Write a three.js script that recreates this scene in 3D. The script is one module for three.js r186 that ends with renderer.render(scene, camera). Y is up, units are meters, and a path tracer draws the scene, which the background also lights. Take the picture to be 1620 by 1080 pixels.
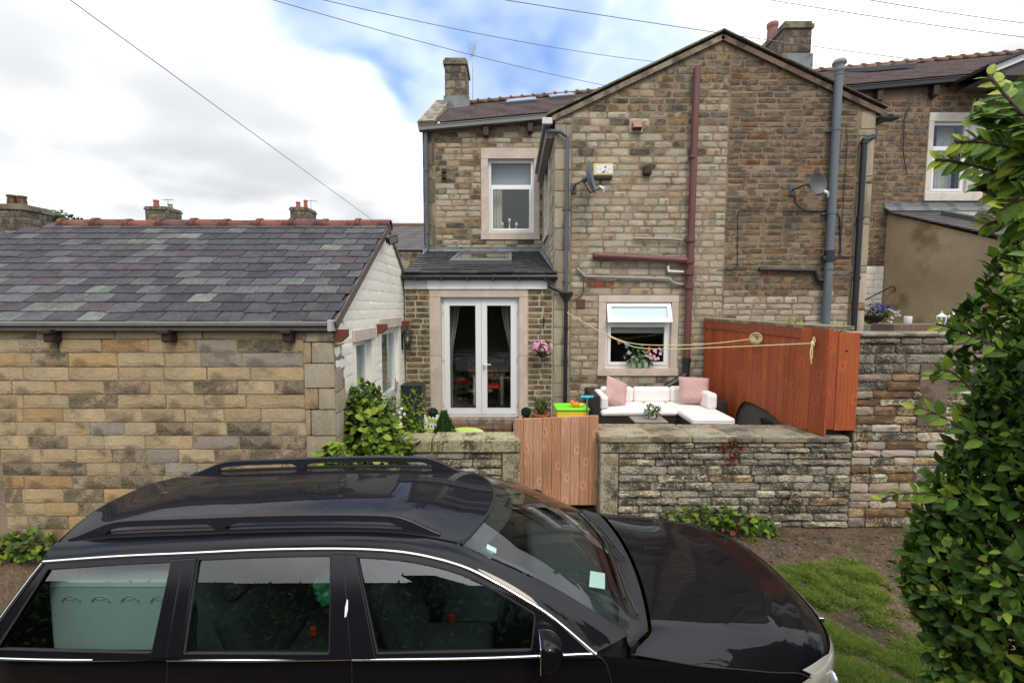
import * as THREE from 'three';
import { mergeGeometries, toCreasedNormals } from 'three/addons/utils/BufferGeometryUtils.js';
import { RoundedBoxGeometry } from 'three/addons/geometries/RoundedBoxGeometry.js';

// ---------- seeded random and periodic noise ----------
function rng(seed) { let a = seed >>> 0; return () => { a = (a + 0x6d2b79f5) | 0; let t = Math.imul(a ^ (a >>> 15), 1 | a); t = (t + Math.imul(t ^ (t >>> 7), 61 | t)) ^ t; return ((t ^ (t >>> 14)) >>> 0) / 4294967296; }; }
const hash = (x, y, s) => { let h = Math.imul(x, 374761393) ^ Math.imul(y, 668265263) ^ Math.imul(s, 1274126177); h = Math.imul(h ^ (h >>> 13), 1274126177); return ((h ^ (h >>> 16)) >>> 0) / 4294967296; };
const mod = (a, n) => ((a % n) + n) % n;
function vnoise(x, y, per, s) {
  const ix = Math.floor(x), iy = Math.floor(y), fx = x - ix, fy = y - iy, u = fx * fx * (3 - 2 * fx), v = fy * fy * (3 - 2 * fy);
  const h = (a, b) => hash(mod(a, per), mod(b, per), s);
  return (h(ix, iy) * (1 - u) + h(ix + 1, iy) * u) * (1 - v) + (h(ix, iy + 1) * (1 - u) + h(ix + 1, iy + 1) * u) * v;
}
function fbm(u, v, per, oct, s) { let a = 0, k = 0.5, n = 0; for (let i = 0; i < oct; i++) { a += k * vnoise(u * per, v * per, per, s + i * 17); n += k; per *= 2; k *= 0.5; } return a / n; }
const hash3 = (x, y, z, s) => hash(x + z * 57, y + z * 113, s);
function noise3(x, y, z, s) {
  const ix = Math.floor(x), iy = Math.floor(y), iz = Math.floor(z), f = (t) => t * t * (3 - 2 * t), u = f(x - ix), v = f(y - iy), w = f(z - iz), L = (a, b, t) => a + (b - a) * t;
  const p = (k) => L(L(hash3(ix, iy, iz + k, s), hash3(ix + 1, iy, iz + k, s), u), L(hash3(ix, iy + 1, iz + k, s), hash3(ix + 1, iy + 1, iz + k, s), u), v);
  return L(p(0), p(1), w);
}
function fbm3(x, y, z, oct, s) { let a = 0, k = 0.5, n = 0; for (let i = 0; i < oct; i++) { a += k * noise3(x, y, z, s + i * 31); n += k; x *= 2.03; y *= 2.03; z *= 2.03; k *= 0.5; } return a / n; }
const clamp = THREE.MathUtils.clamp, lerp = THREE.MathUtils.lerp, sstep = (a, b, x) => { const t = clamp((x - a) / (b - a), 0, 1); return t * t * (3 - 2 * t); };
const V = (x, y, z) => new THREE.Vector3(x, y, z);

// ---------- camera ----------
const FPX = 720, EYE = 2.78, TILT = Math.atan(55 / 720);
const scene = new THREE.Scene();
const camera = new THREE.PerspectiveCamera(2 * Math.atan(540 / FPX) * 180 / Math.PI, 1.5, 0.05, 600);
camera.position.set(0, EYE, 0);
camera.rotation.x = -TILT;
// a measured point of the survey photograph, at a distance D in front of the camera, as a point of the place
function at(px, py, D) {
  const a = (px - 810) / FPX, b = -(py - 540) / FPX, t = D / (Math.cos(TILT) + b * Math.sin(TILT));
  return V(a * t, EYE + (b * Math.cos(TILT) - Math.sin(TILT)) * t, -D);
}
const X = (px, D, py = 485) => at(px, py, D).x, Y = (py, D) => at(810, py, D).y;

// ---------- sky: broken overcast with a few blue gaps ----------
const SUN = V(0.22, 0.8, 0.48).normalize();
{
  const W = 1536, Hh = 768, d = new Float32Array(W * Hh * 4), gap = at(715, 62, 10).sub(camera.position).normalize(), gap2 = at(900, 15, 10).sub(camera.position).normalize();
  for (let j = 0; j < Hh; j++) for (let i = 0; i < W; i++) {
    const el = ((j + 0.5) / Hh - 0.5) * Math.PI, az = ((i + 0.5) / W - 0.5) * 2 * Math.PI, y = Math.sin(el), x = Math.cos(az) * Math.cos(el), z = Math.sin(az) * Math.cos(el);
    const yy = Math.max(y, 0), k = 1 / (yy + 0.22), cx = x * k, cz = z * k;
    const big = fbm3(cx * 0.9 + 30.3, 3.1, cz * 0.9 + 42.2, 3, 5), fine = fbm3(cx * 2.2 + 9, 7.7 + y, cz * 2.2, 5, 11), wisp = fbm3(cx * 5 + 2, y * 3, cz * 5, 4, 71);
    let hole = sstep(0.395, 0.31, big * 0.75 + fine * 0.25);
    const ga = 1.35 * (x - gap.x), gb = 2.1 * (y - gap.y), g1 = Math.hypot(ga, gb, z - gap.z), g2 = Math.acos(clamp(x * gap2.x + y * gap2.y + z * gap2.z, -1, 1)), ragged = (fine - 0.5) * 0.55 + (wisp - 0.5) * 0.30;
    hole = Math.max(hole, sstep(0.48, 0.20, g1 + ragged), 0.7 * sstep(0.40, 0.14, g2 + ragged));
    hole *= sstep(0.02, 0.22, y);
    hole *= 0.62 + 0.38 * sstep(0.30, 0.62, wisp * 0.6 + fine * 0.4);
    const thick = fbm3(cx * 1.1 + 20, 1.5, cz * 1.1 + 6.4, 5, 23), up = 0.50 + 1.20 * yy;
    const shade = lerp(0.72, 1.24, sstep(0.36, 0.58, thick * 0.6 + fine * 0.4)) * (0.94 + 0.12 * wisp);
    const edge = 1 + 0.2 * hole * (1 - hole) * 4, L = 1.38 * up * shade * edge;
    const cloud = [L * 0.965, L * 0.985, L * 1.02], blue = [0.13 + 0.1 * (1 - yy), 0.36 + 0.1 * (1 - yy), 0.90], o = (j * W + i) * 4;
    for (let c = 0; c < 3; c++) { let r = lerp(cloud[c], blue[c], hole); if (y < 0) r = lerp(r, [0.16, 0.15, 0.12][c], sstep(0, -0.06, y)); d[o + c] = r; }
    d[o + 3] = 1;
  }
  const t = new THREE.DataTexture(d, W, Hh, THREE.RGBAFormat, THREE.FloatType);
  t.mapping = THREE.EquirectangularReflectionMapping; t.magFilter = THREE.LinearFilter; t.wrapS = THREE.RepeatWrapping; t.needsUpdate = true;
  scene.background = t; scene.environment = t;
}
const sun = new THREE.DirectionalLight(0xfff0da, 1.5);
sun.position.copy(SUN).multiplyScalar(40); sun.castShadow = true; sun.shadow.radius = 26; sun.shadow.mapSize.set(2048, 2048);
Object.assign(sun.shadow.camera, { left: -16, right: 16, top: 16, bottom: -16, near: 1, far: 90 });
sun.target.position.set(0, 0, -6); scene.add(sun, sun.target);
const renderer = new THREE.WebGLRenderer({ antialias: true });
renderer.toneMapping = THREE.LinearToneMapping; renderer.toneMappingExposure = 1.0; renderer.shadowMap.enabled = true;

// ---------- textures ----------
function tex(n, fn, srgb = true, m = n) {
  const d = new Uint8Array(n * m * 4);
  for (let j = 0; j < m; j++) for (let i = 0; i < n; i++) { const c = fn((i + 0.5) / n, (j + 0.5) / m), o = (j * n + i) * 4; const a = Array.isArray(c) ? c : [c, c, c]; d[o] = clamp(a[0], 0, 1) * 255; d[o + 1] = clamp(a[1], 0, 1) * 255; d[o + 2] = clamp(a[2], 0, 1) * 255; d[o + 3] = 255; }
  const t = new THREE.DataTexture(d, n, m); t.wrapS = t.wrapT = THREE.RepeatWrapping; t.magFilter = THREE.LinearFilter; t.minFilter = THREE.LinearFilter; if (srgb) t.colorSpace = THREE.SRGBColorSpace; t.needsUpdate = true; return t;
}
const rep = (t, x, y = x) => { const c = t.clone(); c.repeat.set(x, y); c.needsUpdate = true; return c; };
const T = {};
T.stone = tex(512, (u, v) => { const b = fbm(u, v, 3, 4, 1), s = fbm(u, v * 0.5 + u * 0.1, 8, 3, 9), f = fbm(u, v, 120, 3, 3), st = sstep(0.52, 0.70, fbm(u, v, 6, 5, 77)), pk = sstep(0.66, 0.72, fbm(u, v, 48, 2, 79)); const g = 0.62 + 0.42 * b + 0.26 * (f - 0.5) - 0.22 * st - 0.12 * pk; return [g * (1 + 0.10 * (s - 0.4)), g * (1 + 0.01 * (s - 0.5)), g * (1 - 0.13 * (s - 0.4))]; });
T.stoneSoft = tex(512, (u, v) => { const b = fbm(u, v, 3, 4, 171), s = fbm(u, v, 7, 3, 173), f = fbm(u, v, 120, 3, 175), st = sstep(0.56, 0.78, fbm(u, v, 5, 5, 177)); const g = 0.76 + 0.26 * b + 0.2 * (f - 0.5) - 0.20 * st; return [g * (1 + 0.06 * (s - 0.4)), g, g * (1 - 0.10 * (s - 0.4))]; });
T.stoneH = tex(512, (u, v) => 0.55 * fbm(u, v, 7, 4, 5) + 0.45 * fbm(u, v, 70, 2, 8), false);
T.lichen = tex(1024, (u, v) => {
  const b = fbm(u, v, 4, 4, 31), f = fbm(u, v, 110, 2, 33), m = fbm(u, v, 7, 4, 37), sp = sstep(0.50, 0.60, fbm(u, v, 62, 3, 41) * 0.62 + m * 0.42), big = sstep(0.535, 0.61, fbm(u, v, 22, 4, 43) * 0.6 + m * 0.4) * 0.75, yel = sstep(0.58, 0.7, fbm(u, v, 9, 3, 47)), dk = sstep(0.52, 0.68, fbm(u, v, 5, 4, 53));
  let g = 0.40 + 0.34 * b + 0.2 * (f - 0.5); let c = [g * 1.05, g * 0.98, g * 0.87]; c = c.map((q, i) => lerp(q, [0.56, 0.45, 0.3][i], yel * 0.3)); c = c.map((q, i) => lerp(q, [0.20, 0.195, 0.17][i], dk * 0.55)); return c.map((q, i) => lerp(q, [0.86, 0.85, 0.79][i], Math.max(sp, big) * 0.8));
});
T.slate = tex(512, (u, v) => { const b = fbm(u, v, 3, 4, 61), f = fbm(u * 1.0, v, 40, 3, 63), p = sstep(0.57, 0.74, fbm(u, v, 6, 4, 67)); const g = 0.66 + 0.34 * b + 0.3 * (f - 0.5); return [lerp(g, 0.93, p * 0.45), lerp(g, 0.98, p * 0.45), lerp(g, 0.92, p * 0.45)]; });
T.slateH = tex(256, (u, v) => 0.6 * fbm(u, v, 4, 4, 65) + 0.4 * fbm(u, v, 30, 2, 66), false);
T.render = tex(512, (u, v) => { const b = fbm(u, v, 2, 5, 81), f = fbm(u, v, 80, 2, 83), dk = sstep(0.55, 0.78, fbm(u, v, 3, 4, 85)); const g = 0.72 + 0.3 * b + 0.08 * (f - 0.5) - 0.22 * dk; return [g, g * (0.98 - 0.02 * dk), g * (0.95 - 0.08 * dk)]; });
T.wood = tex(512, (u, v) => {
  const wob = fbm(u, v, 3, 3, 91) * 0.14, ring = 0.5 + 0.5 * Math.sin((u + wob) * 2 * Math.PI * 22), f = fbm(u, v * 0.04, 160, 2, 93); let g = 0.84 + 0.07 * ring + 0.12 * (f - 0.5) + 0.16 * (fbm(u, v, 3, 3, 95) - 0.5), kn = 0, pale = 0;
  for (let k = 0; k < 16; k++) { const kx = hash(k, 1, 3), ky = hash(k, 2, 3), dx = mod(u - kx + 0.5, 1) - 0.5, dy = mod(v - ky + 0.5, 1) - 0.5, a = hash(k, 5, 3) * 2 - 1, r = Math.hypot(dx + dy * a * 0.4, dy * 0.7); kn = Math.max(kn, sstep(0.016, 0.006, r)); pale = Math.max(pale, sstep(0.03, 0.012, Math.abs(r - 0.028)) * 0.5 * sstep(0.05, 0.02, Math.abs(dy))); }
  g += 0.20 * pale; return [g * lerp(1, 0.84, kn), g * lerp(1, 0.74, kn), g * lerp(1, 0.68, kn)];
});
T.woodH = tex(256, (u, v) => fbm(u, v * 0.05, 90, 2, 97), false);
T.soil = tex(1024, (u, v) => { const b = fbm(u, v, 5, 5, 101), f = fbm(u, v, 120, 3, 103), p = sstep(0.62, 0.7, fbm(u, v, 70, 2, 107)), w = sstep(0.5, 0.7, fbm(u, v, 7, 3, 109)); const g = 0.34 + 0.24 * b + 0.3 * (f - 0.5); let c = [g * 1.05, g * 0.92, g * 0.78]; c = c.map((q, i) => lerp(q, [0.62, 0.6, 0.56][i], p * 0.5)); return c.map((q, i) => lerp(q, [0.25, 0.27, 0.13][i], w * 0.35)); });
T.soilH = tex(512, (u, v) => 0.5 * fbm(u, v, 10, 4, 111) + 0.5 * fbm(u, v, 90, 2, 113), false);
T.leaf = tex(128, (u, v) => { const mid = Math.exp(-Math.pow((u - 0.5) / 0.02, 2)), side = Math.pow(0.5 + 0.5 * Math.sin((v * 9 - Math.abs(u - 0.5) * 7) * 2 * Math.PI), 12) * sstep(0.02, 0.06, Math.abs(u - 0.5)), n = fbm(u, v, 6, 3, 121); const g = 0.8 + 0.2 * n; return [g + 0.25 * mid + 0.10 * side, g + 0.14 * mid + 0.06 * side, g + 0.05 * mid]; });
T.mortarH = tex(256, (u, v) => fbm(u, v, 40, 3, 131), false);
T.weave = tex(128, (u, v) => { const a = Math.sin(u * 2 * Math.PI * 8), b = Math.sin(v * 2 * Math.PI * 8); return 0.5 + 0.5 * ((Math.floor(u * 16) + Math.floor(v * 16)) % 2 ? Math.abs(a) : Math.abs(b)); }, false);
T.dirt = tex(512, (u, v) => 0.1 + 0.35 * sstep(0.72, 0.78, fbm(u, v, 90, 2, 141)) + 0.12 * fbm(u, v, 5, 4, 143), false);
T.specks = tex(1024, (u, v) => { const n = fbm(u, v, 210, 2, 161), c = fbm(u, v, 5, 3, 163), q = sstep(0.905, 0.95, n + 0.10 * c) * 0.3, d = 0.02 * c; return [0.062 + d + q, 0.062 + d + q, 0.082 + d + q]; });
T.grime = tex(256, (u, v) => { const g = 0.84 + 0.16 * fbm(u, v, 5, 4, 151); return [g, g, g * 0.99]; });

// ---------- materials ----------
const lin = (r, g, b) => new THREE.Color().setRGB(r, g, b);
const std = (c, o = {}) => new THREE.MeshStandardMaterial({ color: Array.isArray(c) ? lin(...c) : c, roughness: 0.8, ...o });
const phy = (c, o = {}) => new THREE.MeshPhysicalMaterial({ color: Array.isArray(c) ? lin(...c) : c, roughness: 0.5, ...o });
const M = {
  mortar: std([0.335, 0.27, 0.195], { bumpMap: rep(T.mortarH, 2), bumpScale: 0.006, map: rep(T.render, 0.8), roughness: 0.95 }),
  mortarDark: std([0.115, 0.10, 0.082], { bumpMap: rep(T.mortarH, 2), bumpScale: 0.008, roughness: 0.95 }),
  mortarPale: std([0.44, 0.39, 0.31], { bumpMap: rep(T.mortarH, 2), bumpScale: 0.006, roughness: 0.95 }),
  surround: std([0.66, 0.56, 0.475], { map: rep(T.grime, 1.3), bumpMap: rep(T.mortarH, 3), bumpScale: 0.0015, roughness: 0.85 }),
  surroundWhite: std([0.72, 0.68, 0.60], { map: rep(T.grime, 1.3), roughness: 0.85 }),
  upvc: phy([0.80, 0.81, 0.82], { roughness: 0.3, clearcoat: 0.3, clearcoatRoughness: 0.2 }),
  glass: phy([0.93, 0.97, 0.96], { transmission: 1, thickness: 0, roughness: 0.02, ior: 1.5 }),
  frosted: phy([0.72, 0.88, 0.9], { transmission: 0.35, thickness: 0, roughness: 0.35, ior: 1.5 }),
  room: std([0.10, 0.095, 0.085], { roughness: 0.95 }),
  curtain: std([0.62, 0.57, 0.5], { roughness: 1 }),
  lead: std([0.22, 0.25, 0.28], { map: rep(T.render, 1.5), roughness: 0.6, metalness: 0.3 }),
  greyPipe: phy([0.105, 0.125, 0.15], { roughness: 0.42, map: rep(T.grime, 2) }),
  bluePipe: phy([0.145, 0.175, 0.205], { roughness: 0.45, map: rep(T.grime, 2) }),
  blackPipe: phy([0.018, 0.019, 0.021], { roughness: 0.4 }),
  brownPipe: phy([0.165, 0.06, 0.05], { roughness: 0.5, map: rep(T.grime, 2) }),
  wastePipe: phy([0.34, 0.335, 0.31], { roughness: 0.5, map: rep(T.grime, 3) }),
  whitePlastic: phy([0.72, 0.72, 0.70], { roughness: 0.4 }),
  blackPlastic: phy([0.014, 0.014, 0.016], { roughness: 0.5 }),
  metal: phy([0.5, 0.51, 0.52], { roughness: 0.35, metalness: 0.9 }),
  roofSlate: std([0.30, 0.235, 0.235], { map: rep(T.slate, 1.2), bumpMap: rep(T.slateH, 4), bumpScale: 0.006, roughness: 0.75 }),
  roofDark: std([0.05, 0.052, 0.056], { map: rep(T.slate, 1.2), roughness: 0.6 }),
  ridge: std([0.23, 0.125, 0.065], { map: rep(T.stone, 1.5), roughness: 0.85 }),
  terracotta: std([0.33, 0.085, 0.042], { map: rep(T.stone, 2), bumpMap: rep(T.mortarH, 2), bumpScale: 0.003, roughness: 0.75 }),
  pot: std([0.42, 0.13, 0.065], { map: rep(T.grime, 3), roughness: 0.8 }),
  timberRed: std([0.14, 0.032, 0.018], { map: rep(T.wood, 1.5), roughness: 0.65 }),
  timberDark: std([0.035, 0.014, 0.011], { roughness: 0.6 }),
};
const stoneMat = (c, o = {}) => std(c, { map: rep(T.stone, 1), bumpMap: rep(T.stoneH, 1), bumpScale: 0.010, roughness: 0.92, ...o });
const lichenMat = (c, o = {}) => std(c, { map: rep(T.lichen, 1), bumpMap: rep(T.stoneH, 1), bumpScale: 0.014, roughness: 0.95, ...o });
// share the textures of a palette
function palette(list, make) { return list.map((c) => ({ c, m: make(c) })); }
const stT = rep(T.stone, 1), stH = rep(T.stoneH, 1), liT = rep(T.lichen, 1);
const softT = rep(T.stoneSoft, 1), stT2 = rep(T.stone, 1.3), sm = (c) => std(c, { map: stT, bumpMap: stH, bumpScale: 0.010, roughness: 0.92 });
const lm = (c) => std(c, { map: liT, bumpMap: stH, bumpScale: 0.014, roughness: 0.95 });
const PAL = {
  pale: palette([[0.519, 0.455, 0.342], [0.484, 0.429, 0.329], [0.554, 0.490, 0.375], [0.472, 0.394, 0.274], [0.448, 0.391, 0.293], [0.448, 0.344, 0.219], [0.401, 0.327, 0.227]], (c) => std(c, { map: softT, bumpMap: stH, bumpScale: 0.010, roughness: 0.92 })),
  brown: palette([[0.286, 0.218, 0.143], [0.263, 0.204, 0.138], [0.237, 0.185, 0.127], [0.308, 0.230, 0.141], [0.196, 0.155, 0.110], [0.325, 0.196, 0.096], [0.330, 0.262, 0.177], [0.291, 0.149, 0.078]], sm),
  sooty: palette([[0.286, 0.239, 0.168], [0.237, 0.200, 0.149], [0.330, 0.271, 0.184], [0.187, 0.163, 0.123], [0.374, 0.271, 0.143], [0.407, 0.347, 0.245]], sm),
  buff: palette([[0.52, 0.399, 0.228], [0.49, 0.369, 0.205], [0.54, 0.424, 0.256], [0.44, 0.355, 0.228], [0.385, 0.315, 0.219], [0.37, 0.320, 0.256], [0.54, 0.379, 0.177], [0.46, 0.295, 0.135]], (c) => std(c, { map: c[0] < 0.45 && c[0] > 0.375 ? stT : softT, bumpMap: stH, bumpScale: 0.008, roughness: 0.92 })),
  moss: palette([[0.31, 0.245, 0.125], [0.27, 0.22, 0.12], [0.35, 0.275, 0.145], [0.24, 0.19, 0.11], [0.37, 0.26, 0.12]], sm),
  lichen: palette([[0.68, 0.65, 0.58], [0.56, 0.545, 0.51], [0.76, 0.72, 0.63], [0.62, 0.605, 0.57], [0.76, 0.61, 0.43], [0.44, 0.42, 0.39], [0.92, 0.87, 0.78]], lm),
  washed: palette([[0.585, 0.491, 0.386], [0.522, 0.438, 0.345], [0.449, 0.365, 0.277], [0.438, 0.261, 0.136], [0.626, 0.553, 0.459], [0.313, 0.256, 0.198]], (c) => std(c, { map: softT, bumpMap: stH, bumpScale: 0.010, roughness: 0.95 })),
  white: palette([[0.86, 0.83, 0.73], [0.85, 0.825, 0.725], [0.86, 0.825, 0.735]], (c) => std(c, { bumpMap: stH, bumpScale: 0.004, roughness: 0.8 })),
  quoin: palette([[0.47, 0.40, 0.285], [0.42, 0.36, 0.26], [0.51, 0.44, 0.33], [0.37, 0.32, 0.24]], (c) => std(c, { map: softT, bumpMap: stH, bumpScale: 0.008, roughness: 0.92 })),
  slate: palette([[0.078, 0.075, 0.082], [0.094, 0.080, 0.091], [0.066, 0.066, 0.073], [0.112, 0.108, 0.116], [0.098, 0.076, 0.084], [0.145, 0.152, 0.138], [0.19, 0.20, 0.175], [0.088, 0.086, 0.09], [0.138, 0.137, 0.138]], (c) => phy(c, { map: rep(T.slate, 1), bumpMap: rep(T.slateH, 1), bumpScale: 0.007, roughness: 0.8, specularIntensity: 0.5 })),
  slateDark: palette([[0.055, 0.055, 0.058], [0.07, 0.066, 0.062], [0.045, 0.046, 0.05], [0.085, 0.08, 0.07]], (c) => std(c, { map: rep(T.slate, 1), bumpMap: rep(T.slateH, 1), bumpScale: 0.006, roughness: 0.5 })),
};

// ---------- geometry helpers ----------
function norm(g) { if (g.index) g = g.toNonIndexed(); if (!g.attributes.normal) g.computeVertexNormals(); for (const k of Object.keys(g.attributes)) if (!['position', 'normal', 'uv', 'color'].includes(k)) g.deleteAttribute(k); if (!g.attributes.uv) g.setAttribute('uv', new THREE.BufferAttribute(new Float32Array(g.attributes.position.count * 2), 2)); return g; }
function boxUV(g, s = 1) { g = norm(g); const p = g.attributes.position, n = g.attributes.normal, uv = g.attributes.uv; for (let i = 0; i < p.count; i++) { const ax = Math.abs(n.getX(i)), ay = Math.abs(n.getY(i)), az = Math.abs(n.getZ(i)); if (az >= ax && az >= ay) uv.setXY(i, p.getX(i) * s, p.getY(i) * s); else if (ax >= ay) uv.setXY(i, p.getZ(i) * s, p.getY(i) * s); else uv.setXY(i, p.getX(i) * s, p.getZ(i) * s); } return g; }
function merge(list) { return list.length === 1 ? list[0] : mergeGeometries(list.map(norm), false); }
function bx(x0, x1, y0, y1, z0, z1) { return boxUV(new THREE.BoxGeometry(Math.abs(x1 - x0), Math.abs(y1 - y0), Math.abs(z1 - z0)).translate((x0 + x1) / 2, (y0 + y1) / 2, (z0 + z1) / 2)); }
function rb(x0, x1, y0, y1, z0, z1, r = 0.01, seg = 2) { const w = Math.abs(x1 - x0), h = Math.abs(y1 - y0), d = Math.abs(z1 - z0); return boxUV(new RoundedBoxGeometry(w, h, d, seg, Math.min(r, w / 2.01, h / 2.01, d / 2.01)).translate((x0 + x1) / 2, (y0 + y1) / 2, (z0 + z1) / 2)); }
function tube(pts, r, seg = 0, rad = 8, tension = 0.5, closed = false) { const c = pts.length === 2 ? new THREE.LineCurve3(pts[0], pts[1]) : new THREE.CatmullRomCurve3(pts, closed, 'catmullrom', tension); return norm(new THREE.TubeGeometry(c, seg || Math.max(1, (pts.length - 1) * 6), r, rad, closed)); }
function bar(a, b, r, rad = 10, r2 = r) { const d = b.clone().sub(a), g = new THREE.CylinderGeometry(r2, r, d.length(), rad); g.applyQuaternion(new THREE.Quaternion().setFromUnitVectors(V(0, 1, 0), d.clone().normalize())); g.translate((a.x + b.x) / 2, (a.y + b.y) / 2, (a.z + b.z) / 2); return norm(g); }
function pipe(pts, r, rad = 12) { const out = []; for (let i = 0; i + 1 < pts.length; i++) { out.push(bar(pts[i], pts[i + 1], r, rad)); if (i) out.push(norm(new THREE.SphereGeometry(r * 1.04, rad, 8).translate(pts[i].x, pts[i].y, pts[i].z))); } return merge(out); }
function lathe(pts, x, y, z, seg = 20) { return norm(new THREE.LatheGeometry(pts.map((p) => new THREE.Vector2(p[0], p[1])), seg).translate(x, y, z)); }
function slab(poly, n0, n1, basis) { // polygon in (u, v), extruded along n, placed by a matrix
  const s = new THREE.Shape(poly.map((p) => new THREE.Vector2(p[0], p[1]))); if (poly.holes) for (const h of poly.holes) s.holes.push(new THREE.Path([[h[0], h[2]], [h[0], h[3]], [h[1], h[3]], [h[1], h[2]]].map((p) => new THREE.Vector2(p[0], p[1]))));
  let g = boxUV(new THREE.ExtrudeGeometry(s, { depth: n1 - n0, bevelEnabled: false }).translate(0, 0, n0)); if (basis) g.applyMatrix4(basis); return g;
}
function quadPrism(a, b, c, d, t) { // four corners, thickened by t along the downward normal
  const n = b.clone().sub(a).cross(d.clone().sub(a)).normalize().multiplyScalar(-t), P = [a, b, c, d, ...[a, b, c, d].map((p) => p.clone().add(n))], f = [[0, 1, 2], [0, 2, 3], [4, 6, 5], [4, 7, 6], [0, 4, 5], [0, 5, 1], [1, 5, 6], [1, 6, 2], [2, 6, 7], [2, 7, 3], [3, 7, 4], [3, 4, 0]];
  const g = new THREE.BufferGeometry(), pos = []; for (const t3 of f) for (const k of t3) pos.push(P[k].x, P[k].y, P[k].z); g.setAttribute('position', new THREE.Float32BufferAttribute(pos, 3)); g.computeVertexNormals(); return boxUV(g);
}
function grid(nu, nv, fn, flip = false) { // parametric sheet with smooth normals
  const pos = [], uv = [], idx = []; for (let j = 0; j <= nv; j++) for (let i = 0; i <= nu; i++) { const p = fn(i / nu, j / nv); pos.push(p[0], p[1], p[2]); uv.push(i / nu, j / nv); }
  for (let j = 0; j < nv; j++) for (let i = 0; i < nu; i++) { const a = j * (nu + 1) + i, b = a + 1, c = a + nu + 1, d = c + 1; if (flip) idx.push(a, c, b, b, c, d); else idx.push(a, b, c, b, d, c); }
  const g = new THREE.BufferGeometry(); g.setAttribute('position', new THREE.Float32BufferAttribute(pos, 3)); g.setAttribute('uv', new THREE.Float32BufferAttribute(uv, 2)); g.setIndex(idx); g.computeVertexNormals(); return norm(g);
}

// ---------- objects ----------
const taken = new Map();
function numbered(name) { const n = taken.get(name) || 0; taken.set(name, n + 1); return n ? `${name}_${String(n).padStart(3, '0')}` : name; }
function tag(o, label, category, group, kind) { if (label) o.userData.label = label; if (category) o.userData.category = category; if (group) o.userData.group = group; if (kind) o.userData.kind = kind; return o; }
function thing(name, label, category, group) { const o = new THREE.Group(); o.name = numbered(name); scene.add(o); return tag(o, label, category, group); }
function obj(name, geo, mat, parent = scene, label) {
  const m = new THREE.Mesh(Array.isArray(geo) ? merge(geo) : geo, mat); m.name = parent === scene ? numbered(name) : name; m.castShadow = m.receiveShadow = true; parent.add(m); if (label) m.userData.label = label; return m;
}
function struct(name, geo, mat) { const m = obj(name, geo, mat); m.userData.kind = 'structure'; return m; }
function copyOf(o, label, dx, dy, dz, ry = 0) { const c = o.clone(); c.name = numbered(o.name.replace(/_\d{3}$/, '')); c.userData = { ...o.userData }; c.position.set(dx, dy, dz); c.rotation.y = ry; if (label) c.userData.label = label; scene.add(c); return c; }
function rebase(o) { // move a thing's origin to the middle of its base
  const b = new THREE.Box3().setFromObject(o), c = b.getCenter(V(0, 0, 0)); c.y = b.min.y;
  if (o.isMesh) { o.geometry.translate(-c.x, -c.y, -c.z); for (const k of o.children) k.position.sub(c); } else for (const k of o.children) k.position.sub(c);
  o.position.copy(c); o.userData.rebased = true; return o;
}

// ---------- stones, bricks and slates laid one by one ----------
function stoneGeo(seed, rough, jag, pitch = 0) { // unit block: x, y in +-0.5, front at z = 1
  const r = rng(seed), nx = 5, ny = 3, P = [], fr = [], q = (k) => (r() - 0.5) * k;
  for (let j = 0; j <= ny; j++) for (let i = 0; i <= nx; i++) {
    const ex = i === 0 || i === nx, ey = j === 0 || j === ny; let x = i / nx - 0.5, y = j / ny - 0.5; const corner = ex && ey;
    if (ex) x *= 1 - jag * 0.35 * r() - (corner ? jag * 0.35 : 0); if (ey) y *= 1 - jag * r() - (corner ? jag * 0.5 : 0);
    if (!ex) x += q(0.05); if (!ey) y += q(0.12);
    let z = ex || ey ? (pitch ? 0.84 : 0.76) + q(rough * 0.3) : 0.95 + q(rough); if (pitch && !ey && !ex) z += j === 1 ? pitch * (0.5 + r()) : -0.1 * pitch * r(); P.push([x, y, z]); fr.push(0);
  }
  const pos = [], uv = [], push = (p) => { pos.push(...p); uv.push(p[0] * 0.36 + seed * 0.37, p[1] * 0.14 + seed * 0.61 + p[2] * 0.01); }, id = (i, j) => P[j * (nx + 1) + i];
  for (let j = 0; j < ny; j++) for (let i = 0; i < nx; i++) { const a = id(i, j), b = id(i + 1, j), c = id(i + 1, j + 1), d = id(i, j + 1); for (const p of (i + j) % 2 ? [a, b, c, a, c, d] : [a, b, d, b, c, d]) push(p); }
  const ring = []; for (let i = 0; i < nx; i++) ring.push(id(i, 0)); for (let j = 0; j < ny; j++) ring.push(id(nx, j)); for (let i = nx; i > 0; i--) ring.push(id(i, ny)); for (let j = ny; j > 0; j--) ring.push(id(0, j));
  for (let k = 0; k < ring.length; k++) { const a = ring[k], b = ring[(k + 1) % ring.length], a0 = [Math.sign(a[0]) * Math.min(0.5, Math.abs(a[0]) * 1.03), a[1] * 1.03, 0], b0 = [b[0] * 1.03, b[1] * 1.03, 0]; for (const p of [a0, b0, b, a0, b, a]) push(p); }
  const g = new THREE.BufferGeometry(); g.setAttribute('position', new THREE.Float32BufferAttribute(pos, 3)); g.setAttribute('uv', new THREE.Float32BufferAttribute(uv, 2));
  return norm(toCreasedNormals(g, 0.9));
}
const GEO = { rubble: [], dressed: [], pitched: [], painted: [] };
for (let k = 0; k < 14; k++) { GEO.rubble.push(stoneGeo(k + 1, 0.38, 0.15)); GEO.pitched.push(stoneGeo(k + 41, 0.16, 0.04, 0.16)); GEO.painted.push(stoneGeo(k + 61, 0.2, 0.10)); }
for (let k = 0; k < 6; k++) GEO.dressed.push(stoneGeo(k + 21, 0.16, 0.03));
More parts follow.
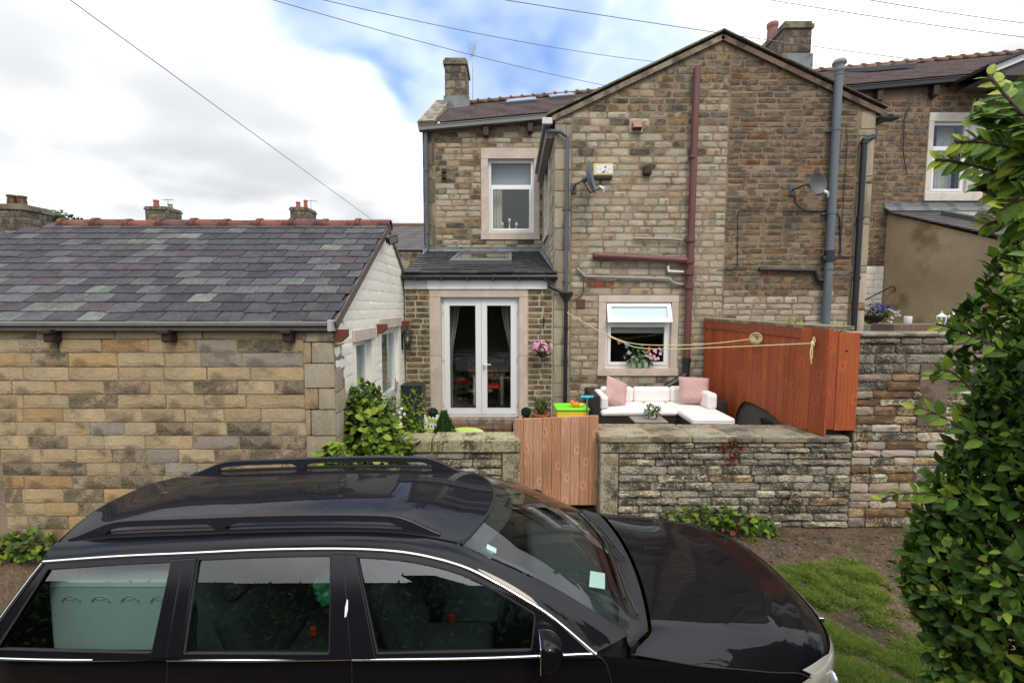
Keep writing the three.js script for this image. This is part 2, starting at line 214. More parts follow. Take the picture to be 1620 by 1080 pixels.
const faceZ = (z) => new THREE.Matrix4().makeTranslation(0, 0, z);                                             // wall facing the lane: u = x
const faceLeft = (x) => new THREE.Matrix4().makeBasis(V(0, 0, 1), V(0, 1, 0), V(-1, 0, 0)).setPosition(x, 0, 0); // u = z
const faceRight = (x) => new THREE.Matrix4().makeBasis(V(0, 0, -1), V(0, 1, 0), V(1, 0, 0)).setPosition(x, 0, 0); // u = -z
class Masonry {
  constructor(name = 'stone', limit = 300) { this.items = []; this.name = name; this.limit = limit; }
  add(parent, basis, u0, u1, v0, v1, depth, geo, pal, k, back = 0.01, twist = 0) {
    const m = basis.clone().multiply(new THREE.Matrix4().makeTranslation((u0 + u1) / 2, (v0 + v1) / 2, -back)).multiply(new THREE.Matrix4().makeRotationZ(twist)).multiply(new THREE.Matrix4().makeScale(u1 - u0, v1 - v0, depth + back));
    const c = V(0, 0, 0).setFromMatrixPosition(m); this.items.push({ parent, m, geo, pal, k, size: (u1 - u0) * (v1 - v0) / c.distanceToSquared(camera.position) * (c.z < -0.5 && Math.abs(c.x / c.z) < 1.14 ? 1 : 0.001) });
  }
  flush() {
    this.items.sort((a, b) => b.size - a.size); const rest = new Map();
    this.items.forEach((it, n) => {
      if (n < this.limit) { const o = obj(this.name, it.geo, it.pal[it.k].m, it.parent); o.applyMatrix4(it.m); return; }
      const g = it.geo.clone().applyMatrix4(it.m), c = it.pal[it.k].c, col = new Float32Array(g.attributes.position.count * 3); for (let i = 0; i < col.length; i += 3) { col[i] = c[0]; col[i + 1] = c[1]; col[i + 2] = c[2]; }
      g.setAttribute('color', new THREE.BufferAttribute(col, 3)); let byPal = rest.get(it.parent); if (!byPal) rest.set(it.parent, byPal = new Map()); if (!byPal.has(it.pal)) byPal.set(it.pal, []); byPal.get(it.pal).push(g);
    });
    for (const [parent, byPal] of rest) for (const [pal, list] of byPal) { if (!pal.mixed) { pal.mixed = pal[0].m.clone(); pal.mixed.color.setRGB(1, 1, 1); pal.mixed.vertexColors = true; } const o = obj(this.name === 'slate' ? 'slate_courses' : 'stonework', mergeGeometries(list), pal.mixed, parent); o.userData.kind = 'stuff'; }
  }
}
// fills a wall with coursed stones; left(v), right(v) bound it, holes are [u0, u1, v0, v1]
function coursed(mas, parent, basis, o) {
  const r = rng(o.seed), holes = o.holes || [], cuts = [o.v0, o.v1, ...holes.flatMap((h) => [h[2], h[3]])].filter((v) => v >= o.v0 && v <= o.v1).sort((a, b) => a - b), L = typeof o.left === 'function' ? o.left : () => o.left, R = typeof o.right === 'function' ? o.right : () => o.right, j = o.joint ?? 0.012;
  for (let c = 0; c + 1 < cuts.length; c++) {
    const span = cuts[c + 1] - cuts[c]; if (span < 0.03) continue; const n = Math.max(1, Math.round(span / o.h)), hs = Array.from({ length: n }, () => 1 + (r() - 0.5) * (o.hVar ?? 0.4)), tot = hs.reduce((a, b) => a + b); let v = cuts[c];
    for (const hk of hs) {
      const va = v, vb = (v += hk * span / tot); let spans = [[Math.max(L(va), L(vb)), Math.min(R(va), R(vb))]];
      for (const h of holes) if (va < h[3] - 0.004 && vb > h[2] + 0.004) spans = spans.flatMap(([a, b]) => [[a, Math.min(b, h[0])], [Math.max(a, h[1]), b]]);
      for (const [a, b] of spans) {
        if (b - a < 0.05) continue; let u = a; let first = true;
        while (u < b - 0.01) {
          let len = o.lMin + (o.lMax - o.lMin) * r(); if (first) { len *= 0.45 + 0.6 * r(); first = false; } if (b - u - len < o.lMin * 0.55) len = b - u;
          const jj = j * (0.6 + 0.8 * r()), uc = u + len / 2, vc = (va + vb) / 2, [pal, k] = o.pick(uc, vc, r), gs = o.geos; if (len > jj * 2) mas.add(parent, basis, u + jj / 2, u + len - jj / 2, va + jj / 2, vb - jj / 2, (o.depth ?? 0.018) * (0.55 + 0.9 * r()), gs[Math.floor(r() * gs.length)], PAL[pal], k, 0.01, (r() - 0.5) * (o.twist ?? 0.012)); u += len;
        }
      }
    }
  }
}
const pickFrom = (name, w) => (u, v, r) => { let t = r() * w.reduce((a, b) => a + b), k = 0; while (k < w.length - 1 && (t -= w[k]) > 0) k++; return [name, k]; };

// ---------- foliage ----------
function leafGeo(len, wid, fold = 0.25, curl = 0.15, tip = 1) { // base at the origin, grows along +y, face to +z
  const rows = 5, pos = [], uv = [], w = (t) => wid / 2 * Math.pow(Math.sin(Math.PI * Math.pow(t, 0.8 * tip)), 0.85), add = (s, t) => { const x = s * w(t); pos.push(x, t * len * (1 - curl * t * 0.3), -Math.abs(x) * -fold - curl * len * t * t); uv.push(0.5 + s * 0.45, t); };
  for (let k = 0; k < rows; k++) { const a = k / rows, b = (k + 1) / rows; for (const [s0, s1] of [[-1, 0], [0, 1]]) { if (k > 0) { add(s0, a); add(s1, a); add(s1, b); } if (k < rows - 1) { add(s0, a + (k ? 0 : 0)); add(s1, b); add(s0, b); } else { } } }
  const g = new THREE.BufferGeometry(); g.setAttribute('position', new THREE.Float32BufferAttribute(pos, 3)); g.setAttribute('uv', new THREE.Float32BufferAttribute(uv, 2)); g.computeVertexNormals(); return toCreasedNormals(g, 1.2);
}
const leafMat = (c, o = {}) => phy(c, { map: T.leaf, roughness: 0.5, side: THREE.DoubleSide, transmission: 0.22, thickness: 0, specularIntensity: 0.35, ...o });
// leaves: list of { p, n (facing), up (growth), s, c (colour triple) }
function leafMatrix(l) { const y = l.up.clone().normalize(), z = l.n.clone().addScaledVector(y, -l.n.dot(y)).normalize(); if (z.lengthSq() < 0.5) z.set(0, 0, 1); const x = y.clone().cross(z); return new THREE.Matrix4().makeBasis(x.multiplyScalar(l.s), y.multiplyScalar(l.s), z.multiplyScalar(l.s)).setPosition(l.p); }
function leaves(parent, list, geos, singles, tints, name = 'leaf', stuffName = 'foliage') {
  const toEye = (l) => l.s / Math.max(0.2, l.p.distanceTo(camera.position)) * (l.front ?? 1); const order = list.map((l, k) => k).sort((a, b) => toEye(list[b]) - toEye(list[a])), one = new Set(order.slice(0, singles)), mats = tints.map((c) => leafMat(c)), byGeo = geos.map(() => []);
  list.forEach((l, k) => { const g = k % geos.length; if (one.has(k)) { const o = obj(name, geos[g], mats[l.t], parent); o.applyMatrix4(leafMatrix(l)); } else byGeo[g].push(l); });
  const wm = leafMat([1, 1, 1]);
  byGeo.forEach((ls, g) => { if (!ls.length) return; const im = new THREE.InstancedMesh(geos[g], wm, ls.length); im.name = stuffName; im.userData.kind = 'stuff'; im.castShadow = im.receiveShadow = true; ls.forEach((l, k) => { im.setMatrixAt(k, leafMatrix(l)); const c = tints[l.t], j = l.j ?? 1; im.setColorAt(k, lin(c[0] * j, c[1] * j, c[2] * j)); }); parent.add(im); });
}
const rvec = (r) => { const z = r() * 2 - 1, a = r() * 6.2832, s = Math.sqrt(1 - z * z); return V(Math.cos(a) * s, z, Math.sin(a) * s); };
const slateGeos = []; // unit slate: x in +-0.5, y from 0 (tail) to 1, about 7 mm thick, with worn edges
for (let k = 0; k < 10; k++) {
  const r = rng(300 + k), n = 6, t = 0.010, low = [], up = [];
  for (let i = 0; i <= n; i++) { const chip = r() < 0.18 ? 0.06 * r() : 0.015 * r(); low.push([i / n - 0.5, chip + (i === 0 || i === n ? 0.03 * r() : 0)]); up.push([i / n - 0.5, 1]); }
  const pos = [], uv = [], P = (a, z) => { pos.push(a[0], a[1], z); uv.push(a[0] * 0.3 + k * 0.31 + 0.5, a[1] * 0.24 + k * 0.17); };
  for (let i = 0; i < n; i++) { const a = low[i], b = low[i + 1], c = up[i + 1], d = up[i]; P(a, t); P(b, t); P(c, t); P(a, t); P(c, t); P(d, t); P(a, -t * 0.4); P(b, -t * 0.4); P(b, t); P(a, -t * 0.4); P(b, t); P(a, t); }
  for (const [a, b] of [[low[n], up[n]], [up[0], low[0]]]) { P(a, -t * 0.4); P(b, -t * 0.4); P(b, t); P(a, -t * 0.4); P(b, t); P(a, t); }
  const g = new THREE.BufferGeometry(); g.setAttribute('position', new THREE.Float32BufferAttribute(pos, 3)); g.setAttribute('uv', new THREE.Float32BufferAttribute(uv, 2)); g.computeVertexNormals(); slateGeos.push(norm(g));
}
// ---------- ground ----------
{
  const n = 150, g = new THREE.PlaneGeometry(1, 1, n, n).rotateX(-Math.PI / 2), p = g.attributes.position, uv = g.attributes.uv;
  for (let i = 0; i < p.count; i++) { const s = (q) => Math.sign(q) * (8 * Math.abs(q) + 560 * Math.pow(Math.abs(q), 5)), x = s(p.getX(i) * 2) , z = s(p.getZ(i) * 2) - 4; const near = Math.abs(x) < 9 && z < 3 && z > -5.4; p.setXYZ(i, x, near ? (fbm3(x * 0.9, 0, z * 0.9, 3, 7) - 0.5) * 0.10 : -0.01, z); p.setY(i, p.getY(i) - 0.09); uv.setXY(i, x, z); }
  g.computeVertexNormals(); struct('ground', norm(g), std([0.50, 0.425, 0.325], { map: rep(T.soil, 0.55), bumpMap: rep(T.soilH, 0.9), bumpScale: 0.03, roughness: 0.95 }));
}

// ---------- the low store with the slate roof ----------
const GF = -5.05, GXR = -1.985, GAP = 7.33, GBACK = 9.55, G_EAVE = 2.62, G_RIDGE = 4.06;
const garage = thing('stone_outbuilding', 'low buff stone outbuilding with mottled slate roof, red ridge tiles and white painted gable', 'outbuilding');
{
  const mas = new Masonry('stone', 300);
  // front wall
  const XL = -9.8, wall = obj('wall', slab([[XL, -0.2], [GXR, -0.2], [GXR, G_EAVE], [XL, G_EAVE]], -0.3, 0, faceZ(GF)), M.mortar, garage);
  const stain = (u, v, r) => { const low = sstep(2.0, 0.7, v), t = r(); if (t < 0.07) return ['buff', 5]; if (t < 0.12) return ['buff', 6]; if (t < 0.14) return ['buff', 7]; if (t < 0.26 + 0.45 * low) return ['buff', 3 + Math.floor(r() * 2)]; return ['buff', Math.floor(r() * 3)]; };
  coursed(mas, wall, faceZ(GF), { seed: 11, v0: -0.08, v1: G_EAVE - 0.20, left: XL + 4.0, right: GXR - 0.34, h: 0.158, hVar: 0.08, lMin: 0.36, lMax: 0.56, joint: 0.012, depth: 0.010, geos: GEO.pitched, twist: 0.002, pick: stain });
  coursed(mas, wall, faceZ(GF), { seed: 12, v0: G_EAVE - 0.20, v1: G_EAVE - 0.10, left: XL + 4.0, right: GXR - 0.02, h: 0.09, lMin: 0.6, lMax: 1.1, joint: 0.012, depth: 0.012, geos: GEO.dressed, twist: 0, pick: pickFrom('buff', [2, 2, 1, 2, 1]) });
  // the corner stones of the front, longer and shorter in turn
  { const r = rng(77); let v = -0.08; let k = 0; while (v < G_EAVE - 0.18) { const h = Math.min(0.23 + 0.1 * r(), G_EAVE - 0.12 - v), w = [0.33, 0.24, 0.30, 0.21, 0.33, 0.27, 0.18][k % 7]; mas.add(wall, faceZ(GF), GXR - w, GXR - 0.002, v + 0.006, v + h - 0.006, 0.03, GEO.dressed[k % 6], PAL.quoin, Math.floor(r() * 3)); if (w < 0.33) mas.add(wall, faceZ(GF), GXR - 0.335, GXR - w - 0.012, v + 0.006, v + h - 0.006, 0.024, GEO.pitched[k % 14], PAL.buff, Math.floor(r() * 4)); v += h; k++; } }
  mas.flush();
  // gable wall, painted white
  const gp = [[-GF, -0.2], [GBACK, -0.2], [GBACK, G_EAVE], [GAP, G_RIDGE], [-GF, G_EAVE]], wh = [5.78, 6.42, 1.02, 2.33], dh = [6.92, 7.98, 0.45, 2.44]; gp.holes = [wh, dh];
  const B = faceRight(GXR), paint = std([0.87, 0.845, 0.745], { bumpMap: rep(T.mortarH, 2), bumpScale: 0.006, roughness: 0.85 });
  const gable = obj('gable_wall', slab(gp, -0.3, -0.004, B), paint, garage), mg = new Masonry('stone', 150);
  const topAt = (v) => v > G_EAVE ? (v - G_EAVE) / (G_RIDGE - G_EAVE) : 0;
  coursed(mg, gable, B, { seed: 14, v0: 0.3, v1: G_RIDGE - 0.05, left: (v) => -GF + topAt(v) * (GAP + GF) + (v < 1.75 ? 0.02 : 0.0) + 0.30 * (v < 1.9), right: (v) => GBACK - topAt(v) * (GBACK - GAP), h: 0.135, lMin: 0.25, lMax: 0.5, joint: 0.006, depth: 0.003, geos: GEO.painted, holes: [[wh[0] - 0.14, wh[1] + 0.14, wh[2] - 0.1, wh[3] + 0.17], [dh[0] - 0.02, dh[1] + 0.1, dh[2], dh[3] + 0.17]], pick: pickFrom('white', [2, 1, 1]) });
  for (let k = 0, v = 0.02; k < 8 && v < 1.9; k++) { const h = 0.24 + 0.02 * (k % 3); mg.add(gable, B, -GF + 0.001, -GF + (k % 2 ? 0.2 : 0.29), v + 0.006, v + h - 0.006, 0.02, GEO.dressed[k % 6], PAL.quoin, k % 3); v += h; }
  mg.flush();
  // lintels
  obj('lintel', rb(GXR - 0.1, GXR + 0.03, wh[3], wh[3] + 0.16, -wh[1] - 0.13, -wh[0] + 0.13, 0.012), M.surround, garage);
  obj('lintel', rb(GXR - 0.1, GXR + 0.03, dh[3], dh[3] + 0.16, -dh[1] - 0.1, -dh[0] + 0.13, 0.012), M.surround, garage);
  // window and door in the gable
  const w = obj('window', [bx(GXR - 0.16, GXR - 0.08, wh[2], wh[3], -wh[0] - 0.07, -wh[0]), bx(GXR - 0.16, GXR - 0.08, wh[2], wh[3], -wh[1], -wh[1] + 0.07), bx(GXR - 0.16, GXR - 0.08, wh[3] - 0.07, wh[3], -wh[1] + 0.07, -wh[0] - 0.07), bx(GXR - 0.16, GXR - 0.08, wh[2], wh[2] + 0.07, -wh[1] + 0.07, -wh[0] - 0.07)], M.upvc, garage);
  obj('pane', bx(GXR - 0.125, GXR - 0.121, wh[2] + 0.07, wh[3] - 0.07, -wh[1] + 0.07, -wh[0] - 0.07), M.glass, w);
  const d = obj('door', [bx(GXR - 0.15, GXR - 0.07, dh[2], dh[3], -dh[0] - 0.09, -dh[0]), bx(GXR - 0.15, GXR - 0.07, dh[2], dh[3], -dh[1], -dh[1] + 0.09), bx(GXR - 0.15, GXR - 0.07, dh[3] - 0.1, dh[3], -dh[1] + 0.09, -dh[0] - 0.09), bx(GXR - 0.15, GXR - 0.07, dh[2], dh[2] + 0.16, -dh[1] + 0.09, -dh[0] - 0.09), bx(GXR - 0.15, GXR - 0.07, 1.22, 1.36, -dh[1] + 0.09, -dh[0] - 0.09)], M.upvc, garage);
  obj('pane', bx(GXR - 0.115, GXR - 0.111, 1.36, dh[3] - 0.1, -dh[1] + 0.09, -dh[0] - 0.09), M.glass, d);
  obj('pane', bx(GXR - 0.115, GXR - 0.111, dh[2] + 0.16, 1.22, -dh[1] + 0.09, -dh[0] - 0.09), M.glass, d);
  const brass = phy([0.6, 0.42, 0.13], { metalness: 0.9, roughness: 0.3 });
  obj('handle', [rb(GXR - 0.065, GXR - 0.055, 1.28, 1.52, -dh[1] + 0.03, -dh[1] + 0.065, 0.004), bar(V(GXR - 0.05, 1.45, -dh[1] + 0.05), V(GXR - 0.01, 1.45, -dh[1] + 0.05), 0.011), bar(V(GXR - 0.012, 1.45, -dh[1] + 0.05), V(GXR - 0.012, 1.45, -dh[1] + 0.16), 0.010)], brass, d);
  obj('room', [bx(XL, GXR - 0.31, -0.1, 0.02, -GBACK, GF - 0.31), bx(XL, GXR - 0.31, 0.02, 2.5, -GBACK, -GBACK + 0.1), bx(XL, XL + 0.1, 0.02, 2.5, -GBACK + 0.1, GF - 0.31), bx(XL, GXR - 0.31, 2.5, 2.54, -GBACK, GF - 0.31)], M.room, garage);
  // timber ends under the eaves and on the gable
  for (const px of [84, 268, 457]) { const x = X(px, 5.0, 530); obj('corbel', [rb(x - 0.06, x + 0.06, Y(528, 4.95), Y(521, 4.95), GF - 0.05, GF + 0.16, 0.01), rb(x - 0.045, x + 0.055, Y(542, 4.9), Y(528, 4.95) + 0.004, GF + 0.003, GF + 0.13, 0.02)], M.timberDark, garage); }
  for (const z of [-5.14, -6.75, -8.2]) { const s = new THREE.Shape([[0, 0], [0.10, 0.0], [0.18, 0.07], [0.18, 0.145], [0, 0.145]].map((p) => new THREE.Vector2(...p))); obj('beam_end', boxUV(new THREE.ExtrudeGeometry(s, { depth: 0.09, bevelEnabled: false }).translate(GXR - 0.04, 2.38, z)), std([0.15, 0.042, 0.022], { roughness: 0.6 }), garage); }
  // gutter
  const gm = phy([0.185, 0.175, 0.155], { roughness: 0.55, map: rep(T.grime, 2) }); obj('gutter', [rb(XL, GXR - 0.02, 2.515, 2.562, GF + 0.004, GF + 0.09, 0.012), rb(XL, GXR - 0.02, 2.564, 2.62, GF + 0.004, GF + 0.125, 0.018)], gm, garage);
  obj('gutter_end', rb(GXR - 0.018, GXR + 0.03, 2.51, 2.635, GF + 0.0, GF + 0.13, 0.008), phy([0.42, 0.41, 0.38], { roughness: 0.5 }), garage);
  // roof: boards, then slates one by one
  const slope = Math.atan2(G_RIDGE - G_EAVE, GAP + GF), run = Math.hypot(G_RIDGE - G_EAVE, GAP + GF), over = 0.075;
  const RF = new THREE.Matrix4().makeBasis(V(1, 0, 0), V(0, Math.sin(slope), -Math.cos(slope)), V(0, Math.cos(slope), Math.sin(slope))).setPosition(0, G_EAVE + 0.03, GF);
  const leftEdge = (v) => -7.1 - (run - v) * 1.1, RXR = GXR + 0.05;
  const roof = obj('roof', [slab([[leftEdge(-over), -over], [RXR - 0.02, -over], [RXR - 0.02, run], [leftEdge(run), run]], -0.06, -0.008, RF)], M.roofDark, garage);
  obj('roof_back', quadPrism(V(leftEdge(run), G_RIDGE + 0.03, -GAP), V(RXR - 0.02, G_RIDGE + 0.03, -GAP), V(RXR - 0.02, G_EAVE, -GBACK - 0.12), V(-9, G_EAVE, -GBACK - 0.12), 0.06), M.roofSlate, garage);
  obj('verge', [slab([[RXR - 0.02, -over], [RXR + 0.004, -over], [RXR + 0.004, run], [RXR - 0.02, run]], -0.09, 0.004, RF)], std([0.12, 0.095, 0.08], { roughness: 0.9 }), garage);
  const rm = new Masonry('slate', 300), r = rng(5), rows = 14, ex = (run + over - 0.02) / rows;
  for (let j = 0; j < rows; j++) {
    const v0 = -over + j * ex; let u = RXR - 0.004 - (j % 2 ? 0.17 : 0.0) - r() * 0.06, first = true; if (j % 2) u = RXR - 0.004;
    while (u > leftEdge(v0) + 0.1) {
      const w = (first ? (j % 2 ? 0.17 : 0.3) : 0.27 + 0.085 * r()) , t = r(), clump = fbm3(u * 0.8, j * 0.35, 3, 3, 19); first = false; let k = t < 0.24 ? 0 : t < 0.40 ? 1 : t < 0.54 ? 2 : t < 0.66 ? 3 : t < 0.74 ? 4 : t < 0.9 ? 7 : 8; if (r() < 0.05) k = 5; if (clump > 0.53 && r() < 0.42) k = r() < 0.5 ? 5 : r() < 0.55 ? 6 : 8;
      // a slate tilts up to ride over the course below
      const tilt = 0.028, h = ex * 1.22, g = GEO.slate?.[Math.floor(r() * 10)]; const m = RF.clone().multiply(new THREE.Matrix4().makeTranslation(u - w / 2, v0 - 0.012 * r() - (r() < 0.05 ? 0.03 : 0), 0.014)).multiply(new THREE.Matrix4().makeRotationX(-0.055)).multiply(new THREE.Matrix4().makeRotationZ((r() - 0.5) * 0.03)).multiply(new THREE.Matrix4().makeScale(w - 0.011, h, 1.25)); const c = V(0, 0, 0).setFromMatrixPosition(m);
      rm.items.push({ parent: roof, m, geo: slateGeos[Math.floor(r() * slateGeos.length)], pal: PAL.slate, k, size: w * h / c.distanceToSquared(camera.position) * (Math.abs(c.x / c.z) < 1.14 ? 1 : 0.001) }); u -= w;
    }
  }
  rm.flush();
  // ridge tiles with raised collars
  const half = (x0, x1, rr, t) => { const s = new THREE.Shape(); s.absarc(0, 0, rr, -0.25, Math.PI + 0.25, false); s.absarc(0, 0, rr - t, Math.PI + 0.25, -0.25, true); return boxUV(new THREE.ExtrudeGeometry(s, { depth: x1 - x0, bevelEnabled: true, bevelSize: 0.004, bevelThickness: 0.004, bevelSegments: 1, curveSegments: 10 }).rotateY(Math.PI / 2).translate(x0, 0, 0)); };
  const nT = 10, x0 = leftEdge(run), step = (RXR + 0.02 - x0) / nT, tones = [[0.20, 0.065, 0.042], [0.24, 0.08, 0.05], [0.17, 0.065, 0.05], [0.28, 0.08, 0.045]].map((c) => std(c, { map: rep(T.stone, 2), bumpMap: rep(T.mortarH, 2), bumpScale: 0.004, roughness: 0.8 }));
  for (let k = 0; k < nT; k++) { const a = x0 + k * step, dy = Math.sin(k * 2.1) * 0.008; obj('ridge_tile', [half(a + 0.006, a + step - 0.006, 0.108, 0.018).translate(0, G_RIDGE - 0.02 + dy, -GAP), half(a - 0.025, a + 0.04, 0.128, 0.024).translate(0, G_RIDGE - 0.018 + dy, -GAP)], tones[(k * 7 + 1) % 4], garage); }
  obj('ridge_bedding', bx(x0 + 0.05, RXR - 0.03, G_RIDGE - 0.06, G_RIDGE + 0.0, -GAP - 0.09, -GAP + 0.100), M.mortarPale, garage);
}

// floodlight on the gable and coach lantern by its door
{
  const p = at(614, 379, 7.0), f = thing('floodlight', 'small black floodlight under the peak of the white gable', 'floodlight');
  obj('arm', [pipe([V(GXR + 0.005, p.y, -7.0), V(GXR + 0.10, p.y + 0.01, -7.0)], 0.012), rb(GXR + 0.0, GXR + 0.02, p.y - 0.05, p.y + 0.05, -7.05, -6.95, 0.006)], M.blackPlastic, f);
  const h = obj('lamp_head', [rb(-0.08, 0.08, -0.055, 0.055, -0.05, 0.035, 0.02), rb(-0.088, 0.088, -0.063, 0.063, 0.03, 0.042, 0.006)], M.blackPlastic, f); h.position.set(GXR + 0.16, p.y, -6.98); h.rotation.set(0.5, 0.9, 0);
  obj('lens', rb(-0.07, 0.07, -0.045, 0.045, 0.043, 0.046, 0.002), phy([0.2, 0.21, 0.22], { roughness: 0.08 }), h);
  const l = thing('coach_lantern', 'black coach lantern on the white wall beside its white door', 'lantern'), q = at(638, 535, 8.15), x = GXR + 0.11, z = -8.15;
  obj('bracket', [rb(GXR, GXR + 0.02, q.y - 0.2, q.y + 0.12, z - 0.04, z + 0.04, 0.006), tube([V(GXR + 0.01, q.y + 0.08, z), V(x - 0.03, q.y + 0.22, z), V(x, q.y + 0.20, z)], 0.009), tube([V(GXR + 0.01, q.y - 0.17, z), V(x, q.y - 0.2, z), V(x, q.y - 0.15, z)], 0.009)], M.blackPlastic, l);
  const cage = []; for (let k = 0; k < 6; k++) { const a = k * Math.PI / 3; cage.push(bar(V(x + 0.05 * Math.cos(a), q.y - 0.13, z + 0.05 * Math.sin(a)), V(x + 0.085 * Math.cos(a), q.y + 0.09, z + 0.085 * Math.sin(a)), 0.006, 6)); }
  obj('cage', [...cage, lathe([[0, -0.15], [0.05, -0.15], [0.055, -0.12], [0, -0.12]], x, q.y, z, 6), lathe([[0, 0.2], [0.015, 0.19], [0.03, 0.15], [0.1, 0.095], [0.095, 0.08], [0, 0.085]], x, q.y, z, 12)], M.blackPlastic, l);
  obj('glass', lathe([[0.046, -0.12], [0.078, 0.08]], x, q.y, z, 6), M.glass, l);
  obj('bulb', lathe([[0, -0.06], [0.02, -0.05], [0.022, 0.02], [0, 0.04]], x, q.y, z, 10), phy([0.8, 0.8, 0.78], { roughness: 0.4 }), l);
}
// ---------- the two stone houses: terrace walls behind, a shared gabled wing and a lean-to kitchen in front ----------
const HW = -8.3, HR = -11.5;                 // wing gable wall, rear terrace wall
const wx0 = X(876, 8.3), wxs = X(1143, 8.3), wx1 = X(1379, 8.3, 300);
const wApex = [X(1142, 8.3, 60), Y(61, 8.3)], wEL = Y(187, 8.3), wER = Y(176, 8.3);
const roofL = (v) => v <= wEL ? wx0 : wx0 + (v - wEL) / (wApex[1] - wEL) * (wApex[0] - wx0);
const roofR = (v) => v <= wER ? wx1 : wx1 - (v - wER) / (wApex[1] - wER) * (wx1 - wApex[0]);
const house = thing('stone_house', 'stone house on the left half of the gabled wing, with white french doors', 'house');
const house2 = thing('stone_house', 'darker stone house on the right half of the gabled wing, with tall flue pipe', 'house');
const masA = new Masonry('stone', 300), masB = new Masonry('stone', 300);

// a framed window: parts window > pane, sash; stone dressings are parts of the house
function windowIn(parent, o) {
  const { x0, x1, y0, y1, z, rec = 0.12, f = 0.06, ty, mat = M.upvc } = o, zf = z - rec, d = 0.06, list = [bx(x0, x0 + f, y0, y1, zf - d, zf), bx(x1 - f, x1, y0, y1, zf - d, zf), bx(x0 + f, x1 - f, y1 - f, y1, zf - d, zf), bx(x0 + f, x1 - f, y0, y0 + f, zf - d, zf)];
  if (ty) list.push(bx(x0 + f, x1 - f, ty - f * 0.5, ty + f * 0.5, zf - d, zf));
  const w = obj('window', list, mat, parent), zg = zf - 0.028;
  if (ty) {
    if (!o.openTop) obj('pane', bx(x0 + f, x1 - f, ty + f * 0.5, y1 - f, zg - 0.004, zg), M.glass, w);
    const s = 0.045; obj('sash', [bx(x0 + f - 0.01, x0 + f + s, y0 + f - 0.01, ty - f * 0.5 + 0.01, zf - 0.02, zf + 0.02), bx(x1 - f - s, x1 - f + 0.01, y0 + f - 0.01, ty - f * 0.5 + 0.01, zf - 0.02, zf + 0.02), bx(x0 + f + s, x1 - f - s, ty - f * 0.5 - s, ty - f * 0.5 + 0.01, zf - 0.02, zf + 0.02), bx(x0 + f + s, x1 - f - s, y0 + f - 0.01, y0 + f + s, zf - 0.02, zf + 0.02)], mat, w);
    obj('pane', bx(x0 + f + s, x1 - f - s, y0 + f + s, ty - f * 0.5 - s, zg - 0.004, zg), M.glass, w);
  } else obj('pane', bx(x0 + f, x1 - f, y0 + f, y1 - f, zg - 0.004, zg), M.glass, w);
  // the room behind: back, sides, floor and ceiling
  const dp = o.deep ?? 2.6, zr = z - 0.31, a = x0 - 0.9, b = x1 + 0.9, lo = y0 - 0.9, hi = y1 + 0.25;
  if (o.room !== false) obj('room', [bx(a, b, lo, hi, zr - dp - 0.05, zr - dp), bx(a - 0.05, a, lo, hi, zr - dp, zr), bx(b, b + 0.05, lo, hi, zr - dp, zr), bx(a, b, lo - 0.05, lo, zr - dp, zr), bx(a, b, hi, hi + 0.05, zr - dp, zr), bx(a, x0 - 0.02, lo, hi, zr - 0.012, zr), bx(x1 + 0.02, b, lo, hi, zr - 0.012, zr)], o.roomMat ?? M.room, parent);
  return w;
}
function dressings(parent, o, mat) { // stone surround: lintel, sill, two jambs
  const { X0, X1, Y0, Y1, x0, x1, y0, y1, z } = o, p = 0.02, b = z - 0.2;
  obj('lintel', rb(X0, X1, y1, Y1, b, z + p, 0.008), mat, parent); obj('window_sill', rb(X0 - 0.01, X1 + 0.01, Y0, y0, b, z + p + (o.sillOut ?? 0.02), 0.008), mat, parent);
  obj('jamb', rb(X0 + 0.003, x0, y0 + 0.002, y1 - 0.002, b, z + p - 0.004, 0.006), mat, parent); obj('jamb', rb(x1, X1 - 0.003, y0 + 0.002, y1 - 0.002, b, z + p - 0.004, 0.006), mat, parent);
}
function curtain(x0, x1, y0, y1, z, top = 1, seed = 1) { const r = rng(seed); return grid(28, 10, (u, v) => { const w = lerp(1, top, sstep(0, 0.55, 1 - v)); return [lerp(x0, x1, u * (x1 > x0 ? w : w)), lerp(y1, y0, v), z + 0.035 * Math.sin(u * 26 + Math.sin(v * 3) * 0.6)]; }); }

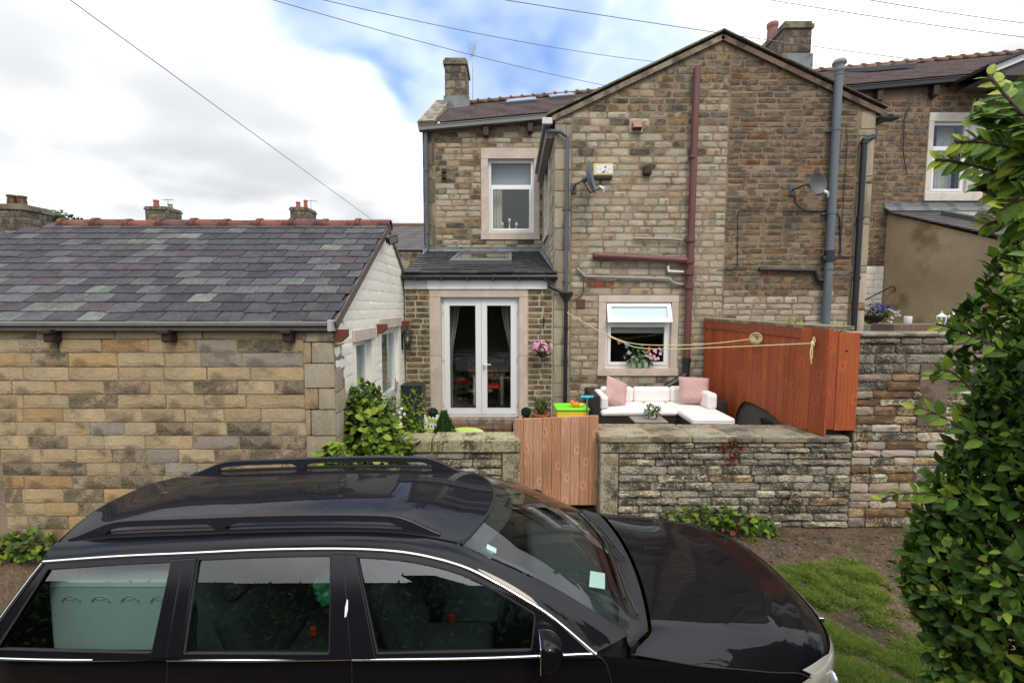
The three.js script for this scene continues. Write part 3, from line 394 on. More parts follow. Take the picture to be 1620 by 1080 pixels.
// -- wing gable wall, left half
const kit = { X0: X(947, 8.3), X1: X(1074, 8.3), Y0: Y(594, 8.3), Y1: Y(467, 8.3), x0: X(959, 8.3), x1: X(1063, 8.3), y0: Y(582, 8.3), y1: Y(478, 8.3), z: HW };
{
  const B = faceZ(HW), p = [[wx0, 0.3], [wxs, 0.3], [wxs, wApex[1] + 0.0 - (wxs - wApex[0]) * 0.5], wApex, [wx0, wEL]]; p.holes = [[kit.x0 - 0.006, kit.x1 + 0.006, kit.y0 - 0.006, kit.y1 + 0.006]];
  const wall = obj('wing_wall', slab(p, -0.3, 0, B), M.mortar, house);
  const pick = (u, v, r) => { const t = (v - 1.2) / 5, soot = sstep(4.9, 6.6, v + 0.25 * Math.sin(u * 3)) ; if (u < 2.9 && v > 1.0 && v < 1.5 && r() < 0.3) return ['sooty', 2]; if (r() < soot * 0.92) return ['sooty', Math.floor(r() * 6)]; const q = r(); if (Math.hypot((u - 1.62) * 1.1, (v - 3.15) * 3) < 0.22) return ['brown', 7]; return ['pale', q < 0.26 ? 0 : q < 0.46 ? 1 : q < 0.6 ? 2 : q < 0.74 ? 3 : q < 0.86 ? 4 : q < 0.94 ? 5 : 6]; };
  coursed(masA, wall, B, { seed: 21, v0: 0.75, v1: wApex[1] - 0.12, left: (v) => roofL(v) + (v < wEL ? 0.30 : 0.03), right: (v) => Math.min(wxs, roofR(v) - 0.03), h: 0.122, hVar: 0.3, lMin: 0.2, lMax: 0.42, joint: 0.020, depth: 0.009, geos: GEO.rubble, twist: 0.02, holes: [[kit.X0, kit.X1, kit.Y0, kit.Y1]], pick });
  const r = rng(31); let v = 0.75, k = 0; while (v < wEL - 0.05) { const h = Math.min(0.26 + 0.16 * r(), wEL - v); const w = k % 2 ? 0.285 : 0.2; masA.add(wall, B, wx0 + 0.002, wx0 + w, v + 0.006, v + h - 0.006, 0.022, GEO.dressed[k % 6], PAL.quoin, Math.floor(r() * 4)); if (w < 0.25) masA.add(wall, B, wx0 + w + 0.012, wx0 + 0.287, v + 0.008, v + h - 0.008, 0.018, GEO.rubble[k % 14], PAL.pale, Math.floor(r() * 5)); v += h; k++; }
  // kitchen window with its top light pushed open
  dressings(house, kit, M.surround);
  const ty = Y(511, 8.3); const w = windowIn(house, { x0: kit.x0, x1: kit.x1, y0: kit.y0, y1: kit.y1, z: HW, ty, rec: 0.07, openTop: true, roomMat: std([0.2, 0.14, 0.105]) });
  const ow = kit.x1 - kit.x0 - 0.03, oh = kit.y1 - ty - 0.01, fr = 0.075, sash = obj('top_light', [bx(-ow / 2, ow / 2, -fr, 0, -0.03, 0.03), bx(-ow / 2, ow / 2, -oh, -oh + fr, -0.03, 0.03), bx(-ow / 2, -ow / 2 + fr, -oh + fr, -fr, -0.03, 0.03), bx(ow / 2 - fr, ow / 2, -oh + fr, -fr, -0.03, 0.03)], M.upvc, w);
  sash.position.set((kit.x0 + kit.x1) / 2, kit.y1 - 0.02, HW - 0.04); sash.rotation.x = -0.36;
  const gl = obj('top_pane', bx(-ow / 2 + fr, ow / 2 - fr, -oh + fr, -fr, -0.004, 0.004), M.frosted, w); gl.position.copy(sash.position); gl.rotation.copy(sash.rotation);
  obj('roller_blind', [bx(kit.x0 + 0.06, kit.x1 - 0.06, ty - 0.19, ty - 0.03, HW - 0.165, HW - 0.16)], std([0.40, 0.41, 0.36], { roughness: 0.9 }), house);
}
// -- wing gable wall, right half
{
  const B = faceZ(HW), top = wApex[1] - (wxs - wApex[0]) * 0.5, p = [[wxs + 0.001, 0.3], [wx1, 0.3], [wx1, wER], [wxs + 0.001, top]];
  const wall = obj('wing_wall', slab(p, -0.3, 0, B), std([0.30, 0.235, 0.165], { bumpMap: rep(T.mortarH, 2), bumpScale: 0.006, map: rep(T.render, 0.8), roughness: 0.95 }), house2);
  const pick = (u, v, r) => { if (v < 3.15 && r() < sstep(3.3, 2.75, v) * 0.95) return ['washed', Math.floor(r() * (r() < 0.85 ? 3 : 6))]; const q = r(), soot = sstep(5.2, 6.8, v) * 0.35; if (r() < soot) return ['brown', 4]; return ['brown', q < 0.26 ? 0 : q < 0.5 ? 1 : q < 0.64 ? 2 : q < 0.76 ? 3 : q < 0.82 ? 4 : q < 0.88 ? 5 : q < 0.95 ? 6 : 7]; };
  coursed(masB, wall, B, { seed: 22, v0: 2.3, v1: top - 0.05, left: wxs + 0.01, right: (v) => roofR(v) - (v < wER ? 0.3 : 0.03), h: 0.108, hVar: 0.35, lMin: 0.22, lMax: 0.5, joint: 0.016, depth: 0.009, geos: GEO.rubble, twist: 0.014, pick });
  coursed(masB, wall, B, { seed: 23, v0: 1.0, v1: 2.3, left: wxs + 0.01, right: wx1 - 0.3, h: 0.12, lMin: 0.3, lMax: 0.6, joint: 0.016, depth: 0.007, geos: GEO.rubble, pick });
  const r = rng(37); let v = 1.0, k = 0; while (v < wER - 0.1) { const h = Math.min(k % 2 ? 0.55 + 0.25 * r() : 0.12, wER - v); masB.add(wall, B, wx1 - (k % 2 ? 0.25 : 0.29), wx1 - 0.003, v + 0.006, v + h - 0.006, 0.018, GEO.dressed[k % 6], v < 2.9 ? PAL.washed : PAL.quoin, k % 2 ? 0 : 3); v += h; k++; }
  obj('return_wall', bx(wx1 - 0.3, wx1 - 0.001, 0.3, wER, HR + 0.002, HW - 0.3), M.mortar, house2);
}
// wing side wall, facing left, with its slim window
{
  const B = faceLeft(wx0), sw = [-10.7, -9.45, Y(378, 10), Y(232, 9.6)], p = [[HR, 0.3], [HW - 0.3, 0.3], [HW - 0.3, wEL - 0.05], [HR, wEL - 0.05]], i = 0.12; p.holes = [[sw[0] + i - 0.006, sw[1] - i + 0.006, sw[2] + i - 0.006, sw[3] - i + 0.006]];
  const wall = obj('side_wall', slab(p, -0.3, 0, B), M.mortar, house);
  coursed(masA, wall, B, { seed: 24, v0: 3.4, v1: wEL - 0.05, left: HR, right: HW - 0.02, h: 0.13, lMin: 0.2, lMax: 0.4, joint: 0.016, depth: 0.009, geos: GEO.rubble, holes: [sw], pick: pickFrom('pale', [3, 3, 2, 2, 3, 1, 1]) });
  obj('lintel', rb(wx0 - 0.02, wx0 + 0.15, sw[3] - i, sw[3], sw[0], sw[1], 0.008), M.surround, house); obj('window_sill', rb(wx0 - 0.05, wx0 + 0.15, sw[2], sw[2] + i, sw[0], sw[1], 0.008), M.surround, house);
  for (const [a, b] of [[sw[0], sw[0] + i], [sw[1] - i, sw[1]]]) obj('jamb', rb(wx0 - 0.018, wx0 + 0.15, sw[2] + i + 0.002, sw[3] - i - 0.002, a, b, 0.006), M.surround, house);
  const w = obj('window', [bx(wx0 + 0.09, wx0 + 0.15, sw[2] + i, sw[3] - i, sw[0] + i, sw[0] + i + 0.06), bx(wx0 + 0.09, wx0 + 0.15, sw[2] + i, sw[3] - i, sw[1] - i - 0.06, sw[1] - i), bx(wx0 + 0.09, wx0 + 0.15, sw[3] - i - 0.06, sw[3] - i, sw[0] + i + 0.06, sw[1] - i - 0.06), bx(wx0 + 0.09, wx0 + 0.15, sw[2] + i, sw[2] + i + 0.06, sw[0] + i + 0.06, sw[1] - i - 0.06)], M.upvc, house);
  obj('pane', bx(wx0 + 0.118, wx0 + 0.122, sw[2] + i + 0.06, sw[3] - i - 0.06, sw[0] + i + 0.06, sw[1] - i - 0.06), M.glass, w);
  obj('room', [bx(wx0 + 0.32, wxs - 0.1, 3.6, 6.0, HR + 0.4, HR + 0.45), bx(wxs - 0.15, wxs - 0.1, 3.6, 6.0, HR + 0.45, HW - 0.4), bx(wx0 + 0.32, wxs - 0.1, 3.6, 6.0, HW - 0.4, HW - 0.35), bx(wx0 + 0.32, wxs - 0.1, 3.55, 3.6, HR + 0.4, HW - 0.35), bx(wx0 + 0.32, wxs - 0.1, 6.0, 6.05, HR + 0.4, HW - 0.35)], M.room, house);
}
// -- rear terrace walls; the eaves climb to the right with the hill
const eave = (x) => Y(199, 11.5) + (x - X(760, 11.5)) * 0.088, RIDGE_D = 14.2, ridgeY = (x) => Y(157, RIDGE_D) + (x - X(835, RIDGE_D)) * 0.088;
const tx0 = X(672, 11.5), up = { X0: X(762, 11.5), X1: X(853, 11.5), Y0: Y(379, 11.5), Y1: Y(234, 11.5), x0: X(773, 11.5), x1: X(844, 11.5), y0: Y(368, 11.5), y1: Y(251, 11.5), z: HR };
{
  const B = faceZ(HR), p = [[tx0, 0.3], [wx0 + 0.28, 0.3], [wx0 + 0.28, eave(wx0)], [tx0, eave(tx0)]]; p.holes = [[up.x0 - 0.006, up.x1 + 0.006, up.y0 - 0.006, up.y1 + 0.006]];
  const wall = obj('terrace_wall', slab(p, -0.3, 0, B), M.mortar, house);
  coursed(masA, wall, B, { seed: 25, v0: 3.75, v1: eave(tx0) - 0.02, left: tx0 + 0.30, right: wx0, h: 0.135, hVar: 0.3, lMin: 0.24, lMax: 0.52, joint: 0.018, depth: 0.010, geos: GEO.rubble, holes: [[up.X0, up.X1, up.Y0, up.Y1]], pick: (u, v, r) => { const q = r(); return q < 0.55 ? ['pale', q < 0.2 ? 0 : q < 0.38 ? 1 : q < 0.47 ? 3 : 4] : q < 0.62 ? ['pale', 5] : ['sooty', Math.floor(r() * 5)]; } });
  coursed(masA, wall, B, { seed: 26, v0: eave(tx0) - 0.02, v1: eave(tx0) + 0.2, left: tx0 + 1.4, right: wx0, h: 0.12, lMin: 0.24, lMax: 0.5, joint: 0.018, depth: 0.010, geos: GEO.rubble, pick: pickFrom('sooty', [2, 2, 2, 1, 1]) });
  const r = rng(41); let v = 3.75, k = 0; while (v < eave(tx0) - 0.05) { const h = Math.min(0.3 + 0.3 * r(), eave(tx0) - v); masA.add(wall, B, tx0 + 0.002, tx0 + (k % 2 ? 0.29 : 0.22), v + 0.006, v + h - 0.006, 0.02, GEO.dressed[k % 6], PAL.sooty, Math.floor(r() * 4)); v += h; k++; }
  obj('end_wall', bx(tx0 + 0.001, tx0 + 0.3, 0.3, eave(tx0), -16.6, HR - 0.3), M.mortar, house);
  dressings(house, up, M.surround);
  windowIn(house, { x0: up.x0, x1: up.x1, y0: up.y0, y1: up.y1, z: HR, ty: Y(293, 11.5), rec: 0.1, f: 0.07 });
  obj('curtain', [curtain(up.x0 + 0.06, up.x0 + 0.34, up.y0, up.y1, HR - 0.36)], M.curtain, house);
  obj('ceiling_blind', bx(up.x0 + 0.06, up.x1 - 0.06, up.y1 - 0.62, up.y1 - 0.05, HR - 0.32, HR - 0.316), phy([0.45, 0.5, 0.55], { transmission: 0.3, thickness: 0, roughness: 0.8 }), house);
}
const tB0 = wx1 - 0.28, tB1 = 17.5, win2 = { X0: X(1463, 11.5, 300), X1: X(1553, 11.5, 300), Y0: Y(318, 11.5), Y1: Y(178, 11.5), x0: X(1474, 11.5, 260), x1: X(1531, 11.5, 260), y0: Y(305, 11.5), y1: Y(192, 11.5), z: HR };
{
  const B = faceZ(HR), w3 = [X(1607, 11.5, 260), X(1607, 11.5, 260) + 1.3, Y(305, 11.5), Y(215, 11.5)], p = [[tB0, 0.3], [tB1, 0.3], [tB1, eave(tB1)], [tB0, eave(tB0)]]; p.holes = [[win2.x0 - 0.006, win2.x1 + 0.006, win2.y0 - 0.006, win2.y1 + 0.006], [w3[0] + 0.144, w3[1] - 0.144, w3[2] + 0.144, w3[3] - 0.144]];
  const wall = obj('terrace_wall', slab(p, -0.3, 0, B), std([0.31, 0.24, 0.17], { map: rep(T.render, 0.8), bumpMap: rep(T.mortarH, 2), bumpScale: 0.006, roughness: 0.95 }), house2);
  coursed(masB, wall, B, { seed: 27, v0: 3.3, v1: eave(tB0) - 0.03, left: wx1, right: tB1 - 2.2, h: 0.13, hVar: 0.3, lMin: 0.24, lMax: 0.55, joint: 0.016, depth: 0.009, geos: GEO.rubble, holes: [[win2.X0, win2.X1, win2.Y0, win2.Y1], w3], pick: (u, v, r) => { const q = r(); return ['brown', q < 0.3 ? 0 : q < 0.5 ? 1 : q < 0.62 ? 2 : q < 0.8 ? 3 : q < 0.86 ? 5 : q < 0.95 ? 6 : 7]; } });
  coursed(masB, wall, B, { seed: 28, v0: eave(tB0) - 0.03, v1: eave(tB0) + 0.27, left: wx1 + 3.2, right: tB1 - 2.2, h: 0.13, lMin: 0.24, lMax: 0.5, joint: 0.016, depth: 0.009, geos: GEO.rubble, pick: pickFrom('brown', [3, 2, 2, 2, 1]) });
  dressings(house2, win2, M.surroundWhite);
  // the right reveal of this window is a broad dressed stone
  windowIn(house2, { x0: win2.x0, x1: win2.x1, y0: win2.y0, y1: win2.y1, z: HR, ty: Y(232, 11.5), rec: 0.06, f: 0.065 });
  obj('curtain', [curtain(win2.x0 + 0.42, win2.x1 - 0.05, win2.y0, win2.y1, HR - 0.38, 1, 4)], M.curtain, house2);
  const q = { X0: w3[0], X1: w3[1], Y0: w3[2], Y1: w3[3], x0: w3[0] + 0.15, x1: w3[1] - 0.15, y0: w3[2] + 0.15, y1: w3[3] - 0.15, z: HR }; dressings(house2, q, M.surroundWhite); windowIn(house2, { ...q, rec: 0.08 });
  // painted stretch of wall low down, and the rendered lean-to
  const lx = X(1398, 11.5, 420), B2 = faceZ(HR + 0.004); const pw = obj('painted_wall', slab([[wx1, 0.3], [lx, 0.3], [lx, Y(421, 11.5)], [wx1, Y(421, 11.5)]], 0, 0.03, B2), std([0.66, 0.63, 0.55], { map: rep(T.grime, 1), bumpMap: rep(T.mortarH, 2), bumpScale: 0.01 }), house2);
  const mp = new Masonry('stone', 60); coursed(mp, pw, faceZ(HR + 0.034), { seed: 30, v0: 2.3, v1: Y(421, 11.5), left: wx1 + 0.05, right: lx - 0.01, h: 0.17, lMin: 0.25, lMax: 0.45, joint: 0.012, depth: 0.008, geos: GEO.painted, pick: pickFrom('white', [1, 1, 1]) }); mp.flush();
}
masA.flush(); masB.flush();

// -- roofs of the terrace: boards with slate courses, ridge tiles, rooflights
function terraceRoof(h, x0, x1, seed, eaveZ) {
  const rows = 20, list = [], r = rng(seed);
  for (let k = 0; k < rows; k++) { const t0 = k / rows, t1 = (k + 1.25) / rows, lift = 0.012, f = (x, t) => V(x, lerp(eave(x) + 0.1, ridgeY(x), Math.min(t, 1)), lerp(eaveZ, -RIDGE_D, Math.min(t, 1))); let x = x0; const n = Math.ceil((x1 - x0) / 1.1); for (let i = 0; i < n; i++) { const xa = x0 + (x1 - x0) * i / n, xb = x0 + (x1 - x0) * (i + 1) / n, j = r() * 0.006, a = f(xa, t0), b = f(xb, t0), c = f(xb, t1), d = f(xa, t1); a.y += lift + 0.012 + j; b.y += lift + 0.012 + j; list.push(quadPrism(a, b, c, d, 0.02)); } }
  const roof = obj('roof', list, M.roofSlate, h);
  obj('roof_back', quadPrism(V(x1, ridgeY(x1), -RIDGE_D), V(x0, ridgeY(x0), -RIDGE_D), V(x0, eave(x0), -16.9), V(x1, eave(x1), -16.9), 0.05), M.roofSlate, h);
  return roof;
}
function ridgeTiles(h, x0, x1, step) { for (let x = x0; x < x1; x += step) { const g = (len, rr) => { const s = new THREE.Shape(); s.absarc(0, 0, rr, -0.2, Math.PI + 0.2, false); s.absarc(0, 0, rr - 0.025, Math.PI + 0.2, -0.2, true); return boxUV(new THREE.ExtrudeGeometry(s, { depth: len, bevelEnabled: false, curveSegments: 7 }).rotateY(Math.PI / 2)); }; const m = obj('ridge_tile', [g(step - 0.01, 0.11), g(0.07, 0.14).translate(step - 0.04, 0, 0)], M.ridge, h); m.position.set(x, ridgeY(x) + 0.01, -RIDGE_D); m.rotation.z = Math.atan(0.088); } }
function roofLight(h, x0, x1, t0, t1, name = 'rooflight', open = 0.0) {
  const f = (x, t, k) => { const p = V(x, lerp(eave(x) + 0.1, ridgeY(x), t), lerp(HR + 0.2, -RIDGE_D, t)); p.y += k * 0.8; p.z += k * 0.6; return p; };
  const fr = obj(name, quadPrism(f(x0, t0, 0.1 + open), f(x1, t0, 0.1 + open), f(x1, t1, 0.1), f(x0, t1, 0.1), 0.1), phy([0.12, 0.13, 0.14], { roughness: 0.5 }), h), e = 0.07, s = (t1 - t0) * 0.1;
  obj('pane', quadPrism(f(x0 + e, t0 + s, 0.107 + open), f(x1 - e, t0 + s, 0.107 + open), f(x1 - e, t1 - s, 0.107), f(x0 + e, t1 - s, 0.107), 0.006), phy([0.02, 0.03, 0.04], { roughness: 0.03, clearcoat: 1, specularIntensity: 1 }), fr);
}
terraceRoof(house, tx0 - 0.05, wxs, 51, HR + 0.2); terraceRoof(house2, wxs, tB1, 52, HR + 0.2);
ridgeTiles(house, X(742, RIDGE_D), wxs + 0.3, 0.33); ridgeTiles(house2, 6.3, tB1 - 0.2, 0.42);
roofLight(house, X(801, 12.8, 170), X(850, 12.8, 170), 0.62, 0.86); roofLight(house, X(873, 12.8, 170), X(915, 12.8, 170), 0.72, 0.96);
roofLight(house2, X(1366, 13.2, 110), X(1440, 13.2, 110), 0.6, 0.9, 'rooflight', 0.05);
// gable coping at the left end, chimney stacks
{
  const a = V(tx0 - 0.07, eave(tx0) + 0.02, HR + 0.25), b = V(tx0 + 0.33, eave(tx0) + 0.04, HR + 0.25), c = V(tx0 + 0.33, ridgeY(tx0) + 0.1, -RIDGE_D), d = V(tx0 - 0.07, ridgeY(tx0) + 0.1, -RIDGE_D); for (const p of [a, b, c, d]) p.y += 0.12;
  obj('verge_coping', quadPrism(a, b, c, d, 0.14), stoneMat([0.40, 0.36, 0.27]), house);
}
function chimney(h, x0, x1, y0, y1, z0, z1, pal, pots, seed) {
  const st = obj('chimney', [bx(x0, x1, y0, y1, z0, z1)], M.mortarDark, h), mas = new Masonry('stone', 300), o = { v0: y0 + 0.02, v1: y1 - 0.22, h: 0.21, hVar: 0.2, lMin: 0.28, lMax: 0.55, joint: 0.016, depth: 0.014, geos: GEO.rubble, pick: pal };
  coursed(mas, st, faceZ(z1), { ...o, seed, left: x0, right: x1 }); coursed(mas, st, faceLeft(x0), { ...o, seed: seed + 1, left: z0, right: z1 }); coursed(mas, st, faceRight(x1), { ...o, seed: seed + 2, left: -z1, right: -z0 }); mas.flush();
  obj('cap', [rb(x0 - 0.05, x1 + 0.05, y1 - 0.2, y1 - 0.08, z0 - 0.05, z1 + 0.05, 0.015), rb(x0 - 0.01, x1 + 0.01, y1 - 0.08, y1, z0 - 0.01, z1 + 0.01, 0.02)], stoneMat([0.27, 0.25, 0.17]), st);
  for (const [x, z, hh, rr, m] of pots) obj('chimney_pot', lathe([[rr * 0.85, 0], [rr * 0.95, 0.05], [rr * 0.8, hh * 0.8], [rr * 0.95, hh * 0.83], [rr * 0.95, hh], [rr * 0.7, hh], [rr * 0.6, hh * 0.5]], x, y1 - 0.01, z, 14), m ?? M.pot, st);
}
{
  const z = -13.75, x0 = X(704, 13.75, 130), x1 = X(737, 13.75, 130); chimney(house, x0, x1, ridgeY(x0) - 0.4, Y(91, 13.75), z - 0.9, z, pickFrom('sooty', [2, 2, 1, 2, 1]), [], 61);
  obj('flashing', rb(x0 - 0.04, x1 + 0.1, ridgeY(x0) - 0.35, ridgeY(x0) + 0.1, z - 0.6, z + 0.05, 0.01), M.lead, house);
  const zc = -12.9, c0 = X(1241, 12.9, 60), c1 = X(1284, 12.9, 60); chimney(house2, c0, c1, ridgeY(c0) - 1.2, Y(33, 12.9), zc - 1.55, zc, pickFrom('brown', [1, 3, 3, 0, 4]), [[c0 + 0.3, zc - 1.15, 0.62, 0.17, std([0.36, 0.15, 0.12], { map: rep(T.grime, 3) })], [c0 + 0.42, zc - 0.55, 0.16, 0.12], [c1 - 0.2, zc - 0.3, 0.1, 0.14, stoneMat([0.2, 0.18, 0.15])]], 71);
  obj('flashing', rb(c0 - 0.04, c1 + 0.06, ridgeY(c0) - 0.55, ridgeY(c0) + 0.02, zc - 1.0, zc + 0.03, 0.01), M.lead, house2);
}
// -- eaves of the terrace: gutters and timber ends
{
  const run = (h, x0, x1, mat, n) => { const a = V(x0, eave(x0) + 0.06, HR + 0.21), b = V(x1, eave(x1) + 0.06, HR + 0.21), q = [a.clone().add(V(0, -0.14, -0.005)), b.clone().add(V(0, -0.14, -0.005))]; obj('gutter', [quadPrism(V(a.x, a.y, a.z), V(b.x, b.y, b.z), V(b.x, b.y, b.z - 0.16), V(a.x, a.y, a.z - 0.16), 0.11), bar(V(a.x, a.y - 0.01, a.z), V(b.x, b.y - 0.01, b.z), 0.014, 6)], mat, h); };
  run(house, tx0 - 0.06, wx0 + 0.25, phy([0.17, 0.175, 0.165], { roughness: 0.5 })); run(house2, wx1 - 0.6, tB1, M.blackPipe);
  for (const px of [770, 838]) { const x = X(px, 11.4); obj('corbel', rb(x - 0.07, x + 0.07, eave(x) - 0.3, eave(x) - 0.06, HR + 0.01, HR + 0.16, 0.02), M.timberDark, house); }
  for (const px of [1390, 1478, 1567]) { const x = X(px, 11.4, 160); obj('corbel', rb(x - 0.07, x + 0.07, eave(x) - 0.32, eave(x) - 0.06, HR + 0.01, HR + 0.17, 0.02), M.timberDark, house2); }
}
// -- wing roof: verges, slopes
{
  const zf = HW + 0.07, zb = -13.4, ov = 0.16, slab2 = (h, xa, ya, xb, yb, name, t, m, z0 = zf, z1 = zb) => obj(name, quadPrism(V(xa, ya, z0), V(xb, yb, z0), V(xb, yb, z1), V(xa, ya, z1), t), m, h);
  const dl = (wApex[1] - wEL) / (wApex[0] - wx0), dr = (wApex[1] - wER) / (wx1 - wApex[0]);
  slab2(house, wx0 - ov, wEL - ov * dl + 0.10, wApex[0], wApex[1] + 0.10, 'wing_roof', 0.05, M.roofDark, zf - 0.11); slab2(house2, wApex[0], wApex[1] + 0.10, wx1 + ov, wER - ov * dr + 0.10, 'wing_roof', 0.05, M.roofDark, zf - 0.11);
  const vm = stoneMat([0.37, 0.315, 0.235]), vm2 = stoneMat([0.22, 0.155, 0.115]);
  slab2(house, wx0 - 0.06, wEL - 0.06 * dl + 0.048, wApex[0], wApex[1] + 0.048, 'verge', 0.085, vm, zf - 0.012, zf - 0.1); slab2(house2, wApex[0], wApex[1] + 0.048, wx1 + 0.1, wER - 0.1 * dr + 0.048, 'verge', 0.085, vm2, zf - 0.012, zf - 0.1);
  slab2(house, wx0 - ov, wEL - ov * dl + 0.125, wApex[0], wApex[1] + 0.125, 'verge_trim', 0.026, stoneMat([0.30, 0.285, 0.19]), zf + 0.02, zf - 0.2); slab2(house2, wApex[0], wApex[1] + 0.125, wx1 + ov, wER - ov * dr + 0.125, 'verge_trim', 0.026, stoneMat([0.17, 0.15, 0.11]), zf + 0.02, zf - 0.2);
  // eaves gutter along the left side of the wing with its pale end
  const gx = wx0 - 0.15, gy = Y(186, 8.2); obj('eaves_gutter', [rb(gx - 0.06, gx + 0.08, gy - 0.1, gy, HR + 0.25, HW + 0.03, 0.02), rb(gx + 0.0, gx + 0.14, gy - 0.28, gy - 0.1, HR + 0.25, HW - 0.1, 0.01)], phy([0.19, 0.185, 0.17], { roughness: 0.5 }), house);
  obj('gutter_end', rb(gx - 0.08, gx + 0.1, gy - 0.1, gy + 0.012, HW + 0.03, HW + 0.09, 0.015), phy([0.6, 0.6, 0.58]), house);
}
// -- lean-to kitchen of the left house
const EX0 = X(640, 8.3), EX1 = wx0 - 0.002, EF = -8.32, dr = { x0: X(697, 8.3), x1: X(821, 8.3), y0: Y(661, 8.3), y1: Y(470, 8.3), X0: X(679, 8.3), X1: X(835, 8.3), Y1: Y(457, 8.3) };
{
  const B = faceZ(EF), yT = Y(444, 8.3), p = [[EX0, 0.1], [EX1, 0.1], [EX1, yT], [EX0, yT]]; p.holes = [[dr.x0 - 0.006, dr.x1 + 0.006, dr.y0 - 0.012, dr.y1 + 0.006]];
  const wall = obj('kitchen_wall', slab(p, -0.3, 0, B), M.mortarPale, house), mas = new Masonry('brick', 200);
  coursed(mas, wall, B, { seed: 81, v0: 0.3, v1: yT - 0.12, left: EX0, right: EX1 - 0.02, h: 0.105, hVar: 0.15, lMin: 0.2, lMax: 0.44, joint: 0.018, depth: 0.008, geos: GEO.rubble, twist: 0.004, holes: [[dr.X0, dr.X1, 0.25, dr.Y1]], pick: pickFrom('moss', [3, 3, 2, 2, 1]) }); mas.flush();
  obj('side_wall_kitchen', bx(EX0, EX0 + 0.25, 0.1, 3.4, HR, EF - 0.3), M.mortarPale, house);
  obj('lintel', rb(dr.X0, dr.X1, dr.y1, dr.Y1, EF - 0.2, EF + 0.025, 0.008), M.surround, house);
  for (const [a, b] of [[dr.X0, dr.x0], [dr.x1, dr.X1]]) { const c = dr.y0 + (dr.y1 - dr.y0) * 0.52; obj('jamb', rb(a + 0.002, b - 0.002, dr.y0 - 0.1, c - 0.003, EF - 0.2, EF + 0.02, 0.008), M.surround, house); obj('jamb', rb(a + 0.002, b - 0.002, c + 0.003, dr.y1 - 0.002, EF - 0.2, EF + 0.021, 0.008), M.surround, house); }
  obj('threshold', rb(dr.x0 - 0.05, dr.x1 + 0.12, dr.y0 - 0.11, dr.y0 - 0.006, EF - 0.2, EF + 0.08, 0.01), stoneMat([0.46, 0.39, 0.31]), house);
  // french doors
  const zf = EF - 0.08, f = 0.05, x0 = dr.x0, x1 = dr.x1, y0 = dr.y0, y1 = dr.y1, mid = X(761, 8.35);
  obj('door_frame', [bx(x0, x0 + f, y0, y1, zf - 0.07, zf), bx(x1 - f, x1, y0, y1, zf - 0.07, zf), bx(x0 + f, x1 - f, y1 - f, y1, zf - 0.07, zf), bx(x0 + f, x1 - f, y0, y0 + 0.045, zf - 0.07, zf + 0.01)], M.upvc, house);
  for (const [a, b, k] of [[x0 + f - 0.004, mid - 0.002, 0], [mid + 0.002, x1 - f + 0.004, 1]]) {
    const s = 0.105, lo = y0 + 0.05, hi = y1 - f + 0.004, d = obj('door', [rb(a, a + s, lo, hi, zf - 0.04, zf + 0.025, 0.006), rb(b - s, b, lo, hi, zf - 0.04, zf + 0.025, 0.006), bx(a + s - 0.004, b - s + 0.004, hi - s, hi, zf - 0.038, zf + 0.022), bx(a + s - 0.004, b - s + 0.004, lo, lo + s * 1.15, zf - 0.038, zf + 0.022)], M.upvc, house);
    obj('pane', bx(a + s, b - s, lo + s * 1.15, hi - s, zf - 0.012, zf - 0.006), M.glass, d);
    obj('gasket', [bx(a + s, a + s + 0.006, lo + s * 1.15, hi - s, zf - 0.005, zf + 0.02), bx(b - s - 0.006, b - s, lo + s * 1.15, hi - s, zf - 0.005, zf + 0.02), bx(a + s, b - s, hi - s - 0.006, hi - s, zf - 0.005, zf + 0.02), bx(a + s, b - s, lo + s * 1.15, lo + s * 1.15 + 0.006, zf - 0.005, zf + 0.02)], M.blackPlastic, d);
    if (k) { const hx = a + 0.045, hy = Y(577, 8.3); obj('handle', [rb(hx - 0.02, hx + 0.02, hy - 0.13, hy + 0.06, zf + 0.025, zf + 0.035, 0.006), bar(V(hx, hy, zf + 0.03), V(hx, hy, zf + 0.08), 0.012), rb(hx - 0.012, hx + 0.13, hy - 0.011, hy + 0.011, zf + 0.07, zf + 0.09, 0.008)], M.whitePlastic, d); obj('keyhole', rb(hx - 0.006, hx + 0.006, hy - 0.105, hy - 0.075, zf + 0.035, zf + 0.038, 0.001), M.blackPlastic, d); }
    for (const hy of [y0 + 0.25, (y0 + y1) / 2, y1 - 0.25]) obj('hinge', rb(k ? b - 0.004 : a - 0.02, k ? b + 0.02 : a + 0.004, hy - 0.05, hy + 0.05, zf + 0.0, zf + 0.03, 0.006), M.whitePlastic, d);
  }
  // the room behind the doors
  const rm = std([0.20, 0.185, 0.15], { roughness: 0.9 }), zb = HR + 0.45;
  obj('room', [bx(EX0 + 0.25, EX1, dr.y0 - 0.06, dr.y0 - 0.01, zb, EF - 0.3)], std([0.13, 0.10, 0.075], { roughness: 0.7 }), house);
  obj('room', [bx(EX0 + 0.25, EX1, dr.y0 - 0.01, 3.1, zb - 0.05, zb), bx(EX0 + 0.25, EX0 + 0.27, dr.y0 - 0.01, 3.1, zb, EF - 0.3), bx(EX1 - 0.02, EX1, dr.y0 - 0.01, 3.1, zb, EF - 0.3), bx(EX0 + 0.25, EX1, 3.1, 3.14, zb, EF - 0.3)], rm, house);
  const rad = []; for (let k = 0; k < 16; k++) rad.push(rb(-1.05 + k * 0.055, -1.01 + k * 0.055, dr.y0 + 0.15, dr.y0 + 0.8, zb + 0.02, zb + 0.09, 0.015)); obj('radiator', rad, M.upvc, house);
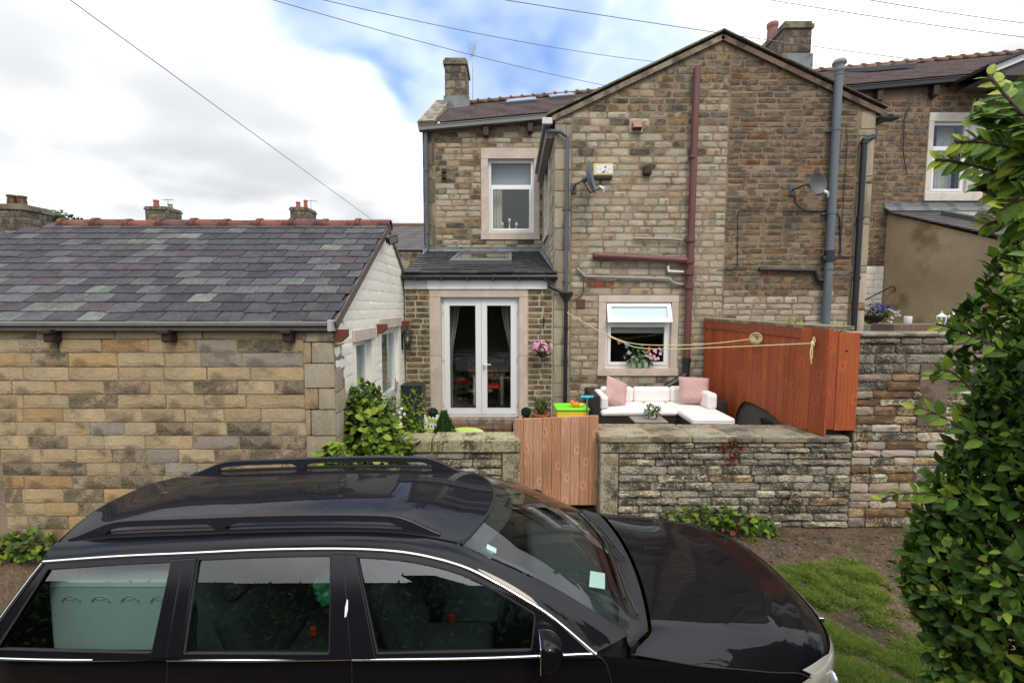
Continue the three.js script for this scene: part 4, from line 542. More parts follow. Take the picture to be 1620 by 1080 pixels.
  for (const [a, b, s] of [[x0 + 0.03, x0 + 0.30, 3], [x1 - 0.03, x1 - 0.34, 4]]) obj('curtain', grid(20, 14, (u, v) => { const t = 1 - v, w = lerp(0.42, 1, sstep(0.45, 1, t)); return [lerp(a, b, u * w), lerp(y0 + 0.02, y1 - 0.06, t), EF - 0.42 + 0.03 * Math.sin(u * 22)]; }), std([0.42, 0.41, 0.33], { roughness: 1 }), house);
  // fascia, gutter, roof
  const fa = X(638, 8.2), fb = X(867, 8.2), fy0 = Y(457, 8.2), fy1 = Y(442, 8.2); obj('fascia', rb(fa + 0.42, fb, fy0, fy1, EF + 0.01, EF + 0.05, 0.006), M.upvc, house); obj('fascia', rb(fa, fa + 0.417, fy0, fy1, EF + 0.01, EF + 0.048, 0.006), phy([0.5, 0.51, 0.5]), house);
  const gy = Y(437, 8.15), gz = EF + 0.11, gx1 = X(882, 8.15); const gut = []; for (let k = 0; k < 6; k++) { const x = lerp(fa, gx1, (k + 0.5) / 6); gut.push(rb(x - 0.02, x + 0.02, gy - 0.075, gy + 0.01, gz - 0.065, gz + 0.065, 0.01)); } obj('gutter', [bar(V(fa - 0.03, gy - 0.01, gz), V(gx1, gy - 0.01, gz), 0.055, 12), ...gut], M.blackPipe, house);
  const ry0 = gy + 0.045, ry1 = Y(401, 11.48), roofAt = (x, t, k = 0) => V(x, lerp(ry0, ry1, t) + k, lerp(EF + 0.14, HR, t)), xl = (t) => lerp(X(638, 8.2), X(671, 11.5), t), xr = (t) => lerp(X(881, 8.18), X(856, 11.5), t);
  const roof = obj('lean_to_roof', quadPrism(roofAt(xl(0), 0), roofAt(xr(0), 0), roofAt(xr(1), 1), roofAt(xl(1), 1), 0.06), M.roofDark, house), sm2 = new Masonry('slate', 250), r = rng(91), rows = 11, slopeA = Math.atan2(ry1 - ry0, -HR + EF + 0.14), len = Math.hypot(ry1 - ry0, -HR + EF + 0.14);
  const RB = new THREE.Matrix4().makeBasis(V(1, 0, 0), V(0, Math.sin(slopeA), -Math.cos(slopeA)), V(0, Math.cos(slopeA), Math.sin(slopeA))).setPosition(0, ry0, EF + 0.14);
  for (let j = 0; j < rows; j++) { const v0 = j * len / rows - 0.03; let u = xl(j / rows) + 0.005; while (u < xr(j / rows) - 0.06) { const w = Math.min(0.22 + 0.14 * r(), xr(j / rows) - u); const m = RB.clone().multiply(new THREE.Matrix4().makeTranslation(u + w / 2, v0 + r() * 0.02, 0.02 + 0.012 * r())).multiply(new THREE.Matrix4().makeRotationX(-0.075)).multiply(new THREE.Matrix4().makeScale(w - 0.006, len / rows * 1.15, 2.2)); const c = V(0, 0, 0).setFromMatrixPosition(m); sm2.items.push({ parent: roof, m, geo: slateGeos[Math.floor(r() * 10)], pal: PAL.slateDark, k: Math.floor(r() * 4), size: w / c.lengthSq() }); u += w; } }
  sm2.flush();
  obj('flashing', [quadPrism(roofAt(xl(0.96), 0.965, 0.07), roofAt(xr(0.96), 0.965, 0.07), roofAt(xr(1), 1, 0.13), roofAt(xl(1), 1, 0.13), 0.05), bx(xl(1), xr(1), ry1 + 0.05, ry1 + 0.17, HR + 0.022, HR + 0.03)], M.lead, house);
  obj('flashing', [quadPrism(roofAt(xr(0) - 0.06, 0.0, 0.05), roofAt(wx0 - 0.025, 0.0, 0.15), roofAt(wx0 - 0.025, 1, 0.15), roofAt(xr(1) - 0.08, 1, 0.08), 0.02)], M.lead, house);
  const s0 = X(722, 9.9), s1 = X(806, 9.9), fr = obj('rooflight', [quadPrism(roofAt(s0 - 0.06, 0.30, 0.12), roofAt(s1 + 0.06, 0.30, 0.12), roofAt(s1, 0.36, 0.14), roofAt(s0, 0.36, 0.14), 0.1), quadPrism(roofAt(s0 - 0.05, 0.3, 0.125), roofAt(s0 + 0.02, 0.3, 0.125), roofAt(s0 + 0.04, 0.74, 0.125), roofAt(s0 - 0.03, 0.74, 0.125), 0.1), quadPrism(roofAt(s1 - 0.02, 0.3, 0.125), roofAt(s1 + 0.05, 0.3, 0.125), roofAt(s1 + 0.05, 0.74, 0.125), roofAt(s1 - 0.02, 0.74, 0.125), 0.1), quadPrism(roofAt(s0, 0.72, 0.13), roofAt(s1, 0.72, 0.13), roofAt(s1, 0.77, 0.12), roofAt(s0, 0.77, 0.12), 0.1)], phy([0.14, 0.15, 0.15], { roughness: 0.4 }), house);
  obj('pane', quadPrism(roofAt(s0 + 0.02, 0.36, 0.11), roofAt(s1 - 0.02, 0.36, 0.11), roofAt(s1 - 0.02, 0.72, 0.11), roofAt(s0 + 0.04, 0.72, 0.11), 0.01), phy([0.05, 0.055, 0.04], { roughness: 0.04, clearcoat: 1 }), fr);
}
// -- rendered lean-to of the right house
{
  const x = X(1399, 11.5, 420), z1 = HR, z0 = -8.75, yt1 = Y(337, 11.5), yt0 = Y(382, 8.75), g = faceLeft(x);
  obj('lean_to_wall', slab([[z1, 0.5], [z0, 0.5], [z0, yt0], [z1, yt1]], -0.25, 0, g), std([0.53, 0.45, 0.31], { map: rep(T.render, 0.45), bumpMap: rep(T.mortarH, 2), bumpScale: 0.006, roughness: 0.95 }), house2);
  obj('lean_to_wall', bx(x + 0.25, x + 4.2, 0.5, yt0, z0 - 0.25, z0), std([0.53, 0.45, 0.31], { map: rep(T.render, 0.45) }), house2);
  const list = [], rows = 12, f = (xx, t, k) => V(xx, lerp(yt0, yt1, t) + k, lerp(z0 + 0.18, z1, t)); for (let k = 0; k < rows; k++) list.push(quadPrism(f(x - 0.07, k / rows, 0.065), f(x + 4.3, k / rows, 0.065), f(x + 4.3, Math.min(1, (k + 1.15) / rows), 0.05), f(x - 0.07, Math.min(1, (k + 1.15) / rows), 0.05), 0.03));
  obj('lean_to_roof', list, std([0.13, 0.11, 0.11], { map: rep(T.slate, 1.5), roughness: 0.7 }), house2);
  obj('flashing', [quadPrism(f(x - 0.1, 0.93, 0.10), f(x + 4.3, 0.93, 0.10), f(x + 4.3, 1, 0.17), f(x - 0.1, 1, 0.17), 0.04), bx(x - 0.1, x + 4.3, yt1 + 0.1, yt1 + 0.24, HR + 0.022, HR + 0.03)], M.lead, house2);
  const fr = obj('rooflight', quadPrism(f(x + 0.75, 0.3, 0.16), f(x + 2.2, 0.3, 0.16), f(x + 2.2, 0.78, 0.16), f(x + 0.75, 0.78, 0.16), 0.1), phy([0.09, 0.1, 0.11], { roughness: 0.45 }), house2); obj('pane', quadPrism(f(x + 0.83, 0.34, 0.168), f(x + 2.12, 0.34, 0.168), f(x + 2.12, 0.74, 0.168), f(x + 0.83, 0.74, 0.168), 0.006), phy([0.03, 0.035, 0.035], { roughness: 0.04, clearcoat: 1 }), fr);
  obj('gutter', rb(x - 0.08, x + 4.3, yt0 - 0.06, yt0 + 0.04, z0 + 0.15, z0 + 0.27, 0.03), M.whitePlastic, house2); obj('fascia', rb(x - 0.06, x + 4.3, yt0 - 0.16, yt0 + 0.0, z0 + 0.005, z0 + 0.045, 0.005), M.upvc, house2);
}
// -- pipes on the walls
{
  const zq = HW + 0.09, P = (px, py, d = 8.2) => { const p = at(px, py, d); return p; };
  const ring = (p, r, h = 0.07) => norm(new THREE.CylinderGeometry(r, r, h, 14).translate(p.x, p.y, p.z));
  // brown soil stack with its branch
  const sx = X(1091, 8.2, 420), sz = -8.2, col = []; for (const py of [248, 378, 412, 430, 452]) col.push(ring(V(sx, Y(py, 8.2), sz), py > 300 ? 0.085 : 0.072, py > 300 ? 0.10 : 0.05));
  obj('soil_pipe', [bar(V(sx, Y(572, 8.2), sz), V(sx + 0.03, Y(108, 8.2), sz), 0.06, 16), ...col, bar(V(X(942, 8.2), Y(404, 8.2), sz), V(sx, Y(412, 8.2), sz), 0.058, 14), norm(new THREE.SphereGeometry(0.066, 12, 8).translate(X(942, 8.2), Y(404, 8.2), sz)), bar(V(X(957, 8.2), Y(405, 8.2), sz), V(X(959, 8.2), Y(405, 8.2), sz), 0.066, 14), bar(V(X(986, 8.2), Y(406.5, 8.2), sz), V(X(989, 8.2), Y(406.6, 8.2), sz), 0.066, 14), bar(V(X(943, 8.2), Y(404, 8.2), sz), V(X(943, 8.2), Y(404, 8.2), HW), 0.06, 12)], M.brownPipe, house);
  obj('drain_bend', [pipe([V(sx, Y(568, 8.2), sz), V(sx - 0.005, Y(592, 8.2), sz), V(X(1071, 8.2), Y(604, 8.2), sz + 0.02), V(X(1056, 8.2), Y(612, 8.2), sz + 0.05), V(X(1056, 8.2), 0.75, sz + 0.05)], 0.066, 14), ring(V(sx, Y(570, 8.2), sz), 0.076, 0.1)], M.blackPipe, house);
  const wp = (name, pts, r, m) => obj(name, pipe(pts.map(([a, b]) => P(a, b, 8.24)), r, 10), m, house);
  wp('waste_pipe', [[1002, 377], [1062, 378], [1080, 380]], 0.022, M.wastePipe); wp('waste_pipe', [[912, 424], [926, 437], [1057, 441], [1070, 449], [1083, 450]], 0.024, M.wastePipe); wp('waste_pipe', [[1057, 420], [1058, 429], [1083, 430]], 0.022, M.whitePlastic);
  // grey downpipe of the wing with its hopper, black below
  const dx = X(897, 8.2, 330); obj('downpipe', [pipe([V(wx0 - 0.12, Y(203, 8.2), HW - 0.02), V(dx - 0.12, Y(208, 8.2), -8.2), V(dx, Y(216, 8.2), -8.2), V(dx, Y(462, 8.2), -8.2)], 0.034, 12), ...[330, 388, 446].map((py) => ring(V(dx, Y(py, 8.2), -8.2), 0.043, 0.04)), ...[330, 446].map((py) => bx(dx - 0.07, dx + 0.07, Y(py, 8.2) - 0.014, Y(py, 8.2) + 0.014, HW, HW + 0.03))], M.greyPipe, house);
  obj('hopper', [lathe([[0.03, -0.14], [0.05, -0.1], [0.12, 0.0], [0.125, 0.05], [0.105, 0.05], [0.03, -0.06]], dx, Y(466, 8.2), -8.19, 18)], M.blackPipe, house);
  obj('downpipe', [bar(V(dx, 0.6, -8.2), V(dx, Y(470, 8.2), -8.2), 0.035, 12), ...[520, 571].map((py) => ring(V(dx, Y(py, 8.2), -8.2), 0.045, 0.05))], M.blackPipe, house);
  obj('downpipe', pipe([V(X(869, 8.15), Y(441, 8.15), EF + 0.11), V(X(869, 8.15), Y(452, 8.15), EF + 0.11), V(dx - 0.04, Y(464, 8.15), -8.19)], 0.033, 12), M.blackPipe, house);
  // far left downpipe
  const lx = X(677, 11.4); obj('downpipe', [bar(V(lx, Y(394, 11.4), HR + 0.08), V(lx, eave(tx0) - 0.05, HR + 0.08), 0.048, 12), pipe([V(lx, Y(394, 11.4), HR + 0.08), V(lx - 0.05, Y(401, 11.4), HR + 0.2), V(X(668, 11), Y(408, 11), HR + 0.5)], 0.045, 10), ...[268, 368].map((py) => ring(V(lx, Y(py, 11.4), HR + 0.08), 0.06, 0.06))], M.greyPipe, house);
  // right house: tall flue, black rainwater pipe, waste
  const fx = X(1318, 8.2, 300), ft = V(fx, Y(110, 8.18), -8.18); obj('flue_pipe', [bar(V(fx, 1.2, -8.2), V(fx, Y(103, 8.2), -8.2), 0.066, 18), ring(V(fx, Y(410, 8.2), -8.2), 0.076, 0.04), ...[113, 118].map((py) => ring(V(fx, Y(py, 8.2), -8.2), 0.073, 0.02)), ...[205, 337].map((py) => bx(fx - 0.13, fx + 0.10, Y(py, 8.2) - 0.012, Y(py, 8.2) + 0.012, HW + 0.01, HW + 0.05)), ...[205, 337, 425].map((py) => ring(V(fx, Y(py, 8.2), -8.2), 0.075, 0.035))], M.bluePipe, house2);
  obj('flue_cap', [lathe([[0.08, -0.09], [0.08, 0.0], [0.105, 0.01], [0.11, 0.04], [0.09, 0.085], [0, 0.095]], fx, Y(103, 8.2), -8.2, 20)], std([0.3, 0.3, 0.3], { map: T.grime }), house2);
  obj('pipe_joint', [ring(V(fx, Y(405, 8.2), -8.2), 0.082, 0.2), rb(fx - 0.13, fx + 0.12, Y(408, 8.2) - 0.05, Y(408, 8.2) + 0.03, -8.24, -8.16, 0.02)], M.blackPipe, house2);
  const bx2 = X(1363, 8.2, 350); obj('downpipe', [pipe([V(X(1391, 8.0), Y(194, 8.0), HW - 0.05), V(X(1389, 8.0), Y(207, 8.05), HW - 0.02), V(bx2 + 0.0, Y(220, 8.2), HW + 0.07), V(bx2, 1.2, HW + 0.07)], 0.048, 12), ...[225, 345, 440].map((py) => ring(V(bx2, Y(py, 8.23), HW + 0.07), 0.06, 0.06))], M.blackPipe, house2);
  obj('eaves_gutter', [rb(wx1 + 0.1, wx1 + 0.24, Y(187, 8.2), Y(178, 8.2), HR + 0.25, HW + 0.12, 0.03), rb(wx1 + 0.02, wx1 + 0.34, Y(188, 8.2), Y(181, 8.2), HW - 0.05, HW + 0.12, 0.02)], M.blackPipe, house2);
  obj('waste_pipe', pipe([P(1201, 426, 8.24), P(1290, 428, 8.24), P(1295, 443, 8.24), P(1312, 444, 8.22)], 0.032, 12), M.blackPipe, house2);
  const cab = (pts, r, h, m = M.blackPlastic, d = 8.275) => obj('cable', tube(pts.map(([a, b]) => at(a, b, d)), r, 0, 5, 0.2), m, h);
  cab([[1258, 303], [1259, 320], [1268, 330], [1285, 334], [1320, 334], [1329, 345], [1330, 400], [1322, 409]], 0.011, house2); cab([[1312, 333], [1260, 333], [1175, 332], [1168, 337], [1167, 420], [1160, 426], [1135, 427]], 0.007, house2); cab([[1340, 200], [1341, 225], [1336, 300], [1334, 335], [1330, 404], [1358, 405]], 0.006, house2); cab([[924, 432], [922, 465], [908, 474]], 0.006, house);
  obj('cable', tube([[1445, 160], [1432, 185], [1430, 240], [1435, 275]].map(([a, b]) => at(a, b, 11.45)), 0.012, 0, 5, 0.3), M.blackPlastic, house2);
  // vents and odd blocks
  const v = P(1008, 198, 8.25); obj('vent_cowl', [rb(v.x - 0.09, v.x + 0.09, v.y - 0.09, v.y + 0.09, HW, HW + 0.03, 0.004), quadPrism(V(v.x - 0.085, v.y + 0.075, HW + 0.03), V(v.x - 0.085, v.y - 0.06, HW + 0.14), V(v.x + 0.085, v.y - 0.06, HW + 0.14), V(v.x + 0.085, v.y + 0.075, HW + 0.03), 0.012), bx(v.x - 0.085, v.x - 0.078, v.y - 0.06, v.y + 0.03, HW + 0.03, HW + 0.12), bx(v.x + 0.078, v.x + 0.085, v.y - 0.06, v.y + 0.03, HW + 0.03, HW + 0.12)], phy([0.33, 0.17, 0.12], { roughness: 0.5 }), house);
  obj('vent_mortar', rb(v.x - 0.125, v.x + 0.115, v.y - 0.115, v.y + 0.12, HW - 0.01, HW + 0.022, 0.01), M.mortarPale, house);
  const k = P(1024, 270, 8.25); obj('stone_stub', rb(k.x - 0.07, k.x + 0.07, k.y - 0.07, k.y + 0.08, HW - 0.01, HW + 0.11, 0.02), stoneMat([0.085, 0.045, 0.03]), house);
  const ab = P(919, 480, 8.28); const holes = []; for (let i = 0; i < 5; i++) for (let j = 0; j < 5; j++) holes.push(bx(ab.x - 0.062 + i * 0.028, ab.x - 0.05 + i * 0.028, ab.y - 0.062 + j * 0.028, ab.y - 0.05 + j * 0.028, HW + 0.024, HW + 0.026)); obj('air_brick', rb(ab.x - 0.08, ab.x + 0.08, ab.y - 0.08, ab.y + 0.08, HW - 0.01, HW + 0.024, 0.006), std([0.15, 0.06, 0.045]), house); obj('air_holes', holes, M.blackPlastic, house);
  const pr = rng(15); obj('paint_marks', Array.from({ length: 16 }, () => { const q = P(938 + pr() * 34, 447 + pr() * 9, 8.28); return norm(new THREE.SphereGeometry(0.012 + 0.02 * pr(), 8, 6).scale(1.4, 0.7, 0.1).translate(q.x, q.y, HW + 0.008)); }), std([0.40, 0.05, 0.055]), house);
  const bm = P(985, 611, 8.25); obj('boiler_outlet', [pipe([V(bm.x, bm.y, HW), V(bm.x, bm.y, HW + 0.08), V(bm.x - 0.02, bm.y - 0.03, HW + 0.12)], 0.035, 10)], M.blackPipe, house);
  for (const [px, py, s] of [[702, 270, 0.05], [702, 279, 0.05]]) { const q = P(px, py, 11.45); obj('stone_stub', rb(q.x - s, q.x + s, q.y - s, q.y + s, HR, HR + 0.08, 0.02), stoneMat([0.07, 0.04, 0.03]), house); }
}
// ---------- yard floor and steps (raised behind the lane wall) ----------
const FLOOR = 0.72, LOW = 0.26;
struct('yard_paving', [bx(0.02, 3.9, 0.0, FLOOR, HW, -6.32), bx(GXR, 0.02, 0.0, LOW, EF, -6.12)], std([0.33, 0.29, 0.235], { map: rep(T.stone, 1.2), bumpMap: rep(T.mortarH, 2), bumpScale: 0.006, roughness: 0.9 }));
struct('neighbour_yard', bx(4.6, 16, 0, 1.25, HR, -6.3), std([0.3, 0.26, 0.21], { map: rep(T.stone, 1.2), roughness: 0.9 }));
{
  const st = thing('door_steps', 'reddish stone steps rising from the low yard to the french doors', 'steps'), r = rng(3), red = [[0.25, 0.14, 0.085], [0.30, 0.17, 0.10], [0.22, 0.12, 0.08]].map((c) => stoneMat(c));
  for (let row = 0; row < 2; row++) { const z0 = EF + 0.02 + (row ? 0.3 : 0), z1 = z0 + 0.3, y1 = row ? 0.44 : 0.62; let x = -1.62; let k = 0; while (x < 0.0) { const w = Math.min(0.34 + 0.2 * r(), 0.01 - x); if (w > 0.05) obj('stone', rb(x + 0.004, x + w - 0.004, LOW + (row ? 0 : 0), y1 - r() * 0.012, z0, z1 + r() * 0.01, 0.014), red[k++ % 3], st); x += w; } }
}
// ---------- lane walls ----------
const pickL = (u, v, r) => { const q = r(); return ['lichen', q < 0.24 ? 0 : q < 0.46 ? 1 : q < 0.6 ? 2 : q < 0.78 ? 3 : q < 0.85 ? 4 : q < 0.93 ? 5 : 6]; };
const wallX0 = X(949, 5.75, 760), wallX1 = X(1344, 5.75, 760), PF = -5.75;
function copingStones(parent, list, z0, z1, y0, mats, seed) { const r = rng(seed); list.forEach(([a, b, y1], k) => { const g = new RoundedBoxGeometry(b - a - 0.012, y1 - y0, z0 - z1, 3, 0.022), p = g.attributes.position; for (let i = 0; i < p.count; i++) { const n = (fbm3(p.getX(i) * 4 + k * 9, p.getY(i) * 5, p.getZ(i) * 4, 3, 7) - 0.5) * 0.03; p.setY(i, p.getY(i) + n * 0.5); p.setZ(i, p.getZ(i) + n); } g.computeVertexNormals(); obj('coping', boxUV(g.translate((a + b) / 2, (y0 + y1) / 2, (z0 + z1) / 2)), mats[k % mats.length], parent); }); }
const copT = stoneMat([0.40, 0.345, 0.235]), copT2 = stoneMat([0.34, 0.30, 0.22]), copT3 = stoneMat([0.38, 0.335, 0.245]);
{
  const w = thing('stone_wall', 'lichen-spotted dry coursed stone wall right of the timber gate, with flat copings', 'wall'), top = 1.04;
  const core = obj('wall_core', bx(wallX0 + 0.02, wallX1, -0.2, top, -6.28, PF), M.mortarDark, w), mas = new Masonry('stone', 300);
  coursed(mas, core, faceZ(PF), { seed: 101, v0: -0.09, v1: top - 0.14, left: wallX0 + 0.24, right: wallX1, h: 0.098, hVar: 0.45, lMin: 0.24, lMax: 0.72, joint: 0.011, depth: 0.03, geos: GEO.rubble, twist: 0.016, pick: pickL });
  coursed(mas, core, faceZ(PF), { seed: 102, v0: top - 0.14, v1: top, left: wallX0 + 0.9, right: wallX1, h: 0.07, lMin: 0.25, lMax: 0.55, joint: 0.012, depth: 0.03, geos: GEO.rubble, twist: 0.02, pick: pickL });
  { const pm = lichenMat([0.66, 0.64, 0.57], { map: rep(T.lichen, 1.6) }); obj('stone', rb(wallX0, wallX0 + 0.88, top - 0.135, top, PF - 0.05, PF + 0.032, 0.016), pm, core); obj('stone', rb(wallX0, wallX0 + 0.23, -0.1, top - 0.145, PF - 0.05, PF + 0.036, 0.016), pm, core); }
  mas.add(core, faceLeft(wallX0 + 0.02), -6.26, PF + 0.02, 0.02, top - 0.01, 0.015, GEO.dressed[3], PAL.lichen, 1); mas.flush();
  const c = (px) => X(px, 5.7, 690); copingStones(w, [[wallX0 - 0.02, c(1096), 1.135], [c(1096), c(1207), 1.13], [c(1207), c(1346), 1.12]], -5.70, -6.32, top, [copT, copT3, copT2], 5);
}
const TW1 = 7.6, TWtop = Y(533, 5.75);
{
  const w = thing('stone_wall', 'tall stone wall running from the orange fence to the hedge', 'wall'), a = wallX1 + 0.002;
  const core = obj('wall_core', bx(a, TW1, -0.2, TWtop, -6.2, PF), M.mortarDark, w), mas = new Masonry('stone', 220);
  coursed(mas, core, faceZ(PF), { seed: 111, v0: -0.09, v1: TWtop, left: a, right: TW1, h: 0.112, hVar: 0.4, lMin: 0.25, lMax: 0.62, joint: 0.012, depth: 0.026, geos: GEO.rubble, twist: 0.014, pick: (u, v, r) => { const q = r(); if (v > 1.85 + 0.2 * Math.sin(u * 5)) return q < 0.7 ? ['lichen', q < 0.4 ? 5 : q < 0.6 ? 1 : 3] : ['washed', 5]; return q < 0.34 ? ['washed', [0, 1, 2, 2, 5, 3][Math.floor(r() * 6)]] : q < 0.52 ? ['brown', 5] : ['lichen', [0, 2, 4, 6][Math.floor(r() * 4)]]; } });
  mas.flush(); copingStones(w, [[a, a + 1.0, TWtop + 0.05], [a + 1.0, a + 2.1, TWtop + 0.05], [a + 2.1, TW1, TWtop + 0.05]], -5.70, -6.24, TWtop, [copT2, copT], 9);
  obj('wall_patch', rb(5.18, 5.55, 1.25, 2.05, PF + 0.0, PF + 0.035, 0.012), std([0.20, 0.155, 0.115], { map: rep(T.render, 1.2), bumpMap: rep(T.stoneH, 2), bumpScale: 0.02 }), w);
}
{
  const w = thing('stone_wall', 'low stone wall between the outbuilding and the gate, under two thick mossy copings', 'wall'), x1 = X(823, 5.8, 740), top = 0.90, z = -5.8;
  const core = obj('wall_core', bx(GXR + 0.01, x1 - 0.01, -0.2, top, -6.1, z), M.mortarDark, w), mas = new Masonry('stone', 160);
  coursed(mas, core, faceZ(z), { seed: 121, v0: -0.09, v1: top, left: GXR + 0.02, right: x1 - 0.24, h: 0.11, lMin: 0.25, lMax: 0.7, joint: 0.012, depth: 0.026, geos: GEO.rubble, twist: 0.014, pick: pickL });
  for (const [a, b] of [[-0.1, 0.42], [0.43, 0.9]]) obj('stone', rb(x1 - 0.235, x1, a, b - 0.006, z - 0.05, z + 0.035, 0.016), lichenMat([0.62, 0.6, 0.5], { map: rep(T.lichen, 1.6) }), core);
  mas.add(core, faceRight(x1 - 0.01), -z - 0.01, 6.08, 0.02, top - 0.01, 0.015, GEO.dressed[4], PAL.lichen, 0); mas.flush();
  const mid = X(683, 5.75, 715); copingStones(w, [[GXR + 0.05, mid, 1.06], [mid, x1 + 0.01, 1.075]], z + 0.06, -6.12, top, [lichenMat([0.56, 0.54, 0.36]), lichenMat([0.62, 0.60, 0.44])], 13);
}
// ---------- timber gate ----------
{
  const g = thing('timber_gate', 'plain softwood plank gate between the two lane walls', 'gate'), z = -5.93, a = X(814, 5.9, 720), b = X(947, 5.9, 720), n = 9, r = rng(8), tones = [[0.64, 0.33, 0.18], [0.70, 0.38, 0.225], [0.60, 0.295, 0.16], [0.66, 0.36, 0.21]];
  const mats = tones.map((c, k) => { const t = rep(T.wood, 1.1, 0.6); t.offset.set(k * 0.27, k * 0.13); return std(c, { map: t, bumpMap: rep(T.woodH, 2), bumpScale: 0.002, roughness: 0.65 }); });
  for (let k = 0; k < n; k++) { const x0 = a + (b - a) * k / n, x1 = a + (b - a) * (k + 1) / n, yt = lerp(Y(662.5, 5.93), Y(657, 5.93), k / (n - 1)); obj('plank', rb(x0 + 0.0015, x1 - 0.0015, 0.12, yt, z - 0.02, z + 0.003 * (k % 2), 0.007), mats[(k * 3 + (k >> 1)) % 4], g); }
  for (const y of [0.35, 1.15]) obj('rail', rb(a + 0.04, b - 0.04, y - 0.05, y + 0.05, z - 0.065, z - 0.021, 0.006), mats[0], g);
  for (const y of [0.42, 1.02]) obj('hinge', [bar(V(b - 0.012, y - 0.045, z + 0.008), V(b - 0.012, y + 0.045, z + 0.008), 0.009), rb(b - 0.035, b - 0.008, y - 0.04, y + 0.04, z + 0.002, z + 0.007, 0.002)], M.metal, g);
}
// ---------- orange stained fence dividing the two yards ----------
{
  const f = thing('timber_fence', 'orange stained board fence between the two yards, with an arched cut-out at its foot', 'fence');
  const A = V(X(1115, 8.25, 560), 0, -8.25), Bp = V(X(1305, 5.80, 600), 0, -5.80), L = Bp.clone().sub(A).setY(0).length(), dir = Bp.clone().sub(A).normalize(), nrm = V(-dir.z * -1, 0, 0); const out = V(dir.z, 0, -dir.x); if (out.x > 0) out.negate();
  const M4 = new THREE.Matrix4().makeBasis(dir, V(0, 1, 0), dir.clone().cross(V(0, 1, 0))).setPosition(A.x, 0, A.z), side = out.dot(dir.clone().cross(V(0, 1, 0))) > 0 ? 1 : -1;
  const tones = [[0.43, 0.092, 0.024], [0.48, 0.108, 0.027], [0.39, 0.082, 0.022], [0.45, 0.098, 0.025]], mats = tones.map((c, k) => { const t = rep(T.wood, 1.0, 0.55); t.offset.set(k * 0.31, k * 0.19); return std(c, { map: t, bumpMap: rep(T.woodH, 2), bumpScale: 0.0015, roughness: 0.55 }); });
  const yT = (u) => lerp(Y(506, 8.25), Y(521, 5.80), u / L), arch = (u) => { const t = u / L, c = 0.46; if (t < 0.34 || t > 0.84) return 0; const q = t < c ? (t - 0.34) / (c - 0.34) : 1 - (t - c) / (0.84 - c); return 0.56 * Math.sqrt(Math.max(0, 1 - (1 - q) * (1 - q))); };
  const yB = (u) => FLOOR + 0.02 + 0.28 * sstep(0.55, 1, u / L), n = 21; const wide = 0.86; let u = 0;
  for (let k = 0; k < n; k++) { const u1 = L * wide * (k + 1) / n - 0.004; const s = new THREE.Shape(), pts = [[u, yT(u) - 0.12], [u, Math.max(yB(u), FLOOR + arch(u))]]; for (let i = 1; i <= 4; i++) { const q = u + (u1 - u) * i / 4; pts.push([q, Math.max(yB(q), FLOOR + arch(q))]); } pts.push([u1, yT(u1) - 0.12]); const sh = new THREE.Shape(pts.map((p) => new THREE.Vector2(...p))); obj('board', boxUV(new THREE.ExtrudeGeometry(sh, { depth: 0.012, bevelEnabled: true, bevelSize: 0.002, bevelThickness: 0.003, bevelSegments: 1 }).translate(0, 0, side * [0, 0.005, 0.001, 0.004, 0.002][k % 5] )).applyMatrix4(M4), mats[(k * 5 + (k >> 2)) % 4], f); u = u1 + 0.004; }
  obj('top_rail', slab([[0, yT(0) - 0.14], [L * wide, yT(L * wide) - 0.14], [L * wide, yT(L * wide)], [0, yT(0)]], side > 0 ? 0.018 : -0.022, side > 0 ? 0.04 : -0.0, M4), std([0.33, 0.08, 0.028], { map: rep(T.wood, 0.4, 1.2), roughness: 0.55 }), f);
  for (let k = 0; k < 2; k++) { const a = L * (wide + 0.002 + k * 0.07), b = a + L * (k ? 0.098 : 0.068); obj('wide_board', slab([[a, 1.12], [b, 1.14], [b, yT(b) + 0.01], [a, yT(a) + 0.01]], side > 0 ? 0.016 : -0.05, side > 0 ? 0.05 : -0.016, M4), mats[k + 1], f); }
  // end boards facing the lane
  const e0 = Bp.x - 0.045, yb = 1.21, z = -5.725; const s = rb(e0, e0 + 0.14, yb, Y(523, 5.72), z - 0.03, z, 0.004), s2 = rb(e0 + 0.142, X(1358, 5.72, 600), yb - 0.01, Y(526, 5.72), z - 0.02, z + 0.008, 0.006); obj('end_board', s, mats[0], f); obj('end_board', s2, mats[1], f);
  obj('knot_hole', norm(new THREE.CylinderGeometry(0.014, 0.014, 0.006, 10).rotateX(Math.PI / 2).translate(e0 + 0.25, Y(555, 5.72), z + 0.008)), M.blackPlastic, f);
  // dividing wall behind the boards with its stone top
  const back = out.clone().multiplyScalar(-0.05), wq = (p, k) => p.clone().addScaledVector(out, -k);
  obj('wall_behind', [quadPrism(wq(Bp, 0.05).setY(yT(L) - 0.05), wq(Bp, 0.36).setY(yT(L) - 0.05), wq(A, 0.36).setY(yT(0) - 0.05), wq(A, 0.05).setY(yT(0) - 0.05), 2.2)], M.mortarDark, f);
  obj('wall_top', quadPrism(wq(Bp, -0.04).setY(yT(L) + 0.04), wq(Bp, 0.42).setY(yT(L) + 0.04), wq(A, 0.42).setY(yT(0) + 0.04), wq(A, -0.04).setY(yT(0) + 0.04), 0.045), copT, f);
  const bp = V(A.x, 0, A.z).lerp(Bp, 0.56).addScaledVector(out, 0.0); // dark covered drum lying in the arch
  const d = thing('covered_drum', 'dark rounded drum standing in the arched cut-out at the foot of the orange fence', 'drum');
